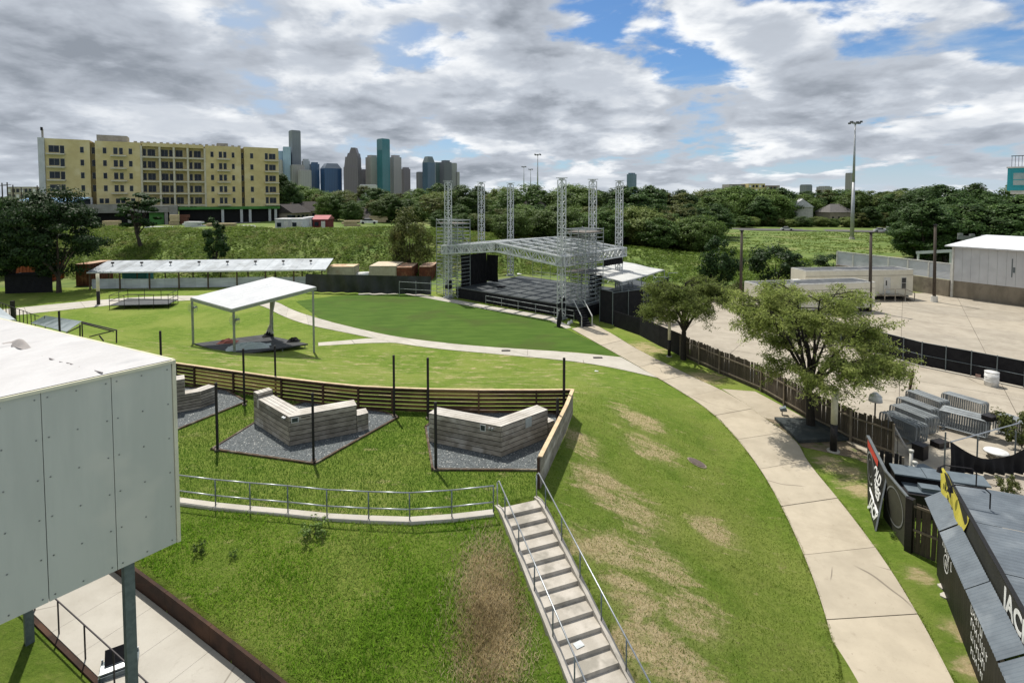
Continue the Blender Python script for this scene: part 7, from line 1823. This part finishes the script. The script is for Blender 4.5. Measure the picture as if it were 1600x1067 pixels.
# single trees that stand apart
BIG = make_crown(31, 15, 6.4, 2.4, 90, 22000, .42, M_leafd, .5, True); BIG2 = make_crown(32, 13, 5.0, 2.4, 70, 15000, .42, M_leafd, .5, True)
b = P(92, 457); plant_tree(BIG, b, PY(92, 296, b.y).z + .2, .92, 1.0, 'large dark layered tree over the black stall at left'); 
b = P(20, 457); plant_tree(BIG2, b, PY(20, 312, b.y).z, 1.0, 2.0, 'dark tree at the left edge beside the large layered tree')
SL1 = make_crown(33, 11, 2.8, 3.0, 30, 5200, .42, M_leafd, .6, True)
b = PY(220, 370, 101); z = H(b.x, b.y); plant_tree(SL1, (b.x, b.y, z), PY(222, 298, b.y).z - z, 1.35, 0, 'slender leaning tree in front of the apartment block')
SH1 = make_crown(34, 9, 2.4, 1.0, 34, 4200, .38, M_leafd, .9)
b = PY(337, 400, 92); z = H(b.x, b.y); plant_tree(SH1, (b.x, b.y, z), PY(337, 337, b.y).z - z, .85, 1, 'narrow dark young tree on the hillside behind the long shed')
OL = make_crown(35, 9, 4.2, .6, 60, 9000, .34, M_leafo, 1.0)
b = PY(640, 400, 93); z = H(b.x, b.y); plant_tree(OL, (b.x, b.y, z), PY(640, 331, b.y).z - z, .85, 0, 'big olive-green shrub beside the left scaffold', None, 'shrub', 'shrub')
DB = make_crown(36, 7, 3.2, .8, 44, 6000, .34, M_leafd, .95); DB2 = make_crown(37, 7, 3.6, .5, 50, 6400, .34, M_leafd, .95)
for u, vb, vt, pr, w_, lab in ((1121, 452, 370, DB, .9, 'dark round tree left of the trailers, in front of the grass slope'), (1211, 447, 379, DB2, 1.25, 'broad dark bushy tree behind the front trailer'), (1302, 425, 395, DB2, 2.0, 'low dark bush behind the back trailer')):
    b = P(u, vb); plant_tree(pr, b, PY(u, vt, b.y).z, w_, 1, lab)
b = P(1446, 388); plant_tree(BIG2, (b.x, 150, 0), PY(1448, 340, 150).z, 1.1, 3, 'round green tree left of the white building')

# branching trees with fine drooping foliage
def feather_tree(seed, h, rad, th, nl, nsub, ntw, nleaf, leaf, mat, bark, name, label, loc, rz=0, flat=.65):
    g = random.Random(seed); gn = np.random.default_rng(seed); m = MB(); LP = []; LN = []
    base = V3((0, 0, 0)); fork = V3((.15, 0, th)); limb(m, [V3((0, 0, -.2)), V3((.05, .05, th * .5)), fork], .26, .20, 9)
    for i in range(nl):
        a = 2 * math.pi * (i + g.uniform(-.3, .3)) / nl; reach = rad * g.uniform(.45, .8); zt = th + (h - th) * g.uniform(.25, .95)
        if i % 4 == 0: reach *= .45; zt = h * .93
        e = V3((math.cos(a) * reach, math.sin(a) * reach, zt)); md = fork.lerp(e, .5) + V3((0, 0, .12 * h * g.uniform(.3, 1))); limb(m, [fork, fork.lerp(md, .5) + V3((g.uniform(-.15, .15), g.uniform(-.15, .15), .2)), md, e], .13, .04, 6)
        for j in range(nsub):
            f = g.uniform(.35, 1); s = md.lerp(e, f) if f > .5 else fork.lerp(md, f * 2); a2 = a + g.uniform(-1.3, 1.3); r2 = rad * g.uniform(.2, .5)
            e2 = s + V3((math.cos(a2) * r2, math.sin(a2) * r2, r2 * g.uniform(-.25, .55))); q = math.hypot(e2.x, e2.y)
            if q > rad: e2.x *= rad / q; e2.y *= rad / q
            e2.z = min(e2.z, h); limb(m, [s, s.lerp(e2, .5) + V3((0, 0, .15)), e2], .04, .014, 4)
            for k in range(ntw):
                s3 = s.lerp(e2, g.uniform(.3, 1)); a3 = a2 + g.uniform(-1.6, 1.6); r3 = g.uniform(.5, 1.3); e3 = s3 + V3((math.cos(a3) * r3, math.sin(a3) * r3, g.uniform(-.75, .6)))
                limb(m, [s3, e3], .012, .006, 3)
                tt = gn.uniform(0.1, 1.08, nleaf); pts = np.array(s3)[None] + (np.array(e3) - np.array(s3))[None] * tt[:, None]; pts += gn.normal(size=(nleaf, 3)) * np.array([.14, .14, .09]); pts[:, 2] -= .12 * tt ** 2
                LP.append(pts)
    LP = np.concatenate(LP); nr = gn.normal(size=LP.shape) * .8 + np.array([0, 0, .8]) + LP / np.array([rad, rad, 1e9]) * .4; nr /= np.linalg.norm(nr, axis=1, keepdims=True)
    t = thing(name, loc, label, 'tree'); t.rotation_euler = (0, 0, rz)
    o = npmesh('crown', leaf_quads(gn, LP, nr, leaf, .38), 4, mat, t)
    me_ = bpy.data.meshes.new('trunk'); me_.from_pydata(m.v, [], m.f); me_.materials.append(bark); o = bpy.data.objects.new('trunk', me_); COL.objects.link(o); o.parent = t
    return t
b = P(1276, 668); feather_tree(5, 8.7, 4.7, 2.2, 13, 10, 8, 66, .17, M_leafm, M_barkd, 'feathery_tree', 'large feathery light-leaved tree by the timber fence and dark platform', (b.x - .35, b.y, 0), 2.6)
b = P(1068, 562); feather_tree(9, 7.0, 3.6, 2.4, 9, 9, 7, 62, .19, leafmat('leaf_mid', (.145, .195, .045), (.21, .255, .075), .6), M_barkd, 'feathery_tree', 'smaller feathery tree beside the cream post right of the stage', (b.x, b.y, 0), 1.2)
b = P(1592, 690); 
# low scrub at the right edge
SC = make_crown(51, 3, 1.6, .1, 26, 2600, .2, M_leafo, 1.0)
for u, v, h, w_, lab in ((1575, 772, 1.0, .9, 'scrubby weeds behind the grey machine'), (1597, 700, 2.6, .9, 'scrub leaning in at the right edge by the barriers'), (1040, 505, 2.2, 1.1, 'scrub tangle beyond the black enclosure'), (1120, 470, 2.4, 1.5, 'scrub along the lot edge left of the front trailer'), (1085, 478, 2.0, 1.4, 'scrub before the grass slope right of the stage'), (1150, 462, 2.0, 1.3, 'scrub at the foot of the left wooden pole')):
    b = P(u, v); plant_tree(SC, b, h, w_, 1, lab, None, 'scrub_bush', 'bush')
WD = make_crown(52, .9, .55, .05, 20, 700, .10, M_leafs[1], 1.0)
for u, v, h, w_, lab in ((492, 838, .55, 1.4, 'leafy weed clump in the grass below the railing'), (312, 868, .45, .8, 'small leafy weed in the grass near the clad box'), (365, 872, .3, .8, 'tiny weed right of the small leafy weed'), (1430, 857, .5, 1.2, 'weeds at the foot of the brown fence'), (1395, 842, .3, .8, 'weeds at the foot of the ring sign')):
    b = hit(u, v); plant_tree(WD, b, h, w_, 1, lab, None, 'weed', 'weed')
# ---------- dense cover on the hillside (one mass of scrub)
def scatter_clumps(name, n, sample, leaf, rad, per, mat, label, flat=.7, hmin=.3, hmax=1.0, seed=3):
    g = np.random.default_rng(seed); x, y = sample(g, n); z = Hn(x, y); cl = np.stack([x, y, z + g.uniform(hmin, hmax, n) * rad], 1); cl = np.repeat(cl, per, 0); k = len(cl)
    d = g.normal(size=(k, 3)); d /= np.linalg.norm(d, axis=1, keepdims=True); rr = np.repeat(g.uniform(.35, 1.1, n) * rad * (1 + .7 * np.sin(x * .35 + 2 * np.sin(y * .21)) * np.sin(y * .3 + x * .13)), per) * g.uniform(.2, 1, k) ** .5; off = d * rr[:, None]; off[:, 2] = np.abs(off[:, 2]) * flat
    nr = d + np.array([0, 0, .7]) + g.normal(size=(k, 3)) * .5; nr /= np.linalg.norm(nr, axis=1, keepdims=True)
    o = npmesh(name, leaf_quads(g, cl + off, nr, leaf, .6), 4, mat); tag(o, label, 'scrub', None, 'stuff'); return o
M_scrub = leafmat('scrub_leaf', (.12, .19, .028), (.185, .25, .05), .45, .3, (.24, .25, .085))
def s_hill(g, n): x = g.uniform(-95, 12, n); y = np.interp(x, [-120, -60, -20, 5, 30], [87, 87.5, 89, 93, 93]) + 28 * g.uniform(0, 1, n) ** .9; return x, y
scatter_clumps('hillside_scrub', 13000, s_hill, .27, .55, 20, M_scrub, 'dense green scrub covering the hillside below the building site')
def s_right(g, n): x = g.uniform(10, 62, n); y = g.uniform(84, 128, n); return x, y
scatter_clumps('slope_scrub', 3600, s_right, .30, .7, 24, leafmat('slope_leaf', (.14, .225, .03), (.20, .285, .05), .5, .3), 'long grass and low growth on the slope right of the stage', .8, .1, .5, 5)
def s_far(g, n): x = g.uniform(40, 200, n); y = g.uniform(126, 200, n); return x, y
scatter_clumps('verge_grass', 9000, s_far, .34, .40, 9, leafmat('verge_leaf', (.11, .16, .028), (.16, .21, .042), .5, .3), 'rough grass of the freeway verge around the light mast', .5, .0, .1, 8)
def s_edge(g, n): t = g.uniform(0, 1, n); x = 17 + 24 * t + g.normal(size=n) * 1.5; y = 68 + 12 * t + g.normal(size=n) * 2; return x, y
scatter_clumps('edge_scrub', 420, s_edge, .26, .8, 40, M_leafs[0], 'tangled green growth between the stage wing and the trailers', .9, .2, .8, 6)
# far woodland to the horizon, one mass
g = np.random.default_rng(9); n = 2600; yy = 300 * (6000 / 300) ** g.uniform(0, 1, n) ; xx = g.uniform(-1.05, 1.05, n) * yy; hh = g.uniform(7, 13, n) + np.minimum(yy / 900, 4)
cl = np.repeat(np.stack([xx, yy, hh * .62], 1), 40, 0); d = g.normal(size=(len(cl), 3)); d /= np.linalg.norm(d, axis=1, keepdims=True); sc_ = np.repeat(np.stack([hh * .62 * (1 + yy / 900), hh * .6, hh * .40], 1), 40, 0)
pos = cl + d * sc_ * (g.uniform(.3, 1, len(cl)) ** .4)[:, None]; nr = d + np.array([0, -.2, .5]); nr /= np.linalg.norm(nr, axis=1, keepdims=True)
sz = np.repeat(1.6 + yy / 500, 40)
def leaf_quads_var(g, pos, nrm, size): return leaf_quads(g, pos, nrm, size, .7)
o = npmesh('distant_wood', leaf_quads(g, pos, nr, sz, .7), 4, leafmat('far_leaf', (.045, .075, .025), (.07, .10, .035), .2, .3)); tag(o, 'distant wood merging along the horizon', 'wood', None, 'stuff')

# ================================================================== GRASS BLADES
def blades(name, n, sample, l0, l1, w_, mat, label, seed, lean=.5, thin=None):
    g = np.random.default_rng(seed); x, y, = sample(g, n); 
    z = Hn(x, y) - .01; L_ = g.uniform(l0, l1, len(x)) * (1 if thin is None else thin(x, y)); a = g.uniform(0, 6.283, len(x)); ln = g.uniform(.1, 1, len(x)) * lean; a2 = g.uniform(0, 6.283, len(x))
    b = np.stack([x, y, z], 1); s = np.stack([np.cos(a), np.sin(a), 0 * a], 1) * w_ * .5; tip = b + np.stack([np.cos(a2) * ln * L_, np.sin(a2) * ln * L_, L_ * np.sqrt(np.maximum(.08, 1 - .6 * ln ** 2))], 1)
    v = np.stack([b - s, b + s, tip], 1).reshape(-1, 3); o = npmesh(name, v, 3, mat); tag(o, label, 'grass', None, 'stuff'); return o
def gm(name, a, b, c3=None, s3=.6): return pm(name, a, b, .8, .6, 0, isl=.35, trans=.5, coord='World', spec=.2, c3=c3, s3=s3, lo=.4, hi=.62)
def in_poly_np(x, y, poly):
    c = np.zeros(x.shape, bool); n = len(poly)
    for i in range(n):
        ax, ay = poly[i][:2]; bx_, by_ = poly[(i + 1) % n][:2]; c ^= ((ay > y) != (by_ > y)) & (x < (bx_ - ax) * (y - ay) / (by_ - ay + 1e-12) + ax)
    return c
stair_l = [top - sx * (SW / 2 + .26) - bot_dir * .6, top + sx * (SW / 2 + .26) - bot_dir * .6, top + sx * (SW / 2 + .26) + bot_dir * 9, top - sx * (SW / 2 + .26) + bot_dir * 9]
def s_bank(g, n):
    x = g.uniform(-17, 4.5, n); y = g.uniform(10.5, 19.2, n); fy = np.interp(x, [p.x for p in rl], [p.y for p in rl]); s = (x - WALL_A[0]) * wn[0] + (y - WALL_A[1]) * wn[1]
    k = (y < fy - .17) & (s > .24) & ~in_poly_np(x, y, stair_l) & ((x < top.x) | ((x - top.x) * sx.x + (y - top.y) * sx.y < SW / 2 + .2)); dx_ = (x - top.x) * sx.x + (y - top.y) * sx.y; k &= dx_ < 0
    dead = np.exp(-(((x - DP.x) / .6) ** 2 + ((y - DP.y) / 1.15) ** 2)) * .9; k &= g.uniform(0, 1, n) > dead; return x[k], y[k]
DP = hit(765, 960)
def th_b(x, y): return .7 + .35 * np.sin(x * 1.3 + 1) * np.sin(y * 1.7 + x * .4) + .5 * np.exp(-(((x + 3.6) / 2.2) ** 2 + ((y - 14.2) / 1.6) ** 2))
blades('bank_grass', 150000, s_bank, .06, .22, .026, gm('bank_blade', (.16, .31, .02), (.24, .39, .04), (.27, .385, .07), .35), 'long unmown grass on the bank below the terrace railing', 21, 1.25, th_b)
def s_dead(g, n):
    a = g.normal(size=n) * .55 + DP.x; b_ = g.normal(size=n) * 1.2 + DP.y; k = (((a - top.x) * sx.x + (b_ - top.y) * sx.y) < -SW / 2 - .3) & (b_ < 17.5); return a[k], b_[k]
blades('dead_grass', 20000, s_dead, .06, .24, .024, gm('dead_blade', (.60, .50, .31), (.42, .34, .19)), 'patch of dead straw grass left of the concrete stair', 22, 1.0)
bedp = [[(p.x, p.y) for p in bd] for bd in beds]
def s_terr(g, n):
    x = g.uniform(-22, 2.8, n); y = g.uniform(17.6, 31, n); k = in_poly_np(x, y, [tuple(p) for p in TPOLY]); fy = np.interp(x, [p.x for p in rl], [p.y for p in rl]); k &= y > fy + .15
    for b_ in bedp: k &= ~in_poly_np(x, y, b_)
    return x[k], y[k]
blades('terrace_grass', 170000, s_terr, .05, .14, .022, gm('terrace_blade', (.065, .155, .014), (.105, .21, .024), (.14, .215, .035), .5), 'short dense grass on the seating terrace', 23, .9)
def s_rb(g, n):
    x = g.uniform(.6, 14.5, n); y = g.uniform(13, 38, n); d_ = np.interp(y, [p.y for p in resample(mainL, 60)][:46], [p.x for p in resample(mainL, 60)][:46]); dx_ = (x - top.x) * sx.x + (y - top.y) * sx.y
    k = (x < d_ - .1) & ~in_poly_np(x, y, [tuple(p) for p in TPOLY]) & ((dx_ > SW / 2 + .28) | (y > 19.5)) & (g.uniform(0, 1, n) < np.clip((37 - y) / 16, 0, 1)); return x[k], y[k]
blades('bank_lawn', 170000, s_rb, .03, .075, .026, gm('lawn_blade', (.14, .215, .024), (.205, .28, .042), (.30, .30, .10), .5), 'short lawn blades on the bank right of the stair', 24, 1.0)
# ragged grass along the paving edges
def s_edges(g, n):
    X, Y_ = [], []
    for line, sd in ((mainL, 1), (mainR, -1), (palU, -1), (palL, 1)):
        pts = resample(line, 400); a = np.array([(p.x, p.y) for p in pts]); k = g.integers(0, 399, n // 4); f = g.uniform(0, 1, n // 4)[:, None]; q = a[k] * (1 - f) + a[k + 1] * f; d = a[k + 1] - a[k]; d /= np.linalg.norm(d, axis=1, keepdims=True); nn_ = np.stack([-d[:, 1], d[:, 0]], 1)
        o_ = np.abs(g.normal(size=n // 4)) * .10 * (.6 + .6 * np.sin(k * .31) * np.sin(k * .077)); q = q + nn_ * (o_ - .05)[:, None] * sd; X.append(q[:, 0]); Y_.append(q[:, 1])
    return np.concatenate(X), np.concatenate(Y_)
blades('edge_grass', 45000, s_edges, .03, .08, .028, gm('edge_blade', (.14, .20, .028), (.21, .265, .05), (.30, .28, .12), .6), 'ragged grass growing along the edges of the paths', 25, 1.1)
# litter on the lawn and stair
for u, v, lab in ((932, 581, 'white scrap of paper on the lawn by the junction'), (408, 632, 'white scrap beside the left gravel bed')):
    c = hit(u, v); m = MB(); m.add([c + V3((-.16, 0, .03)), c + V3((.12, -.08, .05)), c + V3((.18, .1, .03)), c + V3((-.1, .12, .08))], [(0, 1, 2, 3)]); tag(m.build('paper_scrap', M_wrap), lab, 'litter')
c = top + bot_dir * (RUN * 9.5) + sx * -.12; c.z = TERR - RISE * 10 + .01; m = MB(); m.box(c + V3((0, 0, .008)), (.26, .2, .006), .5); tag(m.build('plastic_sleeve', pm('clear_film', (.55, .58, .58), None, 3, .2)), 'clear plastic sheet lying on a stair tread', 'litter')
for o in list(bpy.data.objects):
    if '_o' in o: del o['_o']
